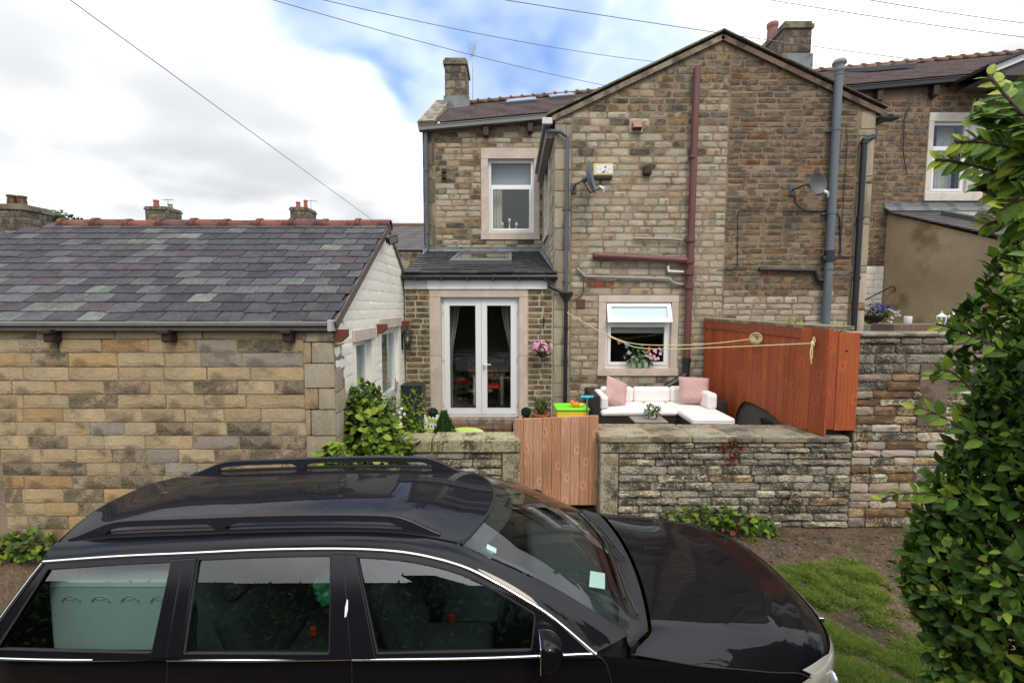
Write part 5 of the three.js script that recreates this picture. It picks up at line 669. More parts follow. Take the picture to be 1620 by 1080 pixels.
  const pr = [[0, 0.0], [0.38, 0.0], [0.42, 0.03], [0.43, 0.34], [0.38, 0.46], [0.24, 0.53], [0, 0.55]]; const drum = obj('drum_body', lathe(pr, bp.x + 0.47, FLOOR, bp.z, 30), phy([0.022, 0.024, 0.028], { roughness: 0.5 }), d); drum.geometry.applyMatrix4(new THREE.Matrix4().makeTranslation(0, 0, 0));
  obj('drum_rim', norm(new THREE.TorusGeometry(0.432, 0.012, 8, 36).rotateX(Math.PI / 2).translate(bp.x + 0.47, FLOOR + 0.33, bp.z)), M.blackPlastic, d);
}
// ---------- rattan corner sofa with cushions ----------
const SX0 = X(941, 7.55, 640), SX1 = 3.42;
{
  const s = thing('corner_sofa', 'dark rattan corner sofa with white seat and back cushions against the house wall', 'sofa'), rat = std([0.026, 0.018, 0.014], { bumpMap: rep(T.weave, 12), bumpScale: 0.006, roughness: 0.6 }), wh = std([0.82, 0.78, 0.75], { bumpMap: rep(T.mortarH, 2), bumpScale: 0.002, roughness: 0.95 });
  const zb = -8.08, zf = -7.30, y = FLOOR; const armTop = Y(620, 7.6);
  obj('base', [rb(SX0, SX1, y, y + 0.27, zb, zf, 0.02), rb(2.72, SX1, y, y + 0.27, zf - 0.02, -6.72, 0.02)], rat, s);
  obj('arm', rb(SX0 - 0.09, SX0 + 0.04, y, armTop, zb, zf + 0.03, 0.02), rat, s); obj('arm', rb(SX1 - 0.05, SX1 + 0.09, y, armTop - 0.09, zb, zf + 0.0, 0.02), rat, s);
  obj('back', rb(SX0 - 0.08, SX1 + 0.08, y, armTop - 0.02, zb - 0.09, zb + 0.02, 0.02), rat, s);
  const soft = (x0, x1, y0, y1, z0, z1, r = 0.05, puff = 0.02) => { const g = new RoundedBoxGeometry(x1 - x0, y1 - y0, z1 - z0, 5, r), p = g.attributes.position, w = (x1 - x0) / 2, h = (y1 - y0) / 2, d = (z1 - z0) / 2; for (let i = 0; i < p.count; i++) { const x = p.getX(i) / w, yy = p.getY(i) / h, z = p.getZ(i) / d, q = (fbm3(x * 2 + x0 * 7, yy * 2, z * 2, 3, 5) - 0.5) * 0.02; p.setXYZ(i, p.getX(i), p.getY(i) + Math.sign(yy) * puff * (1 - x * x) * (1 - z * z) * Math.abs(yy) + q, p.getZ(i) + Math.sign(z) * puff * (1 - x * x) * (1 - yy * yy) * Math.abs(z) + q); } g.computeVertexNormals(); return boxUV(g.translate((x0 + x1) / 2, (y0 + y1) / 2, (z0 + z1) / 2)); };
  const sy = y + 0.28, xs = [SX0 + 0.05, SX0 + 0.92, 2.70]; obj('seat_cushion', soft(xs[0], xs[1], sy, sy + 0.11, zb + 0.1, zf + 0.03), wh, s); obj('seat_cushion', soft(xs[1], xs[2], sy, sy + 0.11, zb + 0.1, zf + 0.03), wh, s); obj('seat_cushion', soft(xs[2], SX1 - 0.06, sy, sy + 0.11, zb + 0.1, -6.70), wh, s);
  const bt = Y(613, 7.9); const xb = [SX0 + 0.17, X(1001, 7.95, 640), X(1059, 7.95, 640), SX1 - 0.25]; for (let k = 0; k < 3; k++) obj('back_cushion', soft(xb[k], xb[k + 1], sy + 0.10, bt, zb + 0.03, zb + 0.2, 0.055), wh, s);
  obj('arm_cushion', soft(SX0 + 0.04, SX0 + 0.18, sy + 0.10, bt - 0.03, zb + 0.14, zf + 0.0, 0.05), wh, s); obj('arm_cushion', soft(SX1 - 0.23, SX1 - 0.06, sy + 0.10, bt + 0.0, zb + 0.12, zf - 0.02, 0.05), wh, s);
  const pink = std([0.56, 0.36, 0.33], { bumpMap: rep(T.weave, 6), bumpScale: 0.003, roughness: 1 });
  const cushion = (label, p, w, h, rx, ry, rz) => { const c = thing('pink_cushion', label, 'cushion'); const g = (() => { const a = grid(12, 12, (u, v) => { const x = u * 2 - 1, yy = v * 2 - 1, e = Math.pow((1 - x * x * x * x) * (1 - yy * yy * yy * yy), 0.5); return [x * w / 2 * (1 + 0.05 * yy * yy * x * x - 0.05), yy * h / 2, 0.085 * e + (fbm3(x * 3 + w * 50, yy * 3, 1, 3, 9) - 0.5) * 0.05 * e]; }), b = a.clone(); b.scale(1, 1, -0.8); const q = b.attributes.position.array; for (let i = 0; i < q.length; i += 9) for (let k = 0; k < 3; k++) [q[i + 3 + k], q[i + 6 + k]] = [q[i + 6 + k], q[i + 3 + k]]; b.deleteAttribute('normal'); b.computeVertexNormals(); return mergeGeometries([a, norm(b)]); })(); const m = obj('cover', boxUV(g), pink, c); m.position.set(...p); m.rotation.set(rx, ry, rz); };
  cushion('pink scatter cushion leaning at the left arm of the sofa', [X(975, 7.6, 640), sy + 0.33, -7.64], 0.46, 0.46, -0.34, 0.55, -0.22); cushion('pink scatter cushion in the right corner of the sofa', [X(1097, 7.7, 628), sy + 0.36, -7.68], 0.50, 0.44, -0.3, -0.15, -0.07);
}
// ---------- play tray, toy, pots ----------
{
  const t = thing('sand_tray', 'lime green topped yellow plastic play tray in front of the house wall', 'play tray'), z0 = -7.62, z1 = -7.15, x0 = X(878, 7.3, 650), x1 = X(931, 7.3, 650), yt = Y(646, 7.2), yb = yt - 0.17;
  const lime = phy([0.22, 0.72, 0.03], { roughness: 0.4 }), yel = phy([0.80, 0.62, 0.04], { roughness: 0.4 });
  obj('tray_rim', [rb(x0, x1, yt - 0.03, yt, z0, z0 + 0.03, 0.01), rb(x0, x1, yt - 0.03, yt, z1 - 0.03, z1, 0.01), rb(x0, x0 + 0.03, yt - 0.03, yt, z0, z1, 0.01), rb(x1 - 0.03, x1, yt - 0.03, yt, z0, z1, 0.01), bx(x0 + 0.03, x1 - 0.03, yt - 0.02, yt - 0.015, z0 + 0.03, z1 - 0.03)], lime, t);
  obj('tray_side', [rb(x0 + 0.02, x1 - 0.02, yb, yt - 0.032, z0 + 0.02, z1 - 0.02, 0.02)], yel, t); for (const [a, b] of [[x0 + 0.04, z0 + 0.04], [x1 - 0.09, z0 + 0.04], [x0 + 0.04, z1 - 0.09], [x1 - 0.09, z1 - 0.09]]) obj('leg', rb(a, a + 0.05, FLOOR, yb, b, b + 0.05, 0.01), yel, t);
  const d = thing('toy_dumper', 'small orange plastic toy lying on the lime green tray', 'toy'), or = phy([0.80, 0.22, 0.02], { roughness: 0.4 }), cx = X(912, 7.3, 642); obj('body', [rb(cx - 0.06, cx + 0.06, yt - 0.015, yt + 0.06, -7.45, -7.35, 0.025), rb(cx - 0.09, cx - 0.02, yt + 0.03, yt + 0.09, -7.44, -7.36, 0.02)], or, d); obj('cab', rb(cx + 0.05, cx + 0.13, yt - 0.012, yt + 0.045, -7.44, -7.36, 0.02), phy([0.82, 0.5, 0.03], { roughness: 0.4 }), d);
  const sc = thing('toy_scooter', 'child scooter with a bright blue handlebar beside the sofa', 'scooter'), hx = X(929, 7.1, 628), hy = Y(628, 7.1), hz = -7.1; obj('stem', [bar(V(hx, FLOOR + 0.12, hz), V(hx, hy, hz), 0.013)], M.metal, sc); obj('handlebar', [bar(V(hx - 0.10, hy, hz), V(hx + 0.10, hy + 0.005, hz), 0.02), bar(V(hx - 0.04, hy, hz), V(hx + 0.04, hy, hz), 0.026)], phy([0.02, 0.42, 0.60], { roughness: 0.4 }), sc); obj('deck', rb(hx - 0.05, hx + 0.4, FLOOR + 0.07, FLOOR + 0.1, hz - 0.05, hz + 0.05, 0.012), phy([0.02, 0.42, 0.60], { roughness: 0.4 }), sc); for (const x of [hx - 0.02, hx + 0.38]) obj('wheel', norm(new THREE.CylinderGeometry(0.06, 0.06, 0.03, 18).rotateX(Math.PI / 2).translate(x, FLOOR + 0.06, hz)), M.blackPlastic, sc);
  const b = thing('patio_table', 'low patio table just behind the lane wall, carrying a small potted plant', 'table'), a0 = X(1003, 6.85, 664), a1 = X(1056, 6.85, 664), ty = Y(665.5, 6.85); obj('table_top', rb(a0, a1, ty - 0.03, ty, -7.15, -6.8, 0.01), std([0.3, 0.26, 0.22], { map: T.grime }), b); for (const [x, z] of [[a0 + 0.03, -7.1], [a1 - 0.08, -7.1], [a0 + 0.03, -6.9], [a1 - 0.08, -6.9]]) obj('leg', rb(x, x + 0.05, FLOOR, ty - 0.031, z, z + 0.05, 0.006), M.blackPlastic, b);
}
// ---------- washing lines with pegs ----------
{
  const rope = std([0.66, 0.60, 0.30], { roughness: 0.9 }), s = at(897, 494, 8.16), bend = at(958, 528, 7.95), m1 = at(1062, 546, 7.4), f1 = at(1200, 535, 6.84), m2 = at(1066, 552, 7.2), f2 = at(1286, 543, 5.88);
  const l1 = thing('washing_line', 'upper washing line running from the downpipe to a coil on the fence', 'washing line'); obj('rope', tube([s, at(930, 513, 8.05), bend, at(1000, 543, 7.7), m1, at(1130, 543, 7.15), f1], 0.007, 60, 6), rope, l1);
  const coil = []; for (let k = 0; k < 5; k++) { const rr = 0.035 + 0.012 * k; coil.push(norm(new THREE.TorusGeometry(rr, 0.007, 6, 24).rotateY(-0.6).rotateX(0.12 * (k - 2)).translate(f1.x - 0.02 - 0.004 * k, f1.y + 0.005 * (k % 2), f1.z))); } obj('coil', coil, rope, l1);
  const l2 = thing('washing_line', 'lower washing line with pegs, knotted to the end of the fence', 'washing line'); const pts = [bend.clone().add(V(0.01, -0.02, 0)), at(985, 541, 7.75), at(1010, 550, 7.55), m2, at(1150, 549, 6.75), f2]; obj('rope', tube(pts, 0.007, 60, 6), rope, l2); obj('knot', [norm(new THREE.SphereGeometry(0.035, 10, 8).scale(0.7, 1.3, 0.7).translate(f2.x, f2.y - 0.01, f2.z)), tube([f2, f2.clone().add(V(0.01, 0.09, 0)), f2.clone().add(V(0.03, 0.02, 0.01))], 0.007, 10, 6), tube([f2, f2.clone().add(V(-0.035, -0.12, 0.02)), f2.clone().add(V(-0.015, -0.26, 0.02))], 0.008, 14, 6), tube([f2, f2.clone().add(V(-0.01, -0.13, 0.02)), f2.clone().add(V(-0.02, -0.2, 0.03))], 0.007, 10, 6)], rope, l2);
  const curve = new THREE.CatmullRomCurve3(pts), pegs = [[963, 'pink', 'first from the left'], [978, 'pink', 'second from the left'], [990, 'pink', 'third from the left'], [994, 'blue', ''], [1028, 'orange', ''], [1046, 'rose', '']], cols = { pink: [0.72, 0.33, 0.33], blue: [0.03, 0.35, 0.62], orange: [0.80, 0.3, 0.1], rose: [0.75, 0.42, 0.5] }, labels = ['pink peg on the washing line at the left edge of the kitchen window', 'pink peg on the washing line, second from the left', 'pink peg on the washing line touching the blue one', 'blue peg on the washing line', 'orange peg on the washing line', 'rose peg on the washing line, farthest right'];
  pegs.forEach(([px, c], k) => { let best = null; for (let i = 0; i <= 200; i++) { const p = curve.getPoint(i / 200), q = p.x / -p.z * FPX / 1.0 + 810; if (!best || Math.abs(q - px) < best[0]) best = [Math.abs(q - px), p]; } const p = best[1], mt = phy(cols[c], { roughness: 0.5 }), g = thing('clothes_peg', labels[k], 'peg', 'pegs on the washing line'); const m = new THREE.Group(); const h1 = obj('prong', rb(-0.014, -0.002, -0.075, 0.03, -0.008, 0.008, 0.003), mt, g), h2 = obj('prong', rb(0.002, 0.014, -0.075, 0.03, -0.008, 0.008, 0.003), mt, g), sp = obj('spring', norm(new THREE.TorusGeometry(0.012, 0.003, 6, 12)), M.metal, g); for (const h of [h1, h2, sp]) { h.position.copy(p); h.rotation.z = [0.3, 0.5, 0.6, -0.3, -0.05, 0.6][k]; } h1.rotation.z -= 0.15; h2.rotation.z += 0.15; });
}
// ---------- satellite dishes and alarm box ----------
function dish(label, group, c, aim, armTo, wallPt, r0, mat) { // c: centre of the bowl, aim: direction it faces
  const d = thing('satellite_dish', label, 'satellite dish', group), q = new THREE.Quaternion().setFromUnitVectors(V(0, 0, 1), aim.clone().normalize());
  const prof = []; for (let k = 0; k <= 8; k++) { const t = k / 8; prof.push(new THREE.Vector2(r0 * t, 0.07 * r0 / 0.2 * t * t)); } for (let k = 8; k >= 0; k--) { const t = k / 8; prof.push(new THREE.Vector2(r0 * t, 0.07 * r0 / 0.2 * t * t - 0.008)); }
  const g = norm(new THREE.LatheGeometry(prof, 28).rotateX(Math.PI / 2).scale(0.92, 1.08, 1).applyQuaternion(q).translate(c.x, c.y, c.z)); obj('bowl', g, mat, d);
  const back = c.clone().addScaledVector(aim.clone().normalize(), -0.05); obj('mount', [rb(wallPt.x - 0.05, wallPt.x + 0.05, wallPt.y - 0.09, wallPt.y + 0.09, HW + 0.01, HW + 0.03, 0.006), pipe([V(wallPt.x, wallPt.y, HW + 0.02), wallPt.clone().setZ(c.z - 0.02), back], 0.018, 8), norm(new THREE.SphereGeometry(0.05, 10, 8).translate(back.x, back.y, back.z))], std([0.10, 0.105, 0.11], { roughness: 0.5, metalness: 0.4 }), d);
  const low = c.clone().add(V(0, -r0 * 0.95, 0)); obj('arm', [pipe([back.clone().add(V(0, -0.05, 0)), low.clone().lerp(armTo, 0.2), armTo], 0.011, 8)], std([0.05, 0.05, 0.055], { roughness: 0.5 }), d);
  const face = c.clone().sub(armTo).normalize(); obj('receiver', [bar(armTo.clone().addScaledVector(face, 0.05), armTo.clone().addScaledVector(face, -0.04), 0.022, 10, 0.026), bar(armTo.clone().addScaledVector(face, -0.04), armTo.clone().add(V(0.03, -0.07, 0)), 0.014, 8)], M.whitePlastic, d); return d;
}
{
  const c1 = at(929, 283, 7.95); dish('grey satellite dish seen edge-on beside the yellow alarm box', 'satellite dishes on the gable', c1, V(0.96, 0.22, 0.30), at(952, 297, 7.9), at(908, 297, 8.25), 0.27, phy([0.14, 0.16, 0.19], { roughness: 0.5 }));
  const c2 = at(1290, 292, 7.9); dish('dark grey satellite dish beside the tall blue-grey flue pipe', 'satellite dishes on the gable', c2, V(0.20, 0.12, 0.97), at(1308, 304, 7.6), at(1255, 300, 8.25), 0.185, phy([0.07, 0.075, 0.08], { roughness: 0.55 }));
  const b = thing('alarm_box', 'cream yellow alarm box with a white label above the left satellite dish', 'alarm box'), a0 = X(940, 8.15, 265), a1 = X(972, 8.15, 265), y0 = Y(276, 8.15), y1 = Y(257, 8.15); obj('cover', rb(a0, a1, y0, y1, HW + 0.005, HW + 0.10, 0.02, 3), phy([0.66, 0.60, 0.33], { roughness: 0.45 }), b); obj('base', rb(a0 + 0.015, a1 - 0.012, y0 - 0.05, y0 + 0.004, HW + 0.005, HW + 0.075, 0.02, 3), phy([0.05, 0.05, 0.03], { roughness: 0.5 }), b);
  const cv = document.createElement('canvas'); cv.width = 256; cv.height = 128; const g = cv.getContext('2d'); g.fillStyle = '#e8e6e0'; g.fillRect(0, 0, 256, 128); g.fillStyle = '#c9c9cc'; g.font = 'bold 66px sans-serif'; g.fillText('P', 8, 86); g.fillText('R', 52, 86); g.fillStyle = '#b9bac0'; g.fillText('T', 176, 86); g.fillText('E', 210, 86); g.fillStyle = '#15160c'; g.beginPath(); g.moveTo(84, 118); g.quadraticCurveTo(96, 92, 124, 98); g.lineTo(150, 60); g.lineTo(156, 64); g.quadraticCurveTo(150, 112, 118, 120); g.closePath(); g.fill(); g.beginPath(); g.moveTo(128, 30); g.quadraticCurveTo(146, 4, 166, 20); g.lineTo(158, 40); g.lineTo(134, 42); g.fill(); g.fillStyle = '#8a4a4a'; g.fillRect(168, 104, 28, 12);
  const t = new THREE.CanvasTexture(cv); t.colorSpace = THREE.SRGBColorSpace; const lab = new THREE.PlaneGeometry((a1 - a0) * 0.78, (y1 - y0) * 0.66); lab.translate((a0 + a1) / 2 + 0.01, (y0 + y1) / 2, HW + 0.104); obj('label', norm(lab), phy([1, 1, 1], { map: t, roughness: 0.5 }), b);
}
// ---------- furniture in the low yard and in the kitchen ----------
{
  const lime = phy([0.52, 0.66, 0.16], { roughness: 0.4 });
  const c = thing('folding_chair', 'lime green slatted folding chair behind the mossy wall', 'chair'), p = at(684, 690, 6.75), R = new THREE.Matrix4().makeRotationY(-0.5).setPosition(p.x, LOW, p.z), G = (g) => g.applyMatrix4(R);
  for (const s of [-1, 1]) { obj('leg', G(bar(V(s * 0.19, 0, 0.2), V(s * 0.19, 0.82, -0.17), 0.012)), lime, c); obj('leg', G(bar(V(s * 0.17, 0, -0.2), V(s * 0.17, 0.45, 0.17), 0.012)), lime, c); }
  for (const y of [0.62, 0.76]) obj('back_slat', G(rb(-0.2, 0.2, y - 0.035, y + 0.035, -0.17 + (0.82 - y) * 0.4, -0.155 + (0.82 - y) * 0.4, 0.005)), lime, c); for (let k = 0; k < 4; k++) obj('seat_slat', G(rb(-0.19, 0.19, 0.45, 0.465, -0.13 + k * 0.085, -0.06 + k * 0.085, 0.005)), lime, c);
  const t = thing('bistro_table', 'round lime green bistro table behind the mossy wall', 'table'), q = at(735, 694, 6.7), ty = Y(688, 6.55); obj('table_top', lathe([[0, 0], [0.28, 0], [0.29, 0.012], [0.28, 0.022], [0, 0.022]], q.x, ty - 0.02, q.z, 30), lime, t); for (const a of [0.5, 2.1, 3.7, 5.2]) obj('leg', bar(V(q.x + 0.22 * Math.cos(a), LOW, q.z + 0.22 * Math.sin(a)), V(q.x + 0.1 * Math.cos(a + 2.6), ty - 0.02, q.z + 0.1 * Math.sin(a + 2.6)), 0.01), lime, t);
  const w = thing('white_lattice_chair', 'white lattice-backed chair behind the lime green chair', 'chair'), z = -7.1, x0 = X(671, 7.1, 665), x1 = X(688, 7.1, 665), yt = Y(656, 7.1), wm = M.upvc, slats = []; for (let k = 0; k < 5; k++) slats.push(rb(x0 + 0.01, x1 + 0.03, yt - 0.09 - k * 0.075, yt - 0.055 - k * 0.075, z, z + 0.012, 0.003)); for (let k = 0; k < 4; k++) slats.push(rb(x0 + 0.03 + k * 0.05, x0 + 0.055 + k * 0.05, yt - 0.4, yt - 0.03, z + 0.013, z + 0.02, 0.003)); obj('back_lattice', slats, wm, w); for (const x of [x0, x1 + 0.02]) { obj('leg', rb(x, x + 0.03, LOW, yt, z - 0.005, z + 0.025, 0.006), wm, w); obj('leg', rb(x, x + 0.03, LOW, LOW + 0.45, z + 0.34, z + 0.37, 0.006), wm, w); } obj('seat', rb(x0, x1 + 0.05, LOW + 0.44, LOW + 0.47, z + 0.02, z + 0.38, 0.008), wm, w);
  const tp = thing('tall_planter', 'tall tapering black planter in the corner by the white wall', 'planter'), px0 = X(638, 7.8, 640), px1 = X(671, 7.8, 640), pt = Y(608, 7.8), sh = [[px0 + 0.05, LOW], [px1 - 0.03, LOW], [px1, pt], [px0, pt]]; obj('planter_body', slab(sh, -7.95, -7.62), phy([0.022, 0.022, 0.025], { roughness: 0.5 }), tp); obj('planter_rim', rb(px0 - 0.008, px1 + 0.008, pt, pt + 0.012, -7.96, -7.61, 0.004), phy([0.03, 0.03, 0.033], { roughness: 0.5 }), tp);
  const k = thing('dining_table', 'farmhouse table with an orange-brown top and white turned legs inside the french doors', 'table'), fy = dr.y0 - 0.01, ta = X(752, 9.6, 590), tb = X(800, 9.6, 590); obj('table_top', rb(ta - 0.12, tb + 0.05, fy + 0.72, fy + 0.78, -10.4, -9.3, 0.012), std([0.42, 0.17, 0.06], { map: rep(T.wood, 1, 0.6), roughness: 0.5 }), k); obj('apron', rb(ta - 0.04, tb - 0.02, fy + 0.62, fy + 0.715, -10.3, -9.4, 0.006), std([0.62, 0.68, 0.5]), k); for (const x of [ta, tb - 0.08]) for (const z of [-9.45, -10.25]) obj('leg', lathe([[0.04, 0], [0.045, 0.1], [0.03, 0.16], [0.05, 0.3], [0.035, 0.5], [0.05, 0.6], [0.05, 0.66]], x, fy, z, 12), std([0.74, 0.72, 0.66]), k);
  const chair = (lab, x, z, ry) => { const c2 = thing('dining_chair', lab, 'chair'), R2 = new THREE.Matrix4().makeRotationY(ry).setPosition(x, fy, z), bl = std([0.03, 0.022, 0.018], { roughness: 0.5 }); for (const [a, b] of [[-0.17, 0.17], [0.17, 0.17], [-0.17, -0.17], [0.17, -0.17]]) obj('leg', bar(V(a * 1.1, 0, b * 1.1), V(a, 0.44, b), 0.016).applyMatrix4(R2), bl, c2); obj('seat', rb(-0.21, 0.21, 0.44, 0.5, -0.2, 0.2, 0.03).applyMatrix4(R2), std([0.55, 0.02, 0.02], { roughness: 0.8 }), c2); obj('back_hoop', tube([V(-0.18, 0.46, -0.18), V(-0.19, 0.8, -0.22), V(0, 0.95, -0.24), V(0.19, 0.8, -0.22), V(0.18, 0.46, -0.18)], 0.014, 24, 7).applyMatrix4(R2), bl, c2); for (const s of [-0.09, 0, 0.09]) obj('spindle', bar(V(s, 0.48, -0.18), V(s, 0.92 - Math.abs(s), -0.235), 0.008).applyMatrix4(R2), bl, c2); };
  chair('red seated dining chair in front of the table inside the right door pane', X(776, 9.25, 600), -9.1, Math.PI); chair('red seated dining chair inside the left door pane', X(738, 9.7, 600), -9.8, 1.2);
  const cd = thing('candelabra', 'white candelabra on the sill inside the upstairs window', 'candelabra'), q2 = at(806, 362, 11.85), wm2 = phy([0.75, 0.75, 0.74], { roughness: 0.3 }), cy = up.y0 + 0.02; obj('stem', [lathe([[0.06, 0], [0.02, 0.02], [0.012, 0.1], [0.02, 0.15], [0.01, 0.3]], q2.x, cy, -11.85, 12)], wm2, cd); for (const s of [-1, 1]) { obj('arm', tube([V(q2.x, cy + 0.16, -11.85), V(q2.x + s * 0.1, cy + 0.1, -11.85), V(q2.x + s * 0.18, cy + 0.2, -11.85)], 0.01, 14, 6), wm2, cd); obj('candle_cup', lathe([[0.01, 0], [0.035, 0.02], [0.03, 0.09], [0, 0.09]], q2.x + s * 0.18, cy + 0.2, -11.85, 10), wm2, cd); } obj('candle_cup', lathe([[0.01, 0], [0.035, 0.02], [0.03, 0.09], [0, 0.09]], q2.x, cy + 0.3, -11.85, 10), wm2, cd);
}
// small white lanterns and a candle on the neighbour's ledge
{
  const ly = Y(512, 7.0), l0 = thing('garden_bench', 'long brown timber bench behind the tall stone wall', 'bench'); obj('bench_top', rb(X(1398, 7, 512), X(1560, 7, 512), ly - 0.16, ly, -7.25, -6.8, 0.01), std([0.2, 0.13, 0.095], { map: rep(T.wood, 0.6, 1.2), roughness: 0.8 }), l0); for (const x of [X(1410, 7, 512), X(1540, 7, 512)]) obj('leg', rb(x, x + 0.08, 1.25, ly - 0.161, -7.2, -6.85, 0.01), std([0.2, 0.13, 0.095]), l0);
  const lan = (label, px) => { const l = thing('white_lantern', label, 'lantern', 'white lanterns on the bench'), x = X(px, 7, 505), z = -7, h = 0.11, bars = []; for (const a of [-1, 1]) for (const b of [-1, 1]) bars.push(rb(x + a * 0.036 - 0.006, x + a * 0.036 + 0.006, ly + 0.02, ly + h, z + b * 0.036 - 0.006, z + b * 0.036 + 0.006, 0.002)); obj('frame', [...bars, rb(x - 0.048, x + 0.048, ly, ly + 0.02, z - 0.048, z + 0.048, 0.004)], M.upvc, l); obj('roof', [norm(new THREE.ConeGeometry(0.07, 0.06, 4).rotateY(Math.PI / 4).translate(x, ly + h + 0.03, z)), norm(new THREE.TorusGeometry(0.014, 0.003, 6, 12).translate(x, ly + h + 0.07, z))], M.upvc, l); };
  lan('small white lantern on the brown bench, the left of the two', 1490); lan('small white lantern on the brown bench, the right of the two', 1508);
  const c = thing('white_candle', 'stout white candle on the brown bench in front of the rendered wall', 'candle'); obj('wax', lathe([[0, 0], [0.05, 0], [0.052, 0.11], [0.045, 0.115], [0, 0.105]], X(1437, 7, 505), ly, -7, 16), std([0.78, 0.76, 0.7]), c); obj('wick', bar(V(X(1437, 7, 505), ly + 0.1, -7), V(X(1437, 7, 505), ly + 0.125, -7), 0.002, 5), M.blackPlastic, c);
}
// ---------- the parked estate car (length along x, nose to the right, near side towards the lane) ----------
const CZ = -3.12;
{
  const car = thing('estate_car', 'black estate car with roof rails and bright window trim parked across the foreground', 'car');
  const W = (g) => g.translate(0, 0, CZ), mir = (g) => { const m = g.clone().scale(1, 1, -1); for (const k of ['position', 'normal', 'uv']) { const a = m.attributes[k], n = a.itemSize, q = a.array; for (let i = 0; i < a.count; i += 3) for (let c = 0; c < n; c++) { const t = q[(i + 1) * n + c]; q[(i + 1) * n + c] = q[(i + 2) * n + c]; q[(i + 2) * n + c] = t; } } return m; };
  const add = (name, g, m, parent = car, label) => obj(name, W(Array.isArray(g) ? merge(g) : g), m, parent, label);
  const both = (name, g, m, parent = car) => [add(name, g.clone(), m, parent), add(name, mir(g), m, parent)];
  const paint = phy([0.0045, 0.0045, 0.006], { roughness: 0.5, specularIntensity: 0.08, clearcoat: 0.5, clearcoatRoughness: 0.03 }), dusty = phy([1, 1, 1], { map: T.specks, roughness: 0.5, specularIntensity: 0.08, clearcoat: 0.5, clearcoatRoughness: 0.03 }), trim = phy([0.012, 0.012, 0.013], { roughness: 0.5 }), gloss = phy([0.007, 0.007, 0.010], { roughness: 0.12, specularIntensity: 0.8 }), chrome = phy([0.86, 0.86, 0.86], { metalness: 1, roughness: 0.16 }), rubber = std([0.012, 0.012, 0.012], { roughness: 0.8 });
  const glass = phy([0.50, 0.63, 0.60], { transmission: 1, thickness: 0, roughness: 0.0, ior: 2.1 }), screen = phy([0.72, 0.84, 0.80], { transmission: 1, thickness: 0, roughness: 0.0, ior: 1.52 });
  const zs = (y) => 0.862 - (y - 1.0) * 0.575 - 0.03 * Math.max(0, y - 1.0) * (1.42 - y) * -2;
  // line of bright trim over the side windows
  const top = [[-2.622, 1.357], [-2.2, 1.381], [-1.832, 1.394], [-1.4, 1.409], [-0.956, 1.413], [-0.65, 1.401], [-0.429, 1.371], [-0.25, 1.329], [-0.105, 1.275], [0.05, 1.207], [0.205, 1.131], [0.43, 0.985]];
  const tc = new THREE.CatmullRomCurve3(top.map((p) => V(p[0], p[1], 0)), false, 'centripetal'), tp = tc.getPoints(120);
  const yTop = (x) => { for (let i = 0; i + 1 < tp.length; i++) if (x <= tp[i + 1].x) { const t = (x - tp[i].x) / (tp[i + 1].x - tp[i].x); return lerp(tp[i].y, tp[i + 1].y, clamp(t, 0, 1)); } return tp[tp.length - 1].y; };
  const onSide = (g, off = 0) => { const p = g.attributes.position; for (let i = 0; i < p.count; i++) p.setZ(i, p.getZ(i) + zs(p.getY(i)) + off); g.deleteAttribute('normal'); g.computeVertexNormals(); return g; };
  const poly = (pts) => new THREE.Shape(pts.map((p) => new THREE.Vector2(p[0], p[1])));
  // window openings
  const follow = (x0, x1, d, n = 14) => Array.from({ length: n + 1 }, (_, i) => { const x = lerp(x0, x1, i / n); return [x, yTop(x) - d]; });
  const win = { rear: [[-2.69, 1.0], ...follow(-2.585, -1.905, 0.035), [-1.872, 0.985]], middle: [[-1.705, 0.983], ...follow(-1.765, -1.02, 0.032), [-0.95, 0.982]], front: [[-0.70, 0.983], ...follow(-0.872, 0.125, 0.036, 20), [0.10, 0.995]] };
  const frameS = poly([[-2.785, 0.955], [-2.74, 1.093], [-2.622, 1.357], ...tp.filter((_, i) => i % 2 === 0 && i > 0).map((p) => [p.x, p.y]), [0.46, 0.965]]); for (const k of ['rear', 'middle', 'front']) frameS.holes.push(new THREE.Path(win[k].map((p) => new THREE.Vector2(...p))));
  both('window_frame', onSide(norm(new THREE.ExtrudeGeometry(frameS, { depth: 0.012, bevelEnabled: true, bevelSize: 0.003, bevelThickness: 0.003, bevelSegments: 1, curveSegments: 4 }))), gloss);
  for (const k of ['rear', 'middle', 'front']) both('side_window', onSide(norm(new THREE.ShapeGeometry(poly(win[k]))), 0.001), glass);
  // rubber round each opening
  for (const k of ['rear', 'middle', 'front']) { const pts = win[k].map((p) => V(p[0], p[1], zs(p[1]) + 0.014)); both('window_seal', tube([...pts, pts[0]], 0.006, 90, 5, 0.02), rubber); }
  // door pillars stand a little proud
  for (const pl of [[[-1.868, 0.975], [-1.905, 1.365], [-1.845, 1.368], [-1.795, 0.975]], [[-1.788, 0.975], [-1.838, 1.37], [-1.775, 1.37], [-1.715, 0.975]], [[-0.94, 0.972], [-1.015, 1.386], [-0.95, 1.386], [-0.835, 0.972]], [[-0.829, 0.972], [-0.944, 1.386], [-0.882, 1.384], [-0.71, 0.972]]]) both('pillar_cover', onSide(norm(new THREE.ExtrudeGeometry(poly(pl), { depth: 0.01, bevelEnabled: true, bevelSize: 0.004, bevelThickness: 0.004, bevelSegments: 2 })), 0.010), gloss);
  add('paint_chip', onSide(norm(new THREE.ShapeGeometry(poly([[-0.893, 1.13], [-0.884, 1.135], [-0.88, 1.16], [-0.886, 1.20], [-0.893, 1.205], [-0.897, 1.17]]))), 0.0265), std([0.7, 0.7, 0.68]));
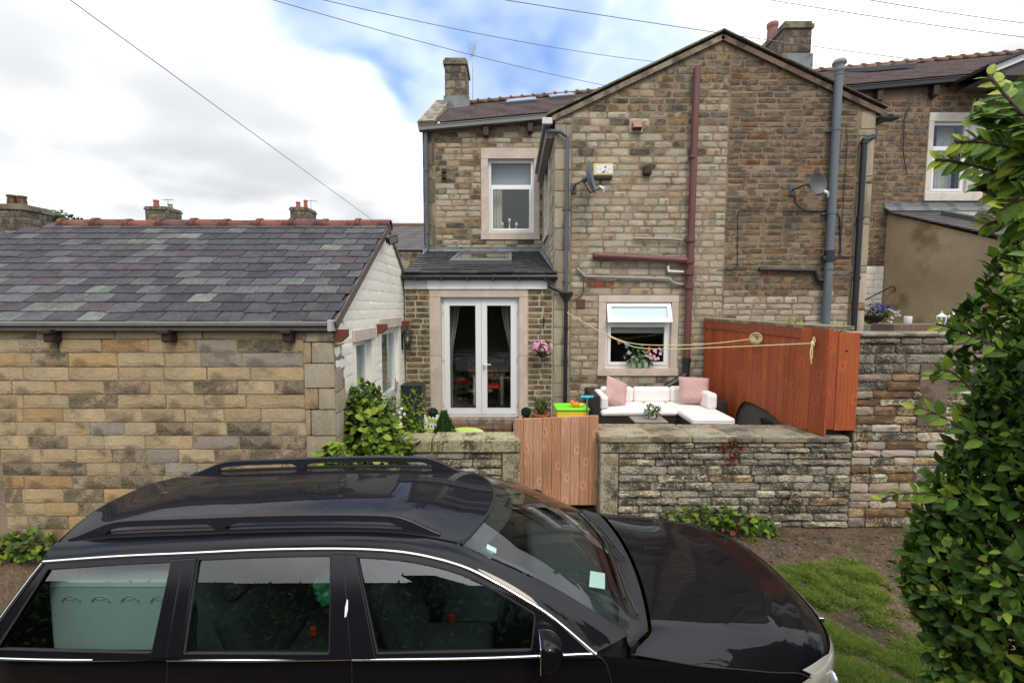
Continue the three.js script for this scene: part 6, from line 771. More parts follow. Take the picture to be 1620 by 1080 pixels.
  // bright trim: over the windows, down the rear pillar, along the belt
  const trimLine = (pts, r) => tube(pts, r, 110, 6, 0.5).scale(1, 1, 1), onS = (x, y, o) => V(x, y, zs(y) + o);
  both('window_trim', merge([tube([onS(-2.785, 0.985, 0.018), onS(-2.74, 1.093, 0.018), onS(-2.66, 1.275, 0.018), onS(-2.622, 1.352, 0.018)], 0.010, 30, 6), tube(top.map((p) => onS(p[0], p[1], 0.018)), 0.0105, 110, 6)]), chrome);
  for (const [a, b] of [[-2.79, -1.797], [-1.79, -0.838], [-0.83, 0.44]]) { const yb = (x) => 0.955 + 0.028 * sstep(-0.6, 0.44, x) + 0.01 * sstep(-2.2, -2.8, x); both('belt_trim', tube([V(a, yb(a), 0.893), V((a + b) / 2, yb((a + b) / 2), 0.896), V(b, yb(b), 0.886)], 0.0085, 24, 6), chrome); }
  // cabin edge: band from the trim to the roof and on down the windscreen pillar
  const yW = (x) => yTop(Math.max(-2.62, x)) + 0.052, XS = -0.30;
  const edge = (s) => { if (s < 0) { const x = lerp(-2.66, XS, 1 + s); const C = onS(Math.max(-2.635, x), yTop(Math.max(-2.62, x)), 0.008); return [C, V(x, yW(x), 0.56)]; } const xc = XS + 0.74 * s, C = onS(xc, yTop(Math.min(xc, 0.429)), 0.008), p = V(XS + 0.95 * s, lerp(yW(XS), 0.975, s) + 0.035 * Math.sin(Math.PI * s), lerp(0.56, 0.735, Math.pow(s, 0.8))); return [C, p]; };
  const band = grid(70, 6, (u, v) => { const s = -1 + 2 * u, [C, P] = edge(s), q = C.clone().lerp(P, v), b = Math.sin(Math.PI * v) * 0.016; return [q.x, q.y + b * 0.6, q.z + b * 0.8]; }); both('cabin_rail', band, paint);
  const header = (q) => XS + 0.17 * (1 - q * q), tail = (q) => -2.66 - 0.10 * (1 - q * q);
  const roofY = (x, q) => yW(Math.min(x, XS)) - 0.10 * Math.max(0, x - XS) + 0.058 * (1 - Math.pow(Math.abs(q), 2.3)) - 0.02 * sstep(-2.3, -2.75, x);
  add('roof_panel', grid(46, 30, (u, v) => { const q = v * 2 - 1, x = lerp(tail(q), header(q), u); return [x, roofY(x, q), q * 0.56]; }, true), dusty);
  // ditch strips along the roof under the rails
  both('roof_strip', grid(40, 1, (u, v) => { const x = lerp(-2.64, XS - 0.02, u); return [x, roofY(x, 0.97) + 0.003, 0.535 + v * 0.022]; }, true), trim);
  // windscreen, cowl, bonnet
  const base = (q) => [0.65 + 0.10 * (1 - q * q), 0.975 + 0.03 * (1 - q * q), 0.735 * q], hd = (q) => [header(q), roofY(header(q), q), 0.56 * q];
  add('windscreen', grid(28, 20, (u, v) => { const q = u * 2 - 1, a = base(q), b = hd(q), k = 0.035 * Math.sin(Math.PI * v); return [lerp(a[0], b[0], v) + k * 0.5, lerp(a[1], b[1], v) + k, lerp(a[2], b[2], v) * (1 + 0.01 * Math.sin(Math.PI * v))]; }), screen);
  add('screen_seal', [tube(Array.from({ length: 17 }, (_, i) => V(...hd(i / 8 - 1)).add(V(0.004, 0.001, 0))), 0.009, 40, 6)], rubber);
  const inner = (q, v) => { const a = base(q), b = hd(q), k = 0.035 * Math.sin(Math.PI * v); return [lerp(a[0], b[0], v) + k * 0.5 - 0.006, lerp(a[1], b[1], v) + k - 0.006, lerp(a[2], b[2], v) * 0.995]; };
  add('screen_border', [grid(28, 3, (u, v) => inner((u * 2 - 1) * 0.99, lerp(0.9 - 0.05 * (1 - Math.pow(u * 2 - 1, 2)), 0.995, v))), ...[-1, 1].map((sg) => grid(2, 18, (u, v) => inner(sg * lerp(0.955, 0.998, u), v))), grid(28, 2, (u, v) => inner((u * 2 - 1) * 0.99, lerp(0.005, 0.06, v)))], trim);
  const cowl = (q) => [0.735 + 0.10 * (1 - q * q) - 0.10 * sstep(0.85, 1, Math.abs(q)), 0.985 + 0.02 * (1 - q * q), 0.83 * q];
  add('cowl_panel', grid(28, 3, (u, v) => { const q = u * 2 - 1, a = base(q), b = cowl(q); return [lerp(a[0] - 0.02, b[0], v), lerp(a[1] - 0.005, b[1] - 0.012, v) - 0.02 * Math.sin(Math.PI * v), lerp(a[2], b[2], v)]; }, true), trim);
  const key = (ks, t) => { for (let i = 0; i + 1 < ks.length; i++) if (t <= ks[i + 1][0]) { const q = (t - ks[i][0]) / (ks[i + 1][0] - ks[i][0]), s = q * q * (3 - 2 * q); return lerp(ks[i][1], ks[i + 1][1], lerp(q, s, 0.5)); } return ks[ks.length - 1][1]; };
  const frontX = (z) => 1 + Math.pow(Math.max(0, 1 - Math.pow(Math.abs(z) / 0.88, 3)), 1 / 3);
  const crease = (q) => q < 0.78 ? 1 - 0.20 * Math.pow(q / 0.78, 2.6) : 0.80 * Math.pow(1 - (q - 0.78) / 0.22, 0.85) * (1 - 0.0) + 0;
  const yc = (u) => key([[0, 1.005], [0.35, 0.985], [0.65, 0.955], [0.85, 0.905], [0.95, 0.85], [1, 0.785]], u), ysd = (u) => key([[0, 0.935], [0.5, 0.88], [0.9, 0.82], [1, 0.775]], u);
  const bonnetPt = (u, q) => { const a = cowl(q), zf = 0.80 * q, xf = frontX(zf) - 0.01, k = Math.abs(q); return [lerp(a[0] + 0.02, xf, u), lerp(ysd(u), yc(u), crease(k)), lerp(a[2], zf, u) + Math.sign(q) * 0.045 * Math.sin(Math.PI * u) * k * k]; };
  add('bonnet', grid(36, 56, (u, v) => bonnetPt(u, v * 2 - 1), true), paint);
  // body shell round the plan
  const plan = []; for (let i = 0; i <= 26; i++) { const a = i / 26 * Math.PI / 2; plan.push([1 + Math.pow(Math.sin(a), 2 / 3), 0.88 * Math.pow(Math.cos(a), 2 / 3)]); } plan.reverse(); for (let x = 0.9; x > -2.4; x -= 0.15) plan.push([x, 0.88 + 0.01 * Math.sin((x + 2.4) / 3.3 * Math.PI)]); for (let i = 0; i <= 16; i++) { const a = i / 16 * Math.PI / 2; plan.push([-2.4 - 0.55 * Math.pow(Math.sin(a), 0.5), 0.88 * Math.pow(Math.cos(a), 0.5)]); }
  const yTopS = (x) => x > 0.6 ? ysd(clamp((x - 0.6) / 1.03, 0, 0.93)) + 0.002 : x > 0.42 ? lerp(0.962, 0.937, (x - 0.42) / 0.18) : 0.962, nP = plan.length - 1;
  const nrmP = (i) => { const a = plan[Math.max(0, i - 1)], b = plan[Math.min(nP, i + 1)], dx = b[0] - a[0], dz = b[1] - a[1], l = Math.hypot(dx, dz) || 1; return [-dz / l * -1, dx / l * -1]; };
  const prof = [[0.0, 0.10], [0.12, 0.045], [0.25, 0.015], [0.45, -0.005], [0.62, -0.012], [0.76, -0.002], [0.86, -0.006], [0.94, 0.0], [1, 0.022]];
  const shellPt = (i, t, off = 0) => { const p = plan[i], n = nrmP(i), yt = yTopS(p[0]), ins = key(prof, t) - off; return [p[0] - n[0] * ins, lerp(0.2, yt, t), Math.max(0, p[1] - n[1] * ins * (p[1] > 0.02 ? 1 : 0))]; };
  both('body_side', grid(nP, 24, (u, v) => shellPt(Math.round(u * nP), v)), paint);
  // tailgate and its window
  add('tailgate', grid(20, 8, (u, v) => { const q = u * 2 - 1; return [lerp(tail(q) - 0.01, -2.93 + 0.05 * q * q, Math.pow(v, 0.9)), lerp(roofY(tail(q), q) - 0.005, 0.93, v), q * lerp(0.57, 0.84, v)]; }, true), gloss);
  both('rear_quarter', grid(4, 10, (u, v) => { const y = lerp(1.38, 0.94, v), a = V(lerp(-2.63, -2.79, v), y, zs(y) + 0.006), b = V(lerp(-2.675, -2.885, v), y + 0.012 * (1 - v), lerp(0.565, 0.835, v)), p = a.lerp(b, u); return [p.x, p.y, p.z + 0.012 * Math.sin(Math.PI * u)]; }, true), paint);
  // panel gaps
  const gap = (pts) => both('panel_gap', tube(pts, 0.0035, 20, 4), rubber); gap([V(-1.792, 0.95, 0.884), V(-1.80, 0.7, 0.897), V(-1.75, 0.35, 0.888)]); gap([V(-0.834, 0.95, 0.886), V(-0.83, 0.7, 0.902), V(-0.82, 0.35, 0.892)]); gap([V(0.45, 0.972, 0.872), V(0.50, 0.9, 0.887), V(0.53, 0.7, 0.898), V(0.5, 0.35, 0.89)]);
  both('bonnet_gap', tube(Array.from({ length: 13 }, (_, i) => { const u = i / 12, a = cowl(1), xf = frontX(0.8) - 0.01; return V(lerp(a[0] + 0.0, xf, u), ysd(u) + 0.003, lerp(0.83, 0.80, u) + 0.045 * Math.sin(Math.PI * u) + 0.004); }), 0.004, 40, 5), rubber);
  // roof rails
  const railY = (x, q = 0.9) => roofY(x, q), railS = (x0, x1, z) => { const up = [], lo = [], ho = 0.074; for (let i = 0; i <= 40; i++) { const t = i / 40, x = lerp(x0, x1, t), h = ho * Math.pow(sstep(0, 0.15, t) * sstep(1, 0.87, t), 0.75) + 0.004; up.push([x, railY(x) + h]); lo.push([x, railY(x) - 0.006]); } const s = poly([...up, ...lo.reverse()]); for (const [a, b] of [[0.10, 0.395], [0.425, 0.90]]) { const hp = [], n = 14; for (let i = 0; i <= n; i++) { const t = lerp(a, b, i / n), x = lerp(x0, x1, t), h = ho * Math.pow(sstep(0, 0.15, t) * sstep(1, 0.87, t), 0.75) - 0.030; hp.push([x, railY(x) + Math.max(0.012, h * (i === 0 || i === n ? 0.55 : 1))]); } for (let i = n; i >= 0; i--) { const x = lerp(x0, x1, lerp(a, b, i / n)); hp.push([x, railY(x) + 0.008]); } s.holes.push(new THREE.Path(hp.map((p) => new THREE.Vector2(...p)))); } return norm(new THREE.ExtrudeGeometry(s, { depth: 0.026, bevelEnabled: true, bevelSize: 0.006, bevelThickness: 0.006, bevelSegments: 3 }).translate(0, 0, z)); };
  for (const z of [0.50, -0.53]) add('roof_rail', railS(-2.62, -0.43, z), phy([0.016, 0.017, 0.022], { roughness: 0.38 }));
  // aerial, wipers, mirrors
  const ay = roofY(-2.47, 0); add('aerial', [bar(V(-2.45, ay, 0), V(-2.53, ay + 0.075, 0), 0.006, 8, 0.004), norm(new THREE.SphereGeometry(0.022, 12, 6).scale(1.6, 0.6, 1).translate(-2.45, ay, 0))], trim);
  const wiper = (q0, q1, v1) => { const a = base(q0), s = (q, v, k) => { const A = base(q), B = hd(q), m = 0.035 * Math.sin(Math.PI * v); return V(lerp(A[0], B[0], v) + m * 0.5 + 0.012 * k, lerp(A[1], B[1], v) + m + 0.02 * k, lerp(A[2], B[2], v)); }; return [pipe([V(a[0] + 0.05, a[1] + 0.0, a[2]), s(q0 + (q1 - q0) * 0.15, 0.02, 1.6), s(q0 + (q1 - q0) * 0.55, v1 * 0.5 + 0.02, 1.4)], 0.009, 8), tube([s(q0 + (q1 - q0) * 0.12, 0.035, 0.9), s((q0 + q1) / 2, v1 * 0.5 + 0.03, 0.9), s(q1, v1, 0.8)], 0.008, 20, 6)]; };
  add('wiper', wiper(0.80, -0.12, 0.10), trim); add('wiper', wiper(0.02, -0.86, 0.12), trim);
  const mirror = (() => { const sh = new THREE.SphereGeometry(1, 26, 20); const p = sh.attributes.position; for (let i = 0; i < p.count; i++) { let x = p.getX(i), y = p.getY(i), z = p.getZ(i); x = x < -0.25 ? -0.25 + (x + 0.25) * 0.12 : x; const ky = Math.sign(y) * Math.pow(Math.abs(y), 0.72), kz = Math.sign(z) * Math.pow(Math.abs(z), 0.72); p.setXYZ(i, 0.165 + x * 0.085 + 0.012 * z, 1.085 + ky * 0.088 + 0.02 * z, 0.995 + kz * 0.105); } sh.computeVertexNormals(); return norm(sh); })();
  add('door_mirror', mirror.clone(), paint); add('door_mirror', mir(mirror).translate(0.05, -0.10, 0.03), paint); both('mirror_foot', pipe([V(0.20, 0.995, 0.86), V(0.18, 1.0, 0.93), V(0.18, 1.03, 0.98)], 0.028, 10), trim);
  both('mirror_glass', rb(0.135, 0.141, 1.02, 1.15, 0.93, 1.07, 0.002).clone(), phy([0.8, 0.82, 0.84], { metalness: 1, roughness: 0.03 }));
  // headlights, grille, number plate
  const i0 = plan.findIndex((p) => p[1] > 0.50), i1 = plan.findIndex((p) => p[0] < 1.56), lampGrid = (off, t0, t1) => grid(i1 - i0, 8, (u, v) => { const i = Math.round(lerp(i0, i1, u)), tt = lerp(t0, lerp(t1, t1 - 0.05, sstep(0.75, 1, u)), v); return shellPt(i, tt, off); });
  const lamp = both('headlight', merge([lampGrid(0.006, 0.60, 0.99), grid(10, 10, (u, v) => { const q = lerp(0.80, 0.985, u), p = bonnetPt(lerp(1.0, lerp(0.99, 0.915, u), v), q); return [p[0] + 0.006, p[1] + 0.006, p[2] + 0.004]; })]), phy([0.50, 0.49, 0.45], { roughness: 0.25, clearcoat: 1, clearcoatRoughness: 0.05 })); for (const [k, sg] of [[0, 1], [1, -1]]) { const m = lamp[k], p = shellPt(Math.round(lerp(i0, i1, 0.42)), 0.8, 0.012); const b = norm(new THREE.SphereGeometry(0.05, 16, 10).scale(0.4, 1, 1).translate(p[0], p[1], p[2] * sg)); add('reflector', b, phy([0.75, 0.78, 0.8], { metalness: 0.7, roughness: 0.15 }), m); }
  const gx = frontX(0.0) + 0.0; add('grille', [rb(gx - 0.03, gx + 0.022, 0.56, 0.585, -0.28, 0.28, 0.006), rb(gx - 0.03, gx + 0.022, 0.745, 0.775, -0.33, 0.33, 0.008), ...[-0.30, 0.30].map((z) => rb(gx - 0.04, gx + 0.02, 0.57, 0.76, z - 0.014, z + 0.014, 0.006))], chrome); add('grille_mesh', Array.from({ length: 6 }, (_, k) => bx(gx - 0.02, gx + 0.012, 0.60 + k * 0.025, 0.606 + k * 0.025, -0.29, 0.29)), trim); add('number_plate', rb(gx + 0.012, gx + 0.03, 0.42, 0.53, -0.26, 0.26, 0.004), phy([0.78, 0.78, 0.76], { roughness: 0.4 }));
  // wheels
  for (const [x, s] of [[1.30, 1], [1.30, -1], [-1.36, 1], [-1.36, -1]]) { const w = add('wheel', [norm(new THREE.TorusGeometry(0.235, 0.085, 12, 36).scale(1, 1, 1.15).translate(x, 0.235, s * 0.785))], rubber); const sp = [norm(new THREE.CylinderGeometry(0.06, 0.06, 0.05, 16).rotateX(Math.PI / 2).translate(x, 0.235, s * 0.87)), norm(new THREE.TorusGeometry(0.185, 0.018, 8, 30).translate(x, 0.235, s * 0.875))]; for (let k = 0; k < 5; k++) { const a = k * 1.2566 + 0.3; sp.push(bar(V(x + 0.05 * Math.cos(a), 0.235 + 0.05 * Math.sin(a), s * 0.88), V(x + 0.185 * Math.cos(a), 0.235 + 0.185 * Math.sin(a), s * 0.875), 0.024, 8)); } add('rim', sp, M.metal, w); add('arch', norm(new THREE.CylinderGeometry(0.335, 0.335, 0.04, 40, 1).rotateX(Math.PI / 2).translate(x, 0.27, s * 0.868)), rubber, w); }
  // cabin
  const cloth = std([0.030, 0.031, 0.033], { bumpMap: rep(T.weave, 10), bumpScale: 0.002, roughness: 0.9 }), plas = std([0.022, 0.023, 0.025], { roughness: 0.7 });
  add('cabin_floor', [bx(-2.8, 0.7, 0.28, 0.36, -0.8, 0.8), bx(-2.7, 0.4, 0.36, 0.93, -0.82, -0.79), bx(-2.7, 0.4, 0.36, 0.93, 0.79, 0.82), bx(0.66, 0.7, 0.36, 0.92, -0.74, 0.74)], plas);
  add('dashboard', [rb(0.12, 0.66, 0.66, 0.95, -0.72, 0.72, 0.06, 4), rb(0.02, 0.2, 0.86, 1.0, 0.2, 0.58, 0.06, 4), rb(-0.5, 0.2, 0.4, 0.62, -0.12, 0.12, 0.03)], plas);
  const seat = (x, z, lab) => { const tilt = (g) => g.applyMatrix4(new THREE.Matrix4().makeTranslation(x - 0.18, 0.62, z).multiply(new THREE.Matrix4().makeRotationZ(0.32))); add('seat', [rb(x - 0.2, x + 0.32, 0.46, 0.62, z - 0.25, z + 0.25, 0.05, 3), tilt(rb(-0.07, 0.09, 0, 0.56, -0.24, 0.24, 0.06, 4)), tilt(bar(V(0, 0.54, -0.06), V(0, 0.66, -0.06), 0.008)), tilt(bar(V(0, 0.54, 0.06), V(0, 0.66, 0.06), 0.008)), tilt(rb(-0.06, 0.05, 0.62, 0.79, -0.14, 0.14, 0.045, 4))], cloth); };
  seat(-0.45, 0.37); seat(-0.45, -0.37);
  const rt = (g) => g.applyMatrix4(new THREE.Matrix4().makeTranslation(-1.5, 0.55, 0).multiply(new THREE.Matrix4().makeRotationZ(0.35))); add('rear_bench', [rb(-1.5, -0.95, 0.42, 0.58, -0.68, 0.68, 0.05, 3), rt(rb(-0.06, 0.09, 0, 0.50, -0.68, 0.68, 0.06, 4)), ...[-0.42, 0.42].map((z) => rt(rb(-0.04, 0.06, 0.50, 0.62, z - 0.13, z + 0.13, 0.04, 3)))], cloth);
  for (const [x, z] of [[-0.42, 0.13], [-1.32, 0.25]]) add('seat_belt_buckle', rb(x - 0.02, x + 0.02, 0.60, 0.66, z - 0.012, z + 0.012, 0.006), phy([0.55, 0.03, 0.01], { roughness: 0.5 }));
  const sw = V(0.0, 0.93, 0.37), R = new THREE.Matrix4().makeTranslation(sw.x, sw.y, sw.z).multiply(new THREE.Matrix4().makeRotationZ(-0.45)).multiply(new THREE.Matrix4().makeRotationY(Math.PI / 2)); add('steering_wheel', [norm(new THREE.TorusGeometry(0.18, 0.015, 10, 40)).applyMatrix4(R), norm(new THREE.SphereGeometry(0.07, 14, 8).scale(1, 1, 0.4)).applyMatrix4(R), ...[0, Math.PI, -Math.PI / 2].map((a) => bar(V(0.04 * Math.cos(a), 0.04 * Math.sin(a), 0), V(0.17 * Math.cos(a), 0.17 * Math.sin(a), 0), 0.013, 8).applyMatrix4(R)), bar(V(0.03, 0.92, 0.37), V(0.2, 0.85, 0.37), 0.03)], plas);
  add('rear_view_mirror', [rb(-0.06, -0.03, 1.30, 1.37, -0.12, 0.12, 0.02), bar(V(-0.04, 1.37, 0), V(-0.02, 1.44, 0), 0.01)], plas);
  add('windscreen_sticker', (() => { const a = base(0.93), b = hd(0.93), f = (v, dz) => V(lerp(a[0], b[0], v) - 0.004, lerp(a[1], b[1], v) + 0.022, lerp(a[2], b[2], v) + dz); return quadPrism(f(0.86, 0.0), f(0.80, 0.0), f(0.80, -0.05), f(0.86, -0.05), 0.004); })(), std([0.62, 0.80, 0.80]));
}
// things lying in the car
{
  const a = thing('white_appliance', 'white kitchen appliance lying in the boot, seen through the rear side window', 'appliance'), wm = phy([0.74, 0.77, 0.76], { roughness: 0.35 }), zf = CZ + 0.62, x0 = -2.68, x1 = -1.90, y0 = 0.95, y1 = 1.20;
  const body = obj('casing', [rb(x0, x1, 0.5, y1, CZ - 0.35, zf, 0.03, 4)], wm, a); obj('lid', [rb(x0 + 0.01, x0 + 0.15, y1 - 0.012, y1 + 0.055, CZ - 0.33, zf - 0.03, 0.02, 3), rb(x0 + 0.156, x1 - 0.005, y1 - 0.012, y1 + 0.055, CZ - 0.33, zf - 0.03, 0.02, 3)], wm, a); obj('ledge', rb(x0 + 0.02, x1 - 0.02, y1 - 0.025, y1 - 0.018, zf - 0.01, zf + 0.004, 0.003), wm, a);
  for (let k = 0; k < 4; k++) { const cx = x0 + 0.14 + k * 0.17; obj('grip_recess', norm(new THREE.TorusGeometry(0.045, 0.006, 8, 24, Math.PI).scale(1.1, 0.75, 1).translate(cx, y1 - 0.115, zf + 0.001)), std([0.42, 0.46, 0.45]), a); obj('grip_lip', rb(cx - 0.022, cx + 0.022, y1 - 0.098, y1 - 0.09, zf - 0.004, zf + 0.007, 0.003), wm, a); }
  const cl = thing('dark_blanket', 'crumpled dark cloth against the lower right corner of the white appliance', 'cloth'); obj('cloth_fold', grid(16, 12, (u, v) => { const x = lerp(-2.02, -1.80, u), top = lerp(0.86, 1.10, Math.pow(u, 0.9)); return [x, lerp(top, 0.6, v) + 0.02 * Math.sin(u * 14), zf + 0.02 + 0.05 * v + (fbm3(u * 5, v * 4, 2, 3, 4) - 0.5) * 0.05]; }, true), std([0.02, 0.025, 0.024], { roughness: 1 }), cl);
  const bag = thing('green_carrier_bag', 'crumpled green and white carrier bag on the back seat of the car', 'carrier bag'), g = new THREE.IcosahedronGeometry(1, 4), p = g.attributes.position; for (let i = 0; i < p.count; i++) { const n = fbm3(p.getX(i) * 2.5 + 4, p.getY(i) * 2.5, p.getZ(i) * 2.5, 3, 15), m = 0.55 + 0.9 * n; p.setXYZ(i, p.getX(i) * 0.085 * m, p.getY(i) * 0.10 * m, p.getZ(i) * 0.08 * m); } g.computeVertexNormals(); obj('bag', norm(g).translate(-1.13, 1.06, CZ + 0.45), phy([0.10, 0.42, 0.20], { roughness: 0.35, map: rep(T.slate, 2) }), bag);
  const sh = thing('paper_sheets', 'pale sheets of paper standing beside the green carrier bag', 'papers'); obj('sheet', quadPrism(V(-1.09, 1.06, CZ + 0.42), V(-0.93, 1.04, CZ + 0.44), V(-0.91, 1.20, CZ + 0.36), V(-1.02, 1.20, CZ + 0.36), 0.004), std([0.5, 0.56, 0.6]), sh); obj('sheet', quadPrism(V(-1.07, 0.99, CZ + 0.47), V(-0.93, 1.02, CZ + 0.47), V(-0.93, 1.08, CZ + 0.45), V(-1.0, 1.04, CZ + 0.45), 0.004), std([0.56, 0.62, 0.64]), sh);
  const sl = thing('paper_sheets', 'white papers on the dashboard behind the front side window', 'papers'); obj('sheet', quadPrism(V(-0.30, 1.20, CZ + 0.10), V(-0.24, 1.10, CZ + 0.14), V(-0.14, 1.22, CZ + 0.06), V(-0.18, 1.26, CZ + 0.05), 0.003), std([0.62, 0.7, 0.74]), sl); obj('sheet', quadPrism(V(-0.26, 1.06, CZ + 0.16), V(-0.15, 1.05, CZ + 0.16), V(-0.12, 1.13, CZ + 0.1), V(-0.2, 1.14, CZ + 0.1), 0.003), std([0.66, 0.72, 0.74]), sl);
  const pm = thing('parking_permit', 'white paper permit lying inside the lower corner of the windscreen', 'permit'); const q = (a, b, d) => at(a, b, d); obj('card', quadPrism(q(934, 903, 2.86), q(957, 907, 2.86), q(957, 932, 2.78), q(932, 928, 2.78), 0.003), std([0.70, 0.78, 0.76]), pm);
}
// ---------- plants ----------
const leafA = [leafGeo(1, 0.5, 0.3, 0.18), leafGeo(1, 0.46, 0.22, 0.28), leafGeo(1, 0.54, 0.35, 0.1)], leafHeart = [leafGeo(1, 0.8, 0.22, 0.22, 1.2), leafGeo(1, 0.74, 0.3, 0.12, 1.15)], leafThin = [leafGeo(1, 0.16, 0.2, 0.3), leafGeo(1, 0.2, 0.25, 0.2)], petal = [leafGeo(1, 0.85, 0.1, 0.1, 0.8)];
const stemMat = std([0.09, 0.062, 0.04], { roughness: 0.9 }), stemGreen = std([0.10, 0.15, 0.04], { roughness: 0.8 });
// a bushy body of leaves: centre, radii, count; leaves look outwards and up
function bush(list, c, rad, n, size, tints, r, o = {}) { for (let k = 0; k < n; k++) { const d = rvec(r), q = Math.pow(r(), o.shell ?? 0.35), lump = 0.78 + 0.5 * fbm3(d.x * 2.2 + (o.seed ?? 0), d.y * 2.2, d.z * 2.2, 2, 33), p = V(c.x + d.x * rad.x * q * lump, c.y + d.y * rad.y * q * lump, c.z + d.z * rad.z * q * lump); if (o.minY !== undefined && p.y < o.minY) continue; const n1 = d.clone().add(V(0, 0.7, 0.25)).addScaledVector(rvec(r), 0.55), up = d.clone().multiplyScalar(0.5).add(V(0, o.droop ?? 0.1, 0)).addScaledVector(rvec(r), 0.8); const t = tints(r, p, q); list.push({ p, n: n1, up, s: size * (0.6 + 0.7 * r()), t, j: 0.75 + 0.5 * r(), front: d.z > -0.2 ? 1 : 0.3 }); } return list; }
function flowers(parent, pts, size, mat, name = 'flower') { for (const p of pts) { const gs = []; for (let k = 0; k < 5; k++) { const a = k * 1.2566, m = new THREE.Matrix4().makeRotationFromEuler(new THREE.Euler(-0.35, 0, a)); gs.push(petal[0].clone().scale(size, size, size).applyMatrix4(m)); } const g = merge(gs.map((q) => q)).applyMatrix4(new THREE.Matrix4().makeRotationFromEuler(new THREE.Euler(p.rx ?? 0, p.ry ?? 0, 0))).translate(p.x, p.y, p.z); obj(name, g, mat, parent); } }
const G4 = [[0.075, 0.145, 0.02], [0.10, 0.185, 0.024], [0.05, 0.10, 0.016], [0.20, 0.32, 0.03], [0.30, 0.38, 0.045]];
// climber over the end of the mossy wall
{
  const r = rng(201), t = thing('climbing_shrub', 'leafy green climber spilling over the mossy wall against the white gable', 'shrub'), L = [];
  const tint = (r2, p) => { const low = sstep(1.75, 1.0, p.y); return r2() < 0.25 + 0.4 * low ? (r2() < 0.55 ? 3 : 4) : Math.floor(r2() * 3); };
  const c = V(-1.72, 1.2, -5.5);
  bush(L, V(-1.74, 1.14, -5.48), V(0.31, 0.48, 0.30), 900, 0.105, tint, r, { seed: 1, droop: -0.1, shell: 0.25 }); bush(L, V(-1.80, 1.58, -5.52), V(0.19, 0.27, 0.2), 300, 0.085, tint, r, { seed: 2 }); bush(L, V(-1.98, 1.03, -4.95), V(0.17, 0.22, 0.10), 230, 0.105, (r2) => r2() < 0.7 ? (r2() < 0.5 ? 3 : 4) : 1, r, { seed: 3, droop: -0.3 }); bush(L, V(-1.55, 1.0, -5.62), V(0.28, 0.24, 0.2), 240, 0.10, tint, r, { seed: 4, droop: -0.2 });
  obj('stem', Array.from({ length: 9 }, (_, k) => { const a = k * 0.7, x = c.x + 0.2 * Math.cos(a); return tube([V(c.x - 0.05, 0.0, -5.6), V(x, 0.8, -5.55), V(x + 0.08 * Math.sin(k * 3), 1.35 + 0.2 * (k % 3) / 2, -5.5)], 0.009, 12, 5); }), stemMat, t); leaves(t, L, leafHeart, 150, G4);
}
// white flowered shrub in front of the planter
{
  const r = rng(211), t = thing('flowering_shrub', 'loose green shrub with small white flowers below the white door', 'shrub'), L = [], c = at(628, 672, 6.7);
  bush(L, V(c.x - 0.12, 1.0, -6.7), V(0.36, 0.5, 0.25), 620, 0.07, (r2) => r2() < 0.4 ? 3 : Math.floor(r2() * 2), r, { seed: 5 }); bush(L, V(c.x + 0.22, 1.02, -6.75), V(0.2, 0.52, 0.18), 320, 0.075, (r2) => r2() < 0.6 ? 3 : 1, r, { seed: 6 });
  obj('stem', Array.from({ length: 12 }, (_, k) => tube([V(c.x - 0.1 + 0.03 * k, LOW, -6.75), V(c.x - 0.3 + 0.06 * k, 0.9, -6.7 + 0.04 * Math.sin(k * 2)), V(c.x - 0.34 + 0.065 * k, 1.25 + 0.18 * Math.sin(k * 5), -6.7)], 0.006, 10, 5)), stemGreen, t); leaves(t, L, leafA, 100, G4);
  const pts = []; for (let k = 0; k < 46; k++) pts.push(V(c.x - 0.32 + r() * 0.5, 0.82 + r() * 0.55, -6.5 + r() * 0.12)); const wm = std([0.78, 0.78, 0.72], { side: THREE.DoubleSide }); pts.forEach((p) => { p.rx = (r() - 0.5); p.ry = (r() - 0.5); }); flowers(t, pts, 0.026, wm);
}
// small conifer
{
  const r = rng(221), t = thing('dwarf_conifer', 'small dark green pointed conifer behind the mossy wall', 'conifer'), c = at(703, 690, 6.4), y0 = 0.95, y1 = Y(650, 6.4), L = []; obj('trunk', bar(V(c.x, LOW, -6.4), V(c.x, y1 - 0.1, -6.4), 0.02, 8, 0.006), stemMat, t); obj('pot', lathe([[0, 0], [0.11, 0], [0.15, 0.28], [0.16, 0.3], [0.14, 0.3], [0, 0.27]], c.x, LOW, -6.4, 20), M.pot, t);
  for (let k = 0; k < 2400; k++) { const v = Math.pow(r(), 1.4), a = r() * 6.28, rad = 0.27 * (1 - v) * (0.55 + 0.6 * r()) + 0.012, y = lerp(0.62, y1 - 0.05, v), d = V(Math.cos(a), 0, Math.sin(a)); L.push({ p: V(c.x + d.x * rad, y, -6.4 + d.z * rad), n: d.clone().add(V(0, 0.2, 0)).addScaledVector(rvec(r), 0.6), up: V(d.x * 0.5, 1, d.z * 0.5).addScaledVector(rvec(r), 0.25), s: 0.05 + 0.05 * r(), t: r() < 0.3 ? 1 : r() < 0.6 ? 0 : 2, j: 0.7 + 0.6 * r() }); }
  leaves(t, L, leafThin, 0, [[0.045, 0.10, 0.03], [0.075, 0.15, 0.035], [0.03, 0.07, 0.025]]);
}
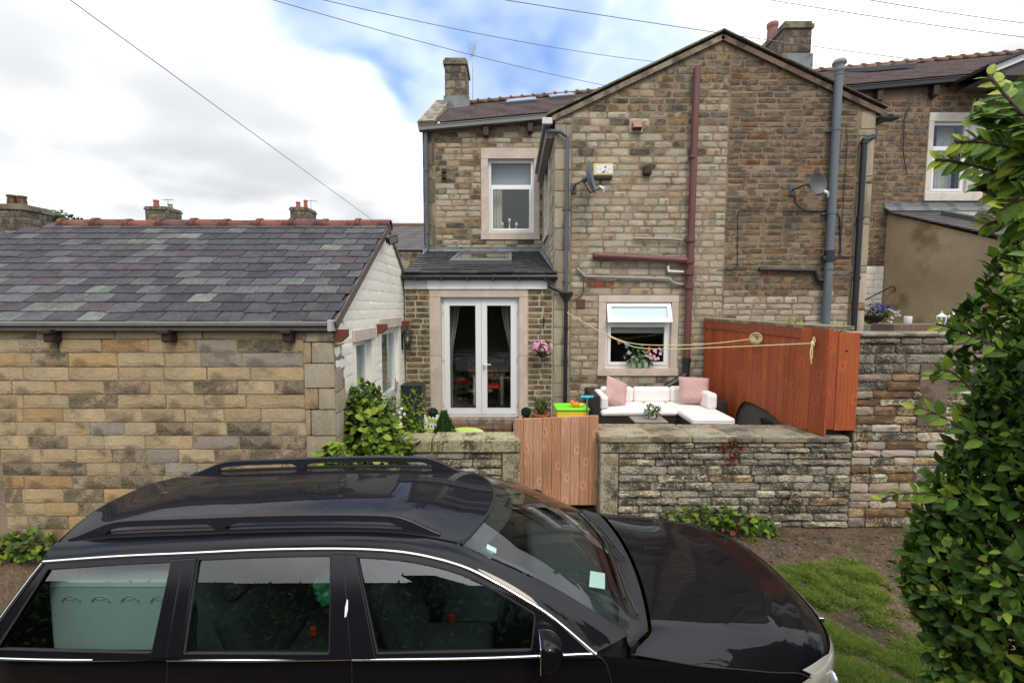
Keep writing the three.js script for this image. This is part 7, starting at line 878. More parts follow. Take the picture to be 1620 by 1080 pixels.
// clipped balls either side of the french doors
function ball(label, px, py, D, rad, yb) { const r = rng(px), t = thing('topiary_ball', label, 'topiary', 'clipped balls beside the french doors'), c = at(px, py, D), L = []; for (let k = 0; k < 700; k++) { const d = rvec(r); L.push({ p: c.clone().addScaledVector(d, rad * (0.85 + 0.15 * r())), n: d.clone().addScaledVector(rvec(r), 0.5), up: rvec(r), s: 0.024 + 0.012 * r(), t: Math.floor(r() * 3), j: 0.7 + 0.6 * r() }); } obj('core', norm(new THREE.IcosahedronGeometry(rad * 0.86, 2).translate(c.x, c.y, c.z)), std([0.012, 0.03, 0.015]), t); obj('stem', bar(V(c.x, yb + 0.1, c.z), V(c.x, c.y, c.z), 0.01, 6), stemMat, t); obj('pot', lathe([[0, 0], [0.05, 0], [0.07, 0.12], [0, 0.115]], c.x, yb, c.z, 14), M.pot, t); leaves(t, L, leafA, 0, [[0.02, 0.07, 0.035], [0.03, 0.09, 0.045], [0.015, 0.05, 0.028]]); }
ball('clipped dark green ball at the left foot of the french doors', 685, 653, 7.9, 0.082, 0.62); ball('clipped dark green ball to the right of the french doors', 832, 652, 7.9, 0.08, FLOOR);
// terracotta bowl with a bushy herb
{
  const r = rng(231), t = thing('potted_herb', 'straggly grey-green herb in a terracotta bowl beside the french doors', 'potted plant'), c = at(857, 655, 7.6), L = []; obj('pot', lathe([[0, 0], [0.10, 0], [0.155, 0.13], [0.165, 0.135], [0.165, 0.16], [0.15, 0.16], [0.135, 0.13], [0, 0.12]], c.x, FLOOR + 0.10, c.z, 26), M.pot, t); obj('pot_stand', lathe([[0, 0], [0.11, 0], [0.11, 0.1], [0, 0.1]], c.x, FLOOR, c.z, 20), M.blackPlastic, t);
  for (let k = 0; k < 260; k++) { const a = r() * 6.28, v = r(), sp = 0.04 + 0.13 * v, d = V(Math.cos(a), 0, Math.sin(a)); L.push({ p: V(c.x + d.x * sp * r(), FLOOR + 0.22 + 0.28 * v * (0.7 + 0.3 * r()), c.z + d.z * sp * r()), n: d.clone().addScaledVector(rvec(r), 0.7), up: V(d.x * 0.8, 1, d.z * 0.8).addScaledVector(rvec(r), 0.4), s: 0.07 + 0.05 * r(), t: Math.floor(r() * 3), j: 0.7 + 0.6 * r() }); } leaves(t, L, leafThin, 40, [[0.14, 0.18, 0.08], [0.10, 0.15, 0.05], [0.2, 0.22, 0.11]]);
}
// hanging basket with pink flowers
{
  const r = rng(241), t = thing('hanging_basket', 'hanging basket of pink flowers on the wall right of the french doors', 'hanging basket'), c = at(858, 556, 8.1), L = []; obj('basket', lathe([[0, -0.11], [0.05, -0.1], [0.1, -0.05], [0.12, 0.0], [0.11, 0.0], [0, -0.03]], c.x, c.y, c.z, 20), std([0.05, 0.035, 0.025], { bumpMap: rep(T.weave, 4), bumpScale: 0.01 }), t); const hk = at(861, 510, 8.25); obj('bracket', [bar(V(hk.x, hk.y - 0.1, EF + 0.02), V(hk.x, hk.y + 0.1, EF + 0.02), 0.009), tube([V(hk.x, hk.y + 0.08, EF + 0.02), V(hk.x, hk.y + 0.1, -8.2), V(c.x, hk.y + 0.06, c.z)], 0.007, 12, 6), bar(V(c.x, hk.y + 0.06, c.z), V(c.x - 0.1, c.y, c.z), 0.002, 4), bar(V(c.x, hk.y + 0.06, c.z), V(c.x + 0.1, c.y, c.z), 0.002, 4)], M.blackPlastic, t);
  bush(L, V(c.x, c.y + 0.05, c.z), V(0.17, 0.12, 0.14), 160, 0.05, (r2) => Math.floor(r2() * 3), r, { seed: 8 }); leaves(t, L, leafA, 10, G4); const pts = []; for (let k = 0; k < 46; k++) { const d = rvec(r); if (d.z < -0.2) d.z *= -1; const p = V(c.x + d.x * 0.19, c.y + 0.07 + d.y * 0.13, c.z + d.z * 0.15); p.rx = -d.y; p.ry = d.x; pts.push(p); } flowers(t, pts, 0.034, std([0.72, 0.26, 0.46], { side: THREE.DoubleSide }));
}
// basket of purple flowers on the neighbour's painted wall
{
  const r = rng(251), t = thing('hanging_basket', 'hanging basket of purple and white flowers on the painted wall by the rendered lean-to', 'hanging basket'), c = at(1381, 500, 10.9), L = []; obj('basket', lathe([[0, -0.2], [0.1, -0.18], [0.22, -0.05], [0.24, 0.02], [0.22, 0.02], [0, -0.04]], c.x, c.y, c.z, 20), std([0.03, 0.025, 0.02]), t); const hk = at(1372, 462, 11.4); obj('bracket', [tube([V(hk.x - 0.1, hk.y - 0.25, HR + 0.05), V(hk.x + 0.12, hk.y, HR + 0.4), V(hk.x + 0.22, hk.y + 0.12, c.z), V(hk.x + 0.28, hk.y + 0.02, c.z), V(hk.x + 0.2, hk.y - 0.0, c.z)], 0.014, 24, 6), bar(V(hk.x + 0.2, hk.y, c.z), V(c.x, c.y, c.z), 0.005, 4)], std([0.08, 0.03, 0.02]), t);
  bush(L, V(c.x + 0.05, c.y + 0.08, c.z), V(0.34, 0.22, 0.26), 220, 0.09, (r2) => Math.floor(r2() * 4), r, { seed: 9 }); leaves(t, L, leafA, 0, G4); const pu = std([0.07, 0.035, 0.28], { side: THREE.DoubleSide }), wh = std([0.75, 0.74, 0.72], { side: THREE.DoubleSide }), f = (n, x, y, sx, sy) => Array.from({ length: n }, () => { const p = V(c.x + x + (r() - 0.5) * sx, c.y + y + (r() - 0.5) * sy, c.z + 0.22 + r() * 0.12); p.rx = -0.3 * r(); p.ry = r() - 0.5; return p; }); flowers(t, f(22, -0.05, 0.2, 0.5, 0.2), 0.042, pu); flowers(t, f(16, 0.30, 0.02, 0.26, 0.3), 0.032, wh);
}
// plants inside: kitchen sill and patio table
{
  const r = rng(261), t = thing('window_plant', 'variegated trailing plant with pink blooms in a pale pot on the kitchen sill', 'potted plant'), c = at(1012, 578, 8.22), L = []; for (const dx of [-0.09, 0.02, 0.13]) obj('pot', lathe([[0, 0], [0.04, 0], [0.055, 0.1], [0.045, 0.1], [0, 0.09]], c.x + dx, kit.y0 + 0.003, HW + 0.005, 16), phy([0.45, 0.62, 0.40], { roughness: 0.5 }), t);
  bush(L, V(c.x, c.y + 0.13, HW + 0.03), V(0.28, 0.14, 0.07), 110, 0.085, (r2) => Math.floor(r2() * 4), r, { seed: 10, droop: -0.3 }); bush(L, V(c.x + 0.02, c.y + 0.27, HW + 0.03), V(0.08, 0.12, 0.05), 24, 0.075, (r2) => Math.floor(r2() * 4), r, { seed: 11 }); leaves(t, L, leafA, 40, [[0.10, 0.2, 0.10], [0.28, 0.36, 0.22], [0.06, 0.14, 0.06], [0.5, 0.52, 0.42]]); const pts = []; for (let k = 0; k < 12; k++) { const p = V(c.x + 0.16 + r() * 0.22, c.y + 0.1 + r() * 0.2, HW + 0.06 + r() * 0.03); p.ry = r() - 0.5; pts.push(p); } flowers(t, pts, 0.035, std([0.66, 0.33, 0.46], { side: THREE.DoubleSide }));
  const t2 = thing('potted_plant', 'small bushy green plant in a white pot on the low patio table', 'potted plant'), q = at(1032, 662, 6.95), L2 = [], ty = Y(665.5, 6.85); obj('pot', lathe([[0, 0], [0.045, 0], [0.06, 0.07], [0.05, 0.07], [0, 0.06]], q.x, ty, -6.95, 18), M.upvc, t2); bush(L2, V(q.x, ty + 0.12, -6.95), V(0.12, 0.1, 0.1), 170, 0.05, (r2) => Math.floor(r2() * 4), r, { seed: 12, droop: 0.4 }); leaves(t2, L2, leafA, 20, [[0.10, 0.18, 0.06], [0.16, 0.24, 0.09], [0.06, 0.12, 0.04], [0.2, 0.28, 0.1]]);
}
// weeds along the lane walls, ferns on the fence top
function weed(label, pts, n, size, tints, seed, o = {}) { const r = rng(seed), t = thing('weed_clump', label, 'weeds'), L = []; for (const [x, y, z, rx, ry] of pts) bush(L, V(x, y, z), V(rx, ry, o.rz ?? 0.1), n, size, tints, r, { seed, minY: -0.05, droop: o.droop ?? 0.2 }); leaves(t, L, o.geo ?? leafHeart, o.one ?? 40, o.cols ?? G4); return t; }
weed('low green weeds with reddish leaves at the foot of the dry wall, beyond the bonnet', [[X(1080, 5.6, 840), 0.02, -5.6, 0.3, 0.16], [X(1130, 5.6, 840), 0.06, -5.58, 0.34, 0.22], [X(1172, 5.6, 840), 0.0, -5.58, 0.26, 0.14], [X(1205, 5.6, 840), -0.03, -5.6, 0.18, 0.08]], 130, 0.078, (r) => r() < 0.05 ? 5 : r() < 0.3 ? 3 : Math.floor(r() * 3), 301, { rz: 0.14, cols: [...G4, [0.25, 0.06, 0.04]], one: 90 });
weed('green weeds at the foot of the buff outbuilding wall by the car tail', [[X(15, 4.95, 870), 0.02, -4.95, 0.25, 0.16], [X(58, 4.95, 870), 0.06, -4.93, 0.2, 0.2]], 150, 0.07, (r) => r() < 0.4 ? 3 : Math.floor(r() * 3), 303, { rz: 0.12, one: 60 });
weed('red leaved creeper growing from the joints below the wall coping', [[X(1160, 5.7, 700), 0.95, -5.69, 0.16, 0.16]], 90, 0.055, (r) => Math.floor(r() * 3), 305, { rz: 0.04, cols: [[0.25, 0.04, 0.03], [0.16, 0.03, 0.025], [0.2, 0.10, 0.04]], geo: leafA, one: 30 });
weed('dull red creeper low down where the dry wall meets the tall wall', [[X(1250, 5.7, 800), 0.28, -5.69, 0.16, 0.22]], 90, 0.05, (r) => Math.floor(r() * 3), 307, { rz: 0.04, cols: [[0.16, 0.04, 0.03], [0.12, 0.06, 0.03], [0.10, 0.10, 0.04]], geo: leafA, one: 20 });
weed('yellow-green fern tuft growing on the fence top, left', [[X(1256, 6.6, 510), Y(517, 6.6), -6.6, 0.09, 0.1]], 46, 0.11, (r) => Math.floor(r() * 2), 309, { rz: 0.05, cols: [[0.30, 0.40, 0.06], [0.38, 0.42, 0.10]], geo: leafThin, droop: 0.9, one: 30 });
weed('yellow-green fern tuft growing on the fence top, right', [[X(1328, 6.1, 515), Y(522, 6.1), -6.1, 0.08, 0.07]], 30, 0.09, (r) => Math.floor(r() * 2), 311, { rz: 0.05, cols: [[0.32, 0.38, 0.10], [0.42, 0.42, 0.16]], geo: leafThin, droop: 0.9, one: 20 });
// grass of the lane
{
  const r = rng(401), list = [], blade = (() => { const pos = [], uv = []; for (let k = 0; k < 5; k++) { const a = k * 1.9, bx0 = Math.cos(a), bz0 = Math.sin(a), ox = 0.012 * Math.cos(k * 4), oz = 0.012 * Math.sin(k * 3), w = 0.0028, h = 0.7 + 0.3 * ((k * 37) % 10) / 10, lean = 0.35 + 0.1 * k; const P = (t, s) => [ox + bx0 * lean * t * t * 0.06 + s * w * (1 - t) * -bz0, h * t * 0.075, oz + bz0 * lean * t * t * 0.06 + s * w * (1 - t) * bx0]; for (const [a0, b0] of [[0, 0.55], [0.55, 1]]) { const q = [P(a0, -1), P(a0, 1), P(b0, 1), P(a0, -1), P(b0, 1), P(b0, -1)]; for (const p of q) { pos.push(...p); uv.push(0.3, 0.3); } } } const g = new THREE.BufferGeometry(); g.setAttribute('position', new THREE.Float32BufferAttribute(pos, 3)); g.setAttribute('uv', new THREE.Float32BufferAttribute(uv, 2)); g.computeVertexNormals(); return g; })();
  const gy = (x, z) => (fbm3(x * 0.9, 0, z * 0.9, 3, 7) - 0.5) * 0.10 - 0.095;
  for (let k = 0; k < 400000 && list.length < 70000; k++) { const x = 0.9 + r() * 3.0, z = -5.4 + r() * 3.4, n = fbm3(x * 1.6, 2, z * 1.6, 3, 403), m = fbm3(x * 6, 5, z * 6, 2, 405); const strip = sstep(0.42, 0.2, Math.abs(-z - 4.5 - 0.1 * Math.sin(x * 2))) * 1.0 + sstep(-3.85, -3.6, z + 0.12 * Math.sin(x * 3)) + 0.5 * sstep(0.52, 0.66, n); if (r() > clamp(strip * (0.25 + 2.2 * (m - 0.32)) * (0.45 + n), 0, 1)) continue; list.push([x, z, n, m]); }
  const im = new THREE.InstancedMesh(blade, phy([1, 1, 1], { roughness: 0.8, specularIntensity: 0.15, side: THREE.DoubleSide, transmission: 0.25, thickness: 0 }), list.length); im.name = 'grass'; im.userData = { kind: 'stuff', label: 'rough grass in two strips of the lane beyond the car nose', category: 'grass', placed: true }; const m4 = new THREE.Matrix4(), q = new THREE.Quaternion();
  list.forEach(([x, z, n, m], k) => { const s = 0.6 + 1.2 * m * (0.5 + n); q.setFromEuler(new THREE.Euler((r() - 0.5) * 0.4, r() * 6.28, (r() - 0.5) * 0.4)); m4.compose(V(x, gy(x, z) - 0.004, z), q, V(1.3 * s, s * (0.24 + 0.42 * r()), 1.3 * s)); im.setMatrixAt(k, m4); const c = r(), y = 0.8 + 0.5 * r(); im.setColorAt(k, c < 0.55 ? lin(0.105 * y, 0.175 * y, 0.018 * y) : c < 0.88 ? lin(0.16 * y, 0.215 * y, 0.026 * y) : lin(0.28 * y, 0.27 * y, 0.10 * y)); }); im.castShadow = im.receiveShadow = true; scene.add(im);
  { const pr = rng(409), pg = new THREE.IcosahedronGeometry(1, 1), pp = pg.attributes.position; for (let i = 0; i < pp.count; i++) { const n = 0.75 + 0.5 * fbm3(pp.getX(i) * 1.5 + 3, pp.getY(i) * 1.5, pp.getZ(i) * 1.5, 2, 411); pp.setXYZ(i, pp.getX(i) * n * 1.2, pp.getY(i) * n * 0.6, pp.getZ(i) * n); } pg.computeVertexNormals(); const N = 3200, pm = new THREE.InstancedMesh(norm(pg), std([1, 1, 1], { roughness: 0.95 }), N), e = new THREE.Quaternion(); for (let k = 0; k < N; k++) { const near = k < 2200, x = near ? 0.9 + pr() * 3.2 : -4.5 + pr() * 9.5, z = near ? -5.65 + pr() * 3.0 : -5.6 + pr() * 4.8, s = 0.004 + 0.013 * Math.pow(pr(), 3); e.setFromEuler(new THREE.Euler(pr() * 0.6, pr() * 6.28, pr() * 0.6)); pm.setMatrixAt(k, new THREE.Matrix4().compose(V(x, gy(x, z) + s * 0.15, z), e, V(s, s, s))); const g = 0.07 + 0.16 * pr() * pr(); pm.setColorAt(k, lin(g * 1.05, g * 0.93, g * 0.78)); } pm.name = 'gravel'; pm.userData = { kind: 'stuff', label: 'loose grit and small stones on the earth of the lane', category: 'gravel', placed: true }; pm.castShadow = pm.receiveShadow = true; scene.add(pm); }
  const dead = [], dr2 = rng(407); const dl = []; for (let k = 0; k < 500; k++) { const x = 1.3 + dr2() * 3.6, z = -5.5 + dr2() * 2.4; dl.push({ p: V(x, gy(x, z) + 0.008, z), n: V(0, 1, 0).addScaledVector(rvec(dr2), 0.4), up: V(dr2() - 0.5, 0.1, dr2() - 0.5), s: 0.03 + 0.04 * dr2(), t: 0, j: 0.5 + dr2() }); } const im2 = new THREE.InstancedMesh(leafA[0], leafMat([1, 1, 1]), dl.length); dl.forEach((l, k) => { im2.setMatrixAt(k, leafMatrix(l)); im2.setColorAt(k, lin(0.17 * l.j, 0.11 * l.j, 0.05 * l.j)); }); im2.name = 'fallen_leaves'; im2.userData = { kind: 'stuff', label: 'scattered brown fallen leaves on the earth of the lane', category: 'leaves', placed: true }; im2.receiveShadow = true; scene.add(im2);
}
// ---------- privet hedge on the right, running on behind the viewer ----------
{
  const r = rng(501), t = thing('privet_hedge', 'tall dense green privet hedge along the right side of the picture', 'hedge'), L = [], tint = (p) => { const q = r(), topish = sstep(2.4, 3.2, p.y); return q < 0.10 + 0.25 * topish ? 3 : q < 0.14 + 0.28 * topish ? 4 : q < 0.45 ? 1 : q < 0.75 ? 0 : 2; };
  const topY = (x, z) => 2.55 + clamp((x - 2.3) * 2.3, 0, 1.05) + 0.3 * sstep(-1.9, -1.3, z) + 0.10 * Math.sin(x * 5 + z * 4), faceX = (y, z) => 2.43 + 0.16 * sstep(1.9, 2.7, y) * 1.4 - 0.20 * Math.exp(-Math.pow((y - 1.35) / 0.5, 2)) + 0.16 * (fbm3(0, y * 2.2, z * 2.2, 3, 503) - 0.5) + 0.1 * sstep(0.9, 0.2, y);
  const endZ = (y, x) => -2.42 + 0.22 * (fbm3(x * 2.2, y * 2.2, 1, 3, 507) - 0.5) + 0.1 * sstep(1.9, 2.8, y);
  const push = (p, d, s, k) => { const up = V(0, 0.45, 0).addScaledVector(d, 0.5).addScaledVector(rvec(r), 0.75); L.push({ p, n: d.clone().add(V(0, 0.55, 0.1)).addScaledVector(rvec(r), 0.5), up, s, t: k ?? tint(p), j: 0.65 + 0.7 * r() }); };
  for (let k = 0; k < 13000; k++) { const z = -2.45 + Math.pow(r(), 2.2) * 1.9, y = -0.05 + r() * 3.8, dpt = Math.pow(r(), 1.6) * 0.34, x = faceX(y, z) + dpt; if (y > topY(x, z)) continue; push(V(x, y, z), V(-1, 0, 0), 0.048 + 0.042 * r()); }
  for (let k = 0; k < 14000; k++) { const x = 2.1 + Math.pow(r(), 1.5) * 2.0, y = -0.05 + r() * 3.8, dpt = Math.pow(r(), 1.6) * 0.32, z = endZ(y, x) + dpt; if (y > topY(x, z) || x < faceX(y, z)) continue; push(V(x, y, z), V(-0.2, 0, -1), 0.048 + 0.042 * r()); }
  for (let k = 0; k < 5000; k++) { const x = 2.3 + Math.pow(r(), 1.4) * 2.0, z = -2.4 + Math.pow(r(), 1.6) * 1.8; const y = topY(x, z) - Math.pow(r(), 1.5) * 0.3; push(V(x, y, z), V(0, 1, 0), 0.048 + 0.042 * r()); }
  // long shoots with bigger young leaves
  const shoot = (a, b, c, n, s, cols) => { const cv = new THREE.QuadraticBezierCurve3(a, b, c); for (let k = 0; k < n; k++) { const u = Math.min(0.99, (k + 0.3 + 0.5 * r()) / n), p = cv.getPoint(u), d = cv.getTangent(u), side = V(d.y, -d.x, 0).normalize().multiplyScalar(k % 2 ? 1 : -1); L.push({ p, n: V(-0.15, 0.75, 0.6).addScaledVector(rvec(r), 0.35), up: d.clone().multiplyScalar(0.75).add(side.multiplyScalar(0.8)).addScaledVector(rvec(r), 0.25), s: s * (1.05 - 0.45 * u) * (0.8 + 0.4 * r()), t: cols(u), j: 0.85 + 0.4 * r() }); } return norm(new THREE.TubeGeometry(cv, 14, 0.004, 5)); };
  const stems = [], col = (u) => u > 0.85 ? 4 : r() < 0.6 ? 3 : 1, P = (px, py, D) => at(px, py, D);
  for (const [a, b, c, n, s] of [[P(1700, 330, 1.25), P(1580, 260, 1.25), P(1482, 252, 1.27), 34, 0.07], [P(1690, 280, 1.2), P(1600, 215, 1.22), P(1513, 225, 1.24), 32, 0.07], [P(1700, 250, 1.15), P(1620, 190, 1.18), P(1565, 118, 1.22), 30, 0.07], [P(1720, 400, 1.3), P(1600, 330, 1.3), P(1560, 356, 1.32), 24, 0.072], [P(1700, 200, 1.15), P(1650, 170, 1.2), P(1590, 140, 1.25), 14, 0.08], [P(1720, 440, 1.35), P(1640, 380, 1.35), P(1565, 300, 1.36), 18, 0.08], [P(1600, 560, 2.0), P(1520, 520, 2.0), P(1482, 512, 2.0), 14, 0.085], [P(1680, 470, 1.6), P(1640, 430, 1.6), P(1592, 430, 1.6), 14, 0.08], [P(1560, 700, 2.1), P(1470, 640, 2.1), P(1447, 645, 2.15), 12, 0.085], [P(1520, 790, 2.2), P(1430, 770, 2.2), P(1395, 790, 2.25), 12, 0.075], [P(1540, 620, 2.1), P(1490, 560, 2.1), P(1470, 600, 2.1), 12, 0.08], [P(1700, 350, 1.2), P(1640, 290, 1.2), P(1585, 330, 1.22), 18, 0.09], [P(1720, 300, 1.2), P(1660, 240, 1.2), P(1600, 250, 1.22), 18, 0.09]]) stems.push(shoot(a, b, c, n, s, col));
  for (const [px, py, D, rx, ry, n] of [[1640, 215, 1.3, 0.13, 0.12, 150], [1700, 330, 1.4, 0.12, 0.10, 110], [1600, 170, 1.3, 0.05, 0.05, 26], [1680, 430, 1.7, 0.13, 0.14, 110], [1622, 285, 1.35, 0.06, 0.05, 36]]) { const c = at(px, py, D); for (let k = 0; k < n; k++) { const d = rvec(r); L.push({ p: V(c.x + d.x * rx * r(), c.y + d.y * ry * r(), c.z + d.z * 0.1), n: V(-0.2, 0.7, 0.5).addScaledVector(rvec(r), 0.6), up: V(-0.7, 0.3, 0).addScaledVector(rvec(r), 0.7), s: 0.05 + 0.035 * r(), t: r() < 0.35 ? 3 : r() < 0.5 ? 1 : r() < 0.8 ? 0 : 4, j: 0.8 + 0.4 * r() }); } }
  for (let k = 0; k < 90; k++) { const z = -2.35 + r() * 1.3, y = 0.1 + r() * 2.7, x = faceX(y, z); stems.push(shoot(V(x + 0.2, y - 0.1, z), V(x + 0.02, y, z), V(x - 0.05 - 0.1 * r(), y + 0.12 * r(), z - 0.05 * r()), 7, 0.075, (u) => u > 0.75 && r() < 0.5 ? 3 : r() < 0.5 ? 1 : 0)); }
  obj('branch', [...stems, ...Array.from({ length: 40 }, (_, k) => { const x = 2.75 + r() * 1.2, z = -2.1 + r() * 1.3; return tube([V(x, -0.1, z), V(x + (r() - 0.5) * 0.3, 1.2, z + (r() - 0.5) * 0.3), V(x + (r() - 0.5) * 0.6, 2.6, z + (r() - 0.5) * 0.4)], 0.012, 10, 5); })], stemMat, t);
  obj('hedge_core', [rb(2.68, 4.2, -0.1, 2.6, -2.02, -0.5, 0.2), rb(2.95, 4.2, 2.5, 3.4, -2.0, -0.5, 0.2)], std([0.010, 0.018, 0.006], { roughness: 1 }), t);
  leaves(t, L, leafA, 300, [[0.062, 0.135, 0.016], [0.092, 0.182, 0.020], [0.036, 0.080, 0.012], [0.19, 0.31, 0.030], [0.36, 0.43, 0.05]]);
  // the part behind the viewer, coarser
  const L2 = []; for (let k = 0; k < 16000; k++) { const x = -9 + r() * 15, y = r() * 3.36, z = 1.72 + Math.pow(r(), 1.5) * 0.3; L2.push({ p: V(x, y, z), n: V(0, 0.4, -1).addScaledVector(rvec(r), 0.6), up: V(0, 0.4, 0).addScaledVector(rvec(r), 0.8), s: 0.07 + 0.05 * r(), t: Math.floor(r() * 3), j: 0.7 + 0.6 * r() }); }
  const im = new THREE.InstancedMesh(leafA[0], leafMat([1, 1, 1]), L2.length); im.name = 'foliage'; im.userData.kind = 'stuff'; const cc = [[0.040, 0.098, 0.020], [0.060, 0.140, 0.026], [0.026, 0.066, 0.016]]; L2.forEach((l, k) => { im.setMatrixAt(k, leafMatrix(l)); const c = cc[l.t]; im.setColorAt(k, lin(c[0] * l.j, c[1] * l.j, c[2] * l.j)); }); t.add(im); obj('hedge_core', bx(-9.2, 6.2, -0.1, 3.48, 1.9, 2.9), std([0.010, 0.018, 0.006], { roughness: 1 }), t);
}
// ---------- beyond: far terrace, chimneys, trees, wires ----------
{
  const f = thing('far_terrace', 'distant stone terrace seen over the outbuilding roof, with two chimney stacks', 'terrace houses'), D = 27, ry = Y(356, D), ey = Y(398, D - 3.2), x0 = X(-330, D), x1 = X(1010, D), rows = 14, list = [];
  for (let k = 0; k < rows; k++) { const a = (t) => [lerp(ey, ry, Math.min(1, t)), -lerp(D - 3.2, D, Math.min(1, t))], [ya, za] = a(k / rows), [yb, zb] = a((k + 1.2) / rows); list.push(quadPrism(V(x0, ya + 0.03, za), V(x1, ya + 0.03, za), V(x1, yb + 0.0, zb), V(x0, yb + 0.0, zb), 0.05)); }
  obj('roof', list, std([0.15, 0.125, 0.125], { map: rep(T.slate, 0.8), roughness: 0.8 }), f); obj('roof_back', quadPrism(V(x1, ry, -D), V(x0, ry, -D), V(x0, ey, -D - 3.2), V(x1, ey, -D - 3.2), 0.05), M.roofSlate, f); obj('ridge', bar(V(x0, ry, -D), V(x1, ry, -D), 0.12, 8), M.ridge, f);
  const wz = -(D - 3.35), winX = []; for (let x = x0 + 1; x < x1 - 2; x += 3.1) winX.push(x); const poly = [[x0, -0.1], [x1, -0.1], [x1, ey], [x0, ey]]; poly.holes = winX.map((x) => [x, x + 1.1, ey - 2.1, ey - 0.55]); obj('wall', slab(poly, -0.3, 0, faceZ(wz)), std([0.42, 0.35, 0.25], { map: rep(T.stone, 0.8) }), f);
  for (const x of winX) { const w = obj('window', [bx(x, x + 0.08, ey - 2.1, ey - 0.55, wz - 0.2, wz - 0.1), bx(x + 1.02, x + 1.1, ey - 2.1, ey - 0.55, wz - 0.2, wz - 0.1), bx(x + 0.08, x + 1.02, ey - 0.65, ey - 0.55, wz - 0.2, wz - 0.1), bx(x + 0.08, x + 1.02, ey - 2.1, ey - 2.0, wz - 0.2, wz - 0.1), bx(x + 0.08, x + 1.02, ey - 1.25, ey - 1.18, wz - 0.2, wz - 0.1)], M.upvc, f); obj('pane', bx(x + 0.08, x + 1.02, ey - 2.0, ey - 0.65, wz - 0.18, wz - 0.17), phy([0.03, 0.035, 0.04], { roughness: 0.05, clearcoat: 1 }), w); obj('lintel', rb(x - 0.15, x + 1.25, ey - 0.55, ey - 0.28, wz - 0.1, wz + 0.03, 0.01), M.surround, f); }
  obj('gutter', bar(V(x0, ey + 0.02, wz + 0.22), V(x1, ey + 0.02, wz + 0.22), 0.08, 8), M.blackPipe, f);
  const stack = (px0, px1, py, pots, seed) => { const a = X(px0, D), b = X(px1, D); const y1 = Y(py, D); chimney(f, a, b, ry - 0.8, y1, -D - 1.3, -D, pickFrom('sooty', [2, 3, 1, 3, 1]), pots(a, b), seed); };
  stack(238, 270, 326, (a, b) => [[a + 0.45, -D - 0.3, 0.42, 0.16, M.pot], [b - 0.3, -D - 0.8, 0.3, 0.15, M.wastePipe]], 601); stack(464, 490, 327, (a, b) => [[a + 0.35, -D - 0.3, 0.35, 0.14, M.pot], [a + 0.7, -D - 0.5, 0.5, 0.12, M.pot]], 611);
  const aer = (label, px, py, h, D2) => { const t = thing('tv_aerial', label, 'aerial', 'aerials on the far chimneys'), p = at(px, py, D2), l = [bar(p, V(p.x, p.y + h, p.z), 0.02, 5)]; for (let k = 0; k < 4; k++) l.push(bar(V(p.x - 0.25 + k * 0.17, p.y + h * 0.9, p.z - 0.18), V(p.x - 0.25 + k * 0.17, p.y + h * 0.9, p.z + 0.18), 0.012, 4)); l.push(bar(V(p.x - 0.3, p.y + h * 0.9, p.z), V(p.x + 0.35, p.y + h * 0.9, p.z), 0.012, 4)); obj('mast', l, M.metal, t); }; aer('small aerial on the far chimney above the middle of the red ridge', 266, 334, 0.75, 28); aer('small aerial on the far chimney behind the right end of the red ridge', 492, 332, 0.6, 28);
}
{ // nearer house at the far left with its own chimney
  const f = thing('grey_roofed_house', 'grey slate roof and broad chimney stack behind the left end of the outbuilding', 'house'), D = 17, y = Y(366, D), x1 = X(112, D), x0 = x1 - 14;
  const ry = Y(357, D), list = []; for (let k = 0; k < 12; k++) { const t0 = k / 12, t1 = Math.min(1, (k + 1.2) / 12), p = (x, t) => V(x, lerp(ry - 2.4, ry, t), -lerp(D - 3.6, D, t)); list.push(quadPrism(p(x0, t0).add(V(0, 0.03, 0)), p(lerp(x1 - 0.2, x1, t0), t0).add(V(0, 0.03, 0)), p(x1, t1), p(x0, t1), 0.04)); } obj('roof', list, std([0.125, 0.12, 0.13], { map: rep(T.slate, 1), roughness: 0.75 }), f); obj('wall', bx(x0, x1 - 0.15, -0.1, ry - 2.4, -D - 3, -D + 3.4), M.mortar, f); obj('roof_back', quadPrism(V(x1, ry, -D), V(x0, ry, -D), V(x0, ry - 2.4, -D - 3.6), V(x1, ry - 2.4, -D - 3.6), 0.05), M.roofSlate, f); obj('gable_end', slab([[D - 3.5, -0.1], [D + 3.5, -0.1], [D + 3.5, ry - 2.4], [D, ry - 0.05], [D - 3.5, ry - 2.4]], -0.12, 0, faceRight(x1 - 0.05)), M.mortar, f);
  const a = X(-22, 15.6), b = X(46, 15.6); chimney(f, a, b, ry - 1.3, Y(322, 15.6), -16.6, -15.6, pickFrom('sooty', [1, 3, 0, 4, 0]), [[b - 0.62, -15.9, 0.36, 0.15, M.ridge], [b - 0.33, -15.95, 0.34, 0.14, M.ridge]], 621); obj('flashing', rb(a, b + 0.1, ry - 0.62, ry - 0.42, -15.6, -15.52, 0.02), M.lead, f);
}
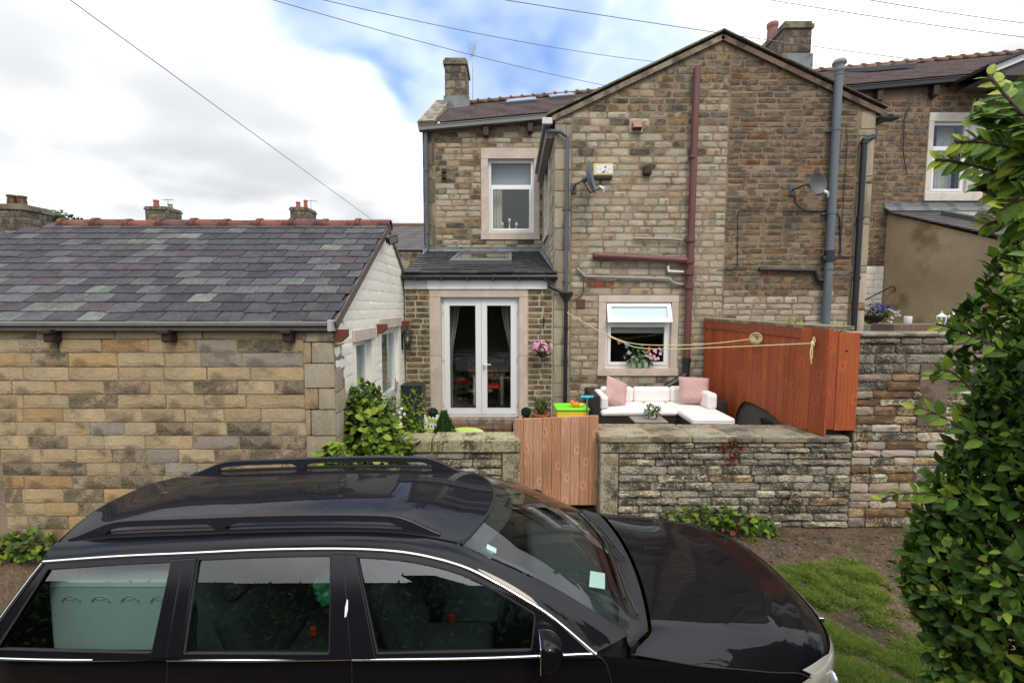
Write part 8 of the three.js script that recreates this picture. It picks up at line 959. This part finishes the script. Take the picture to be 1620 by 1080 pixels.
{ // trees beyond
  const tree = (label, px, py, D, rad, seed) => { const r = rng(seed), t = thing('far_tree', label, 'tree'), c = at(px, py, D), L = []; obj('trunk', [bar(V(c.x, -0.1, c.z), V(c.x, c.y, c.z), 0.2, 8, 0.07), ...Array.from({ length: 7 }, (_, k) => bar(V(c.x, c.y - rad * 0.9, c.z), V(c.x + rad * 0.9 * Math.cos(k), c.y + rad * 0.6 * Math.sin(k * 2.3), c.z + rad * 0.7 * Math.sin(k)), 0.05, 5, 0.02))], stemMat, t); for (let b = 0; b < 9; b++) { const d = rvec(r), cc = V(c.x + d.x * rad * 0.75, c.y + d.y * rad * 0.55, c.z + d.z * rad * 0.7); bush(L, cc, V(rad * 0.45, rad * 0.36, rad * 0.45), 170, 0.26, (r2) => Math.floor(r2() * 4), r, { seed: b, shell: 0.6 }); } leaves(t, L, leafA, 0, [[0.05, 0.09, 0.025], [0.075, 0.12, 0.03], [0.035, 0.07, 0.02], [0.12, 0.16, 0.045]], 'leaf', 'crown'); };
  tree('leafy tree top beside the broad chimney stack at the far left', 88, 362, 24, 1.1, 701); tree('leafy tree top just left of the red ridge', 58, 366, 23, 0.8, 703);
}
{ // aerial on the left chimney of the house
  const t = thing('tv_aerial', 'tall thin tv aerial behind the left chimney of the house', 'aerial'), p = at(748, 160, 14), q = at(751, 66, 14), l = [bar(p, V(p.x + 0.02, q.y, p.z), 0.016, 6)]; for (let k = 0; k < 6; k++) { const y = q.y - 0.06 - k * 0.07; l.push(bar(V(p.x - 0.14 + 0.01 * k, y, p.z - 0.05), V(p.x + 0.14 - 0.01 * k, y + 0.02, p.z + 0.1), 0.007, 4)); } l.push(bar(V(p.x - 0.1, q.y - 0.5, p.z), V(p.x + 0.1, q.y - 0.1, p.z), 0.01, 4)); obj('mast', l, M.metal, t);
}
{ // neighbouring dormer at the top right
  const t = thing('dormer_gable', 'dark dormer gable with a white barge board at the top right', 'dormer'), D = 10.6, a = at(1568, 106, D), b = at(1700, 52, D); obj('barge_board', quadPrism(V(a.x, a.y, -D), V(b.x, b.y, -D), V(b.x, b.y, -D - 0.05), V(a.x, a.y, -D - 0.05), 0.13), M.upvc, t); obj('roof', quadPrism(V(a.x - 0.15, a.y + 0.02, -D + 0.1), V(b.x, b.y + 0.08, -D + 0.1), V(b.x, b.y + 0.08, -D - 3.6), V(a.x - 0.15, a.y + 0.02, -D - 3.6), 0.06), M.roofDark, t); obj('cheek', slab([[a.x + 0.1, a.y - 0.14], [b.x, a.y - 0.14], [b.x, b.y - 0.1], [a.x + 0.1, a.y - 0.12]], -3.4, 0, faceZ(-D - 0.06)), std([0.09, 0.085, 0.085]), t);
}
{ // overhead wires
  const wm = std([0.25, 0.25, 0.26], { roughness: 0.6 }), wire = (label, a, b, sag, r0 = 0.007) => { const t = thing('overhead_wire', label, 'wire'), pts = []; for (let k = 0; k <= 16; k++) { const u = k / 16, p = a.clone().lerp(b, u); p.y -= sag * 4 * u * (1 - u); pts.push(p); } obj('cable', tube(pts, r0, 48, 5), wm, t); };
  const rel = (px, py, D) => at(px, py, D);
  wire('single overhead wire crossing the sky steeply above the outbuilding', rel(-20, -95, 9), rel(640, 385, 26), 0.0, 0.011); wire('overhead wire running down to the left shoulder of the gable', rel(380, -16, 8), rel(1010, 145, 13), 0.12); wire('overhead wire just above the aerial of the left chimney', rel(430, -20, 8), rel(1060, 100, 13), 0.14); wire('overhead wire passing behind the peak of the gable to the right roof', rel(740, -10, 9), rel(1640, 116, 16), 0.1, 0.008); wire('overhead wire across the top right sky, the lower of the two', rel(1150, -12, 9), rel(1700, 68, 11), 0.05); wire('overhead wire across the top right sky, the upper of the two', rel(1300, -14, 8.5), rel(1700, 45, 11), 0.05);
}
// ---------- finish ----------
for (const o of [...scene.children]) if (!o.isLight && o.name && o.userData.kind !== 'structure' && !o.userData.rebased && !o.userData.placed) rebase(o);
renderer.render(scene, camera);
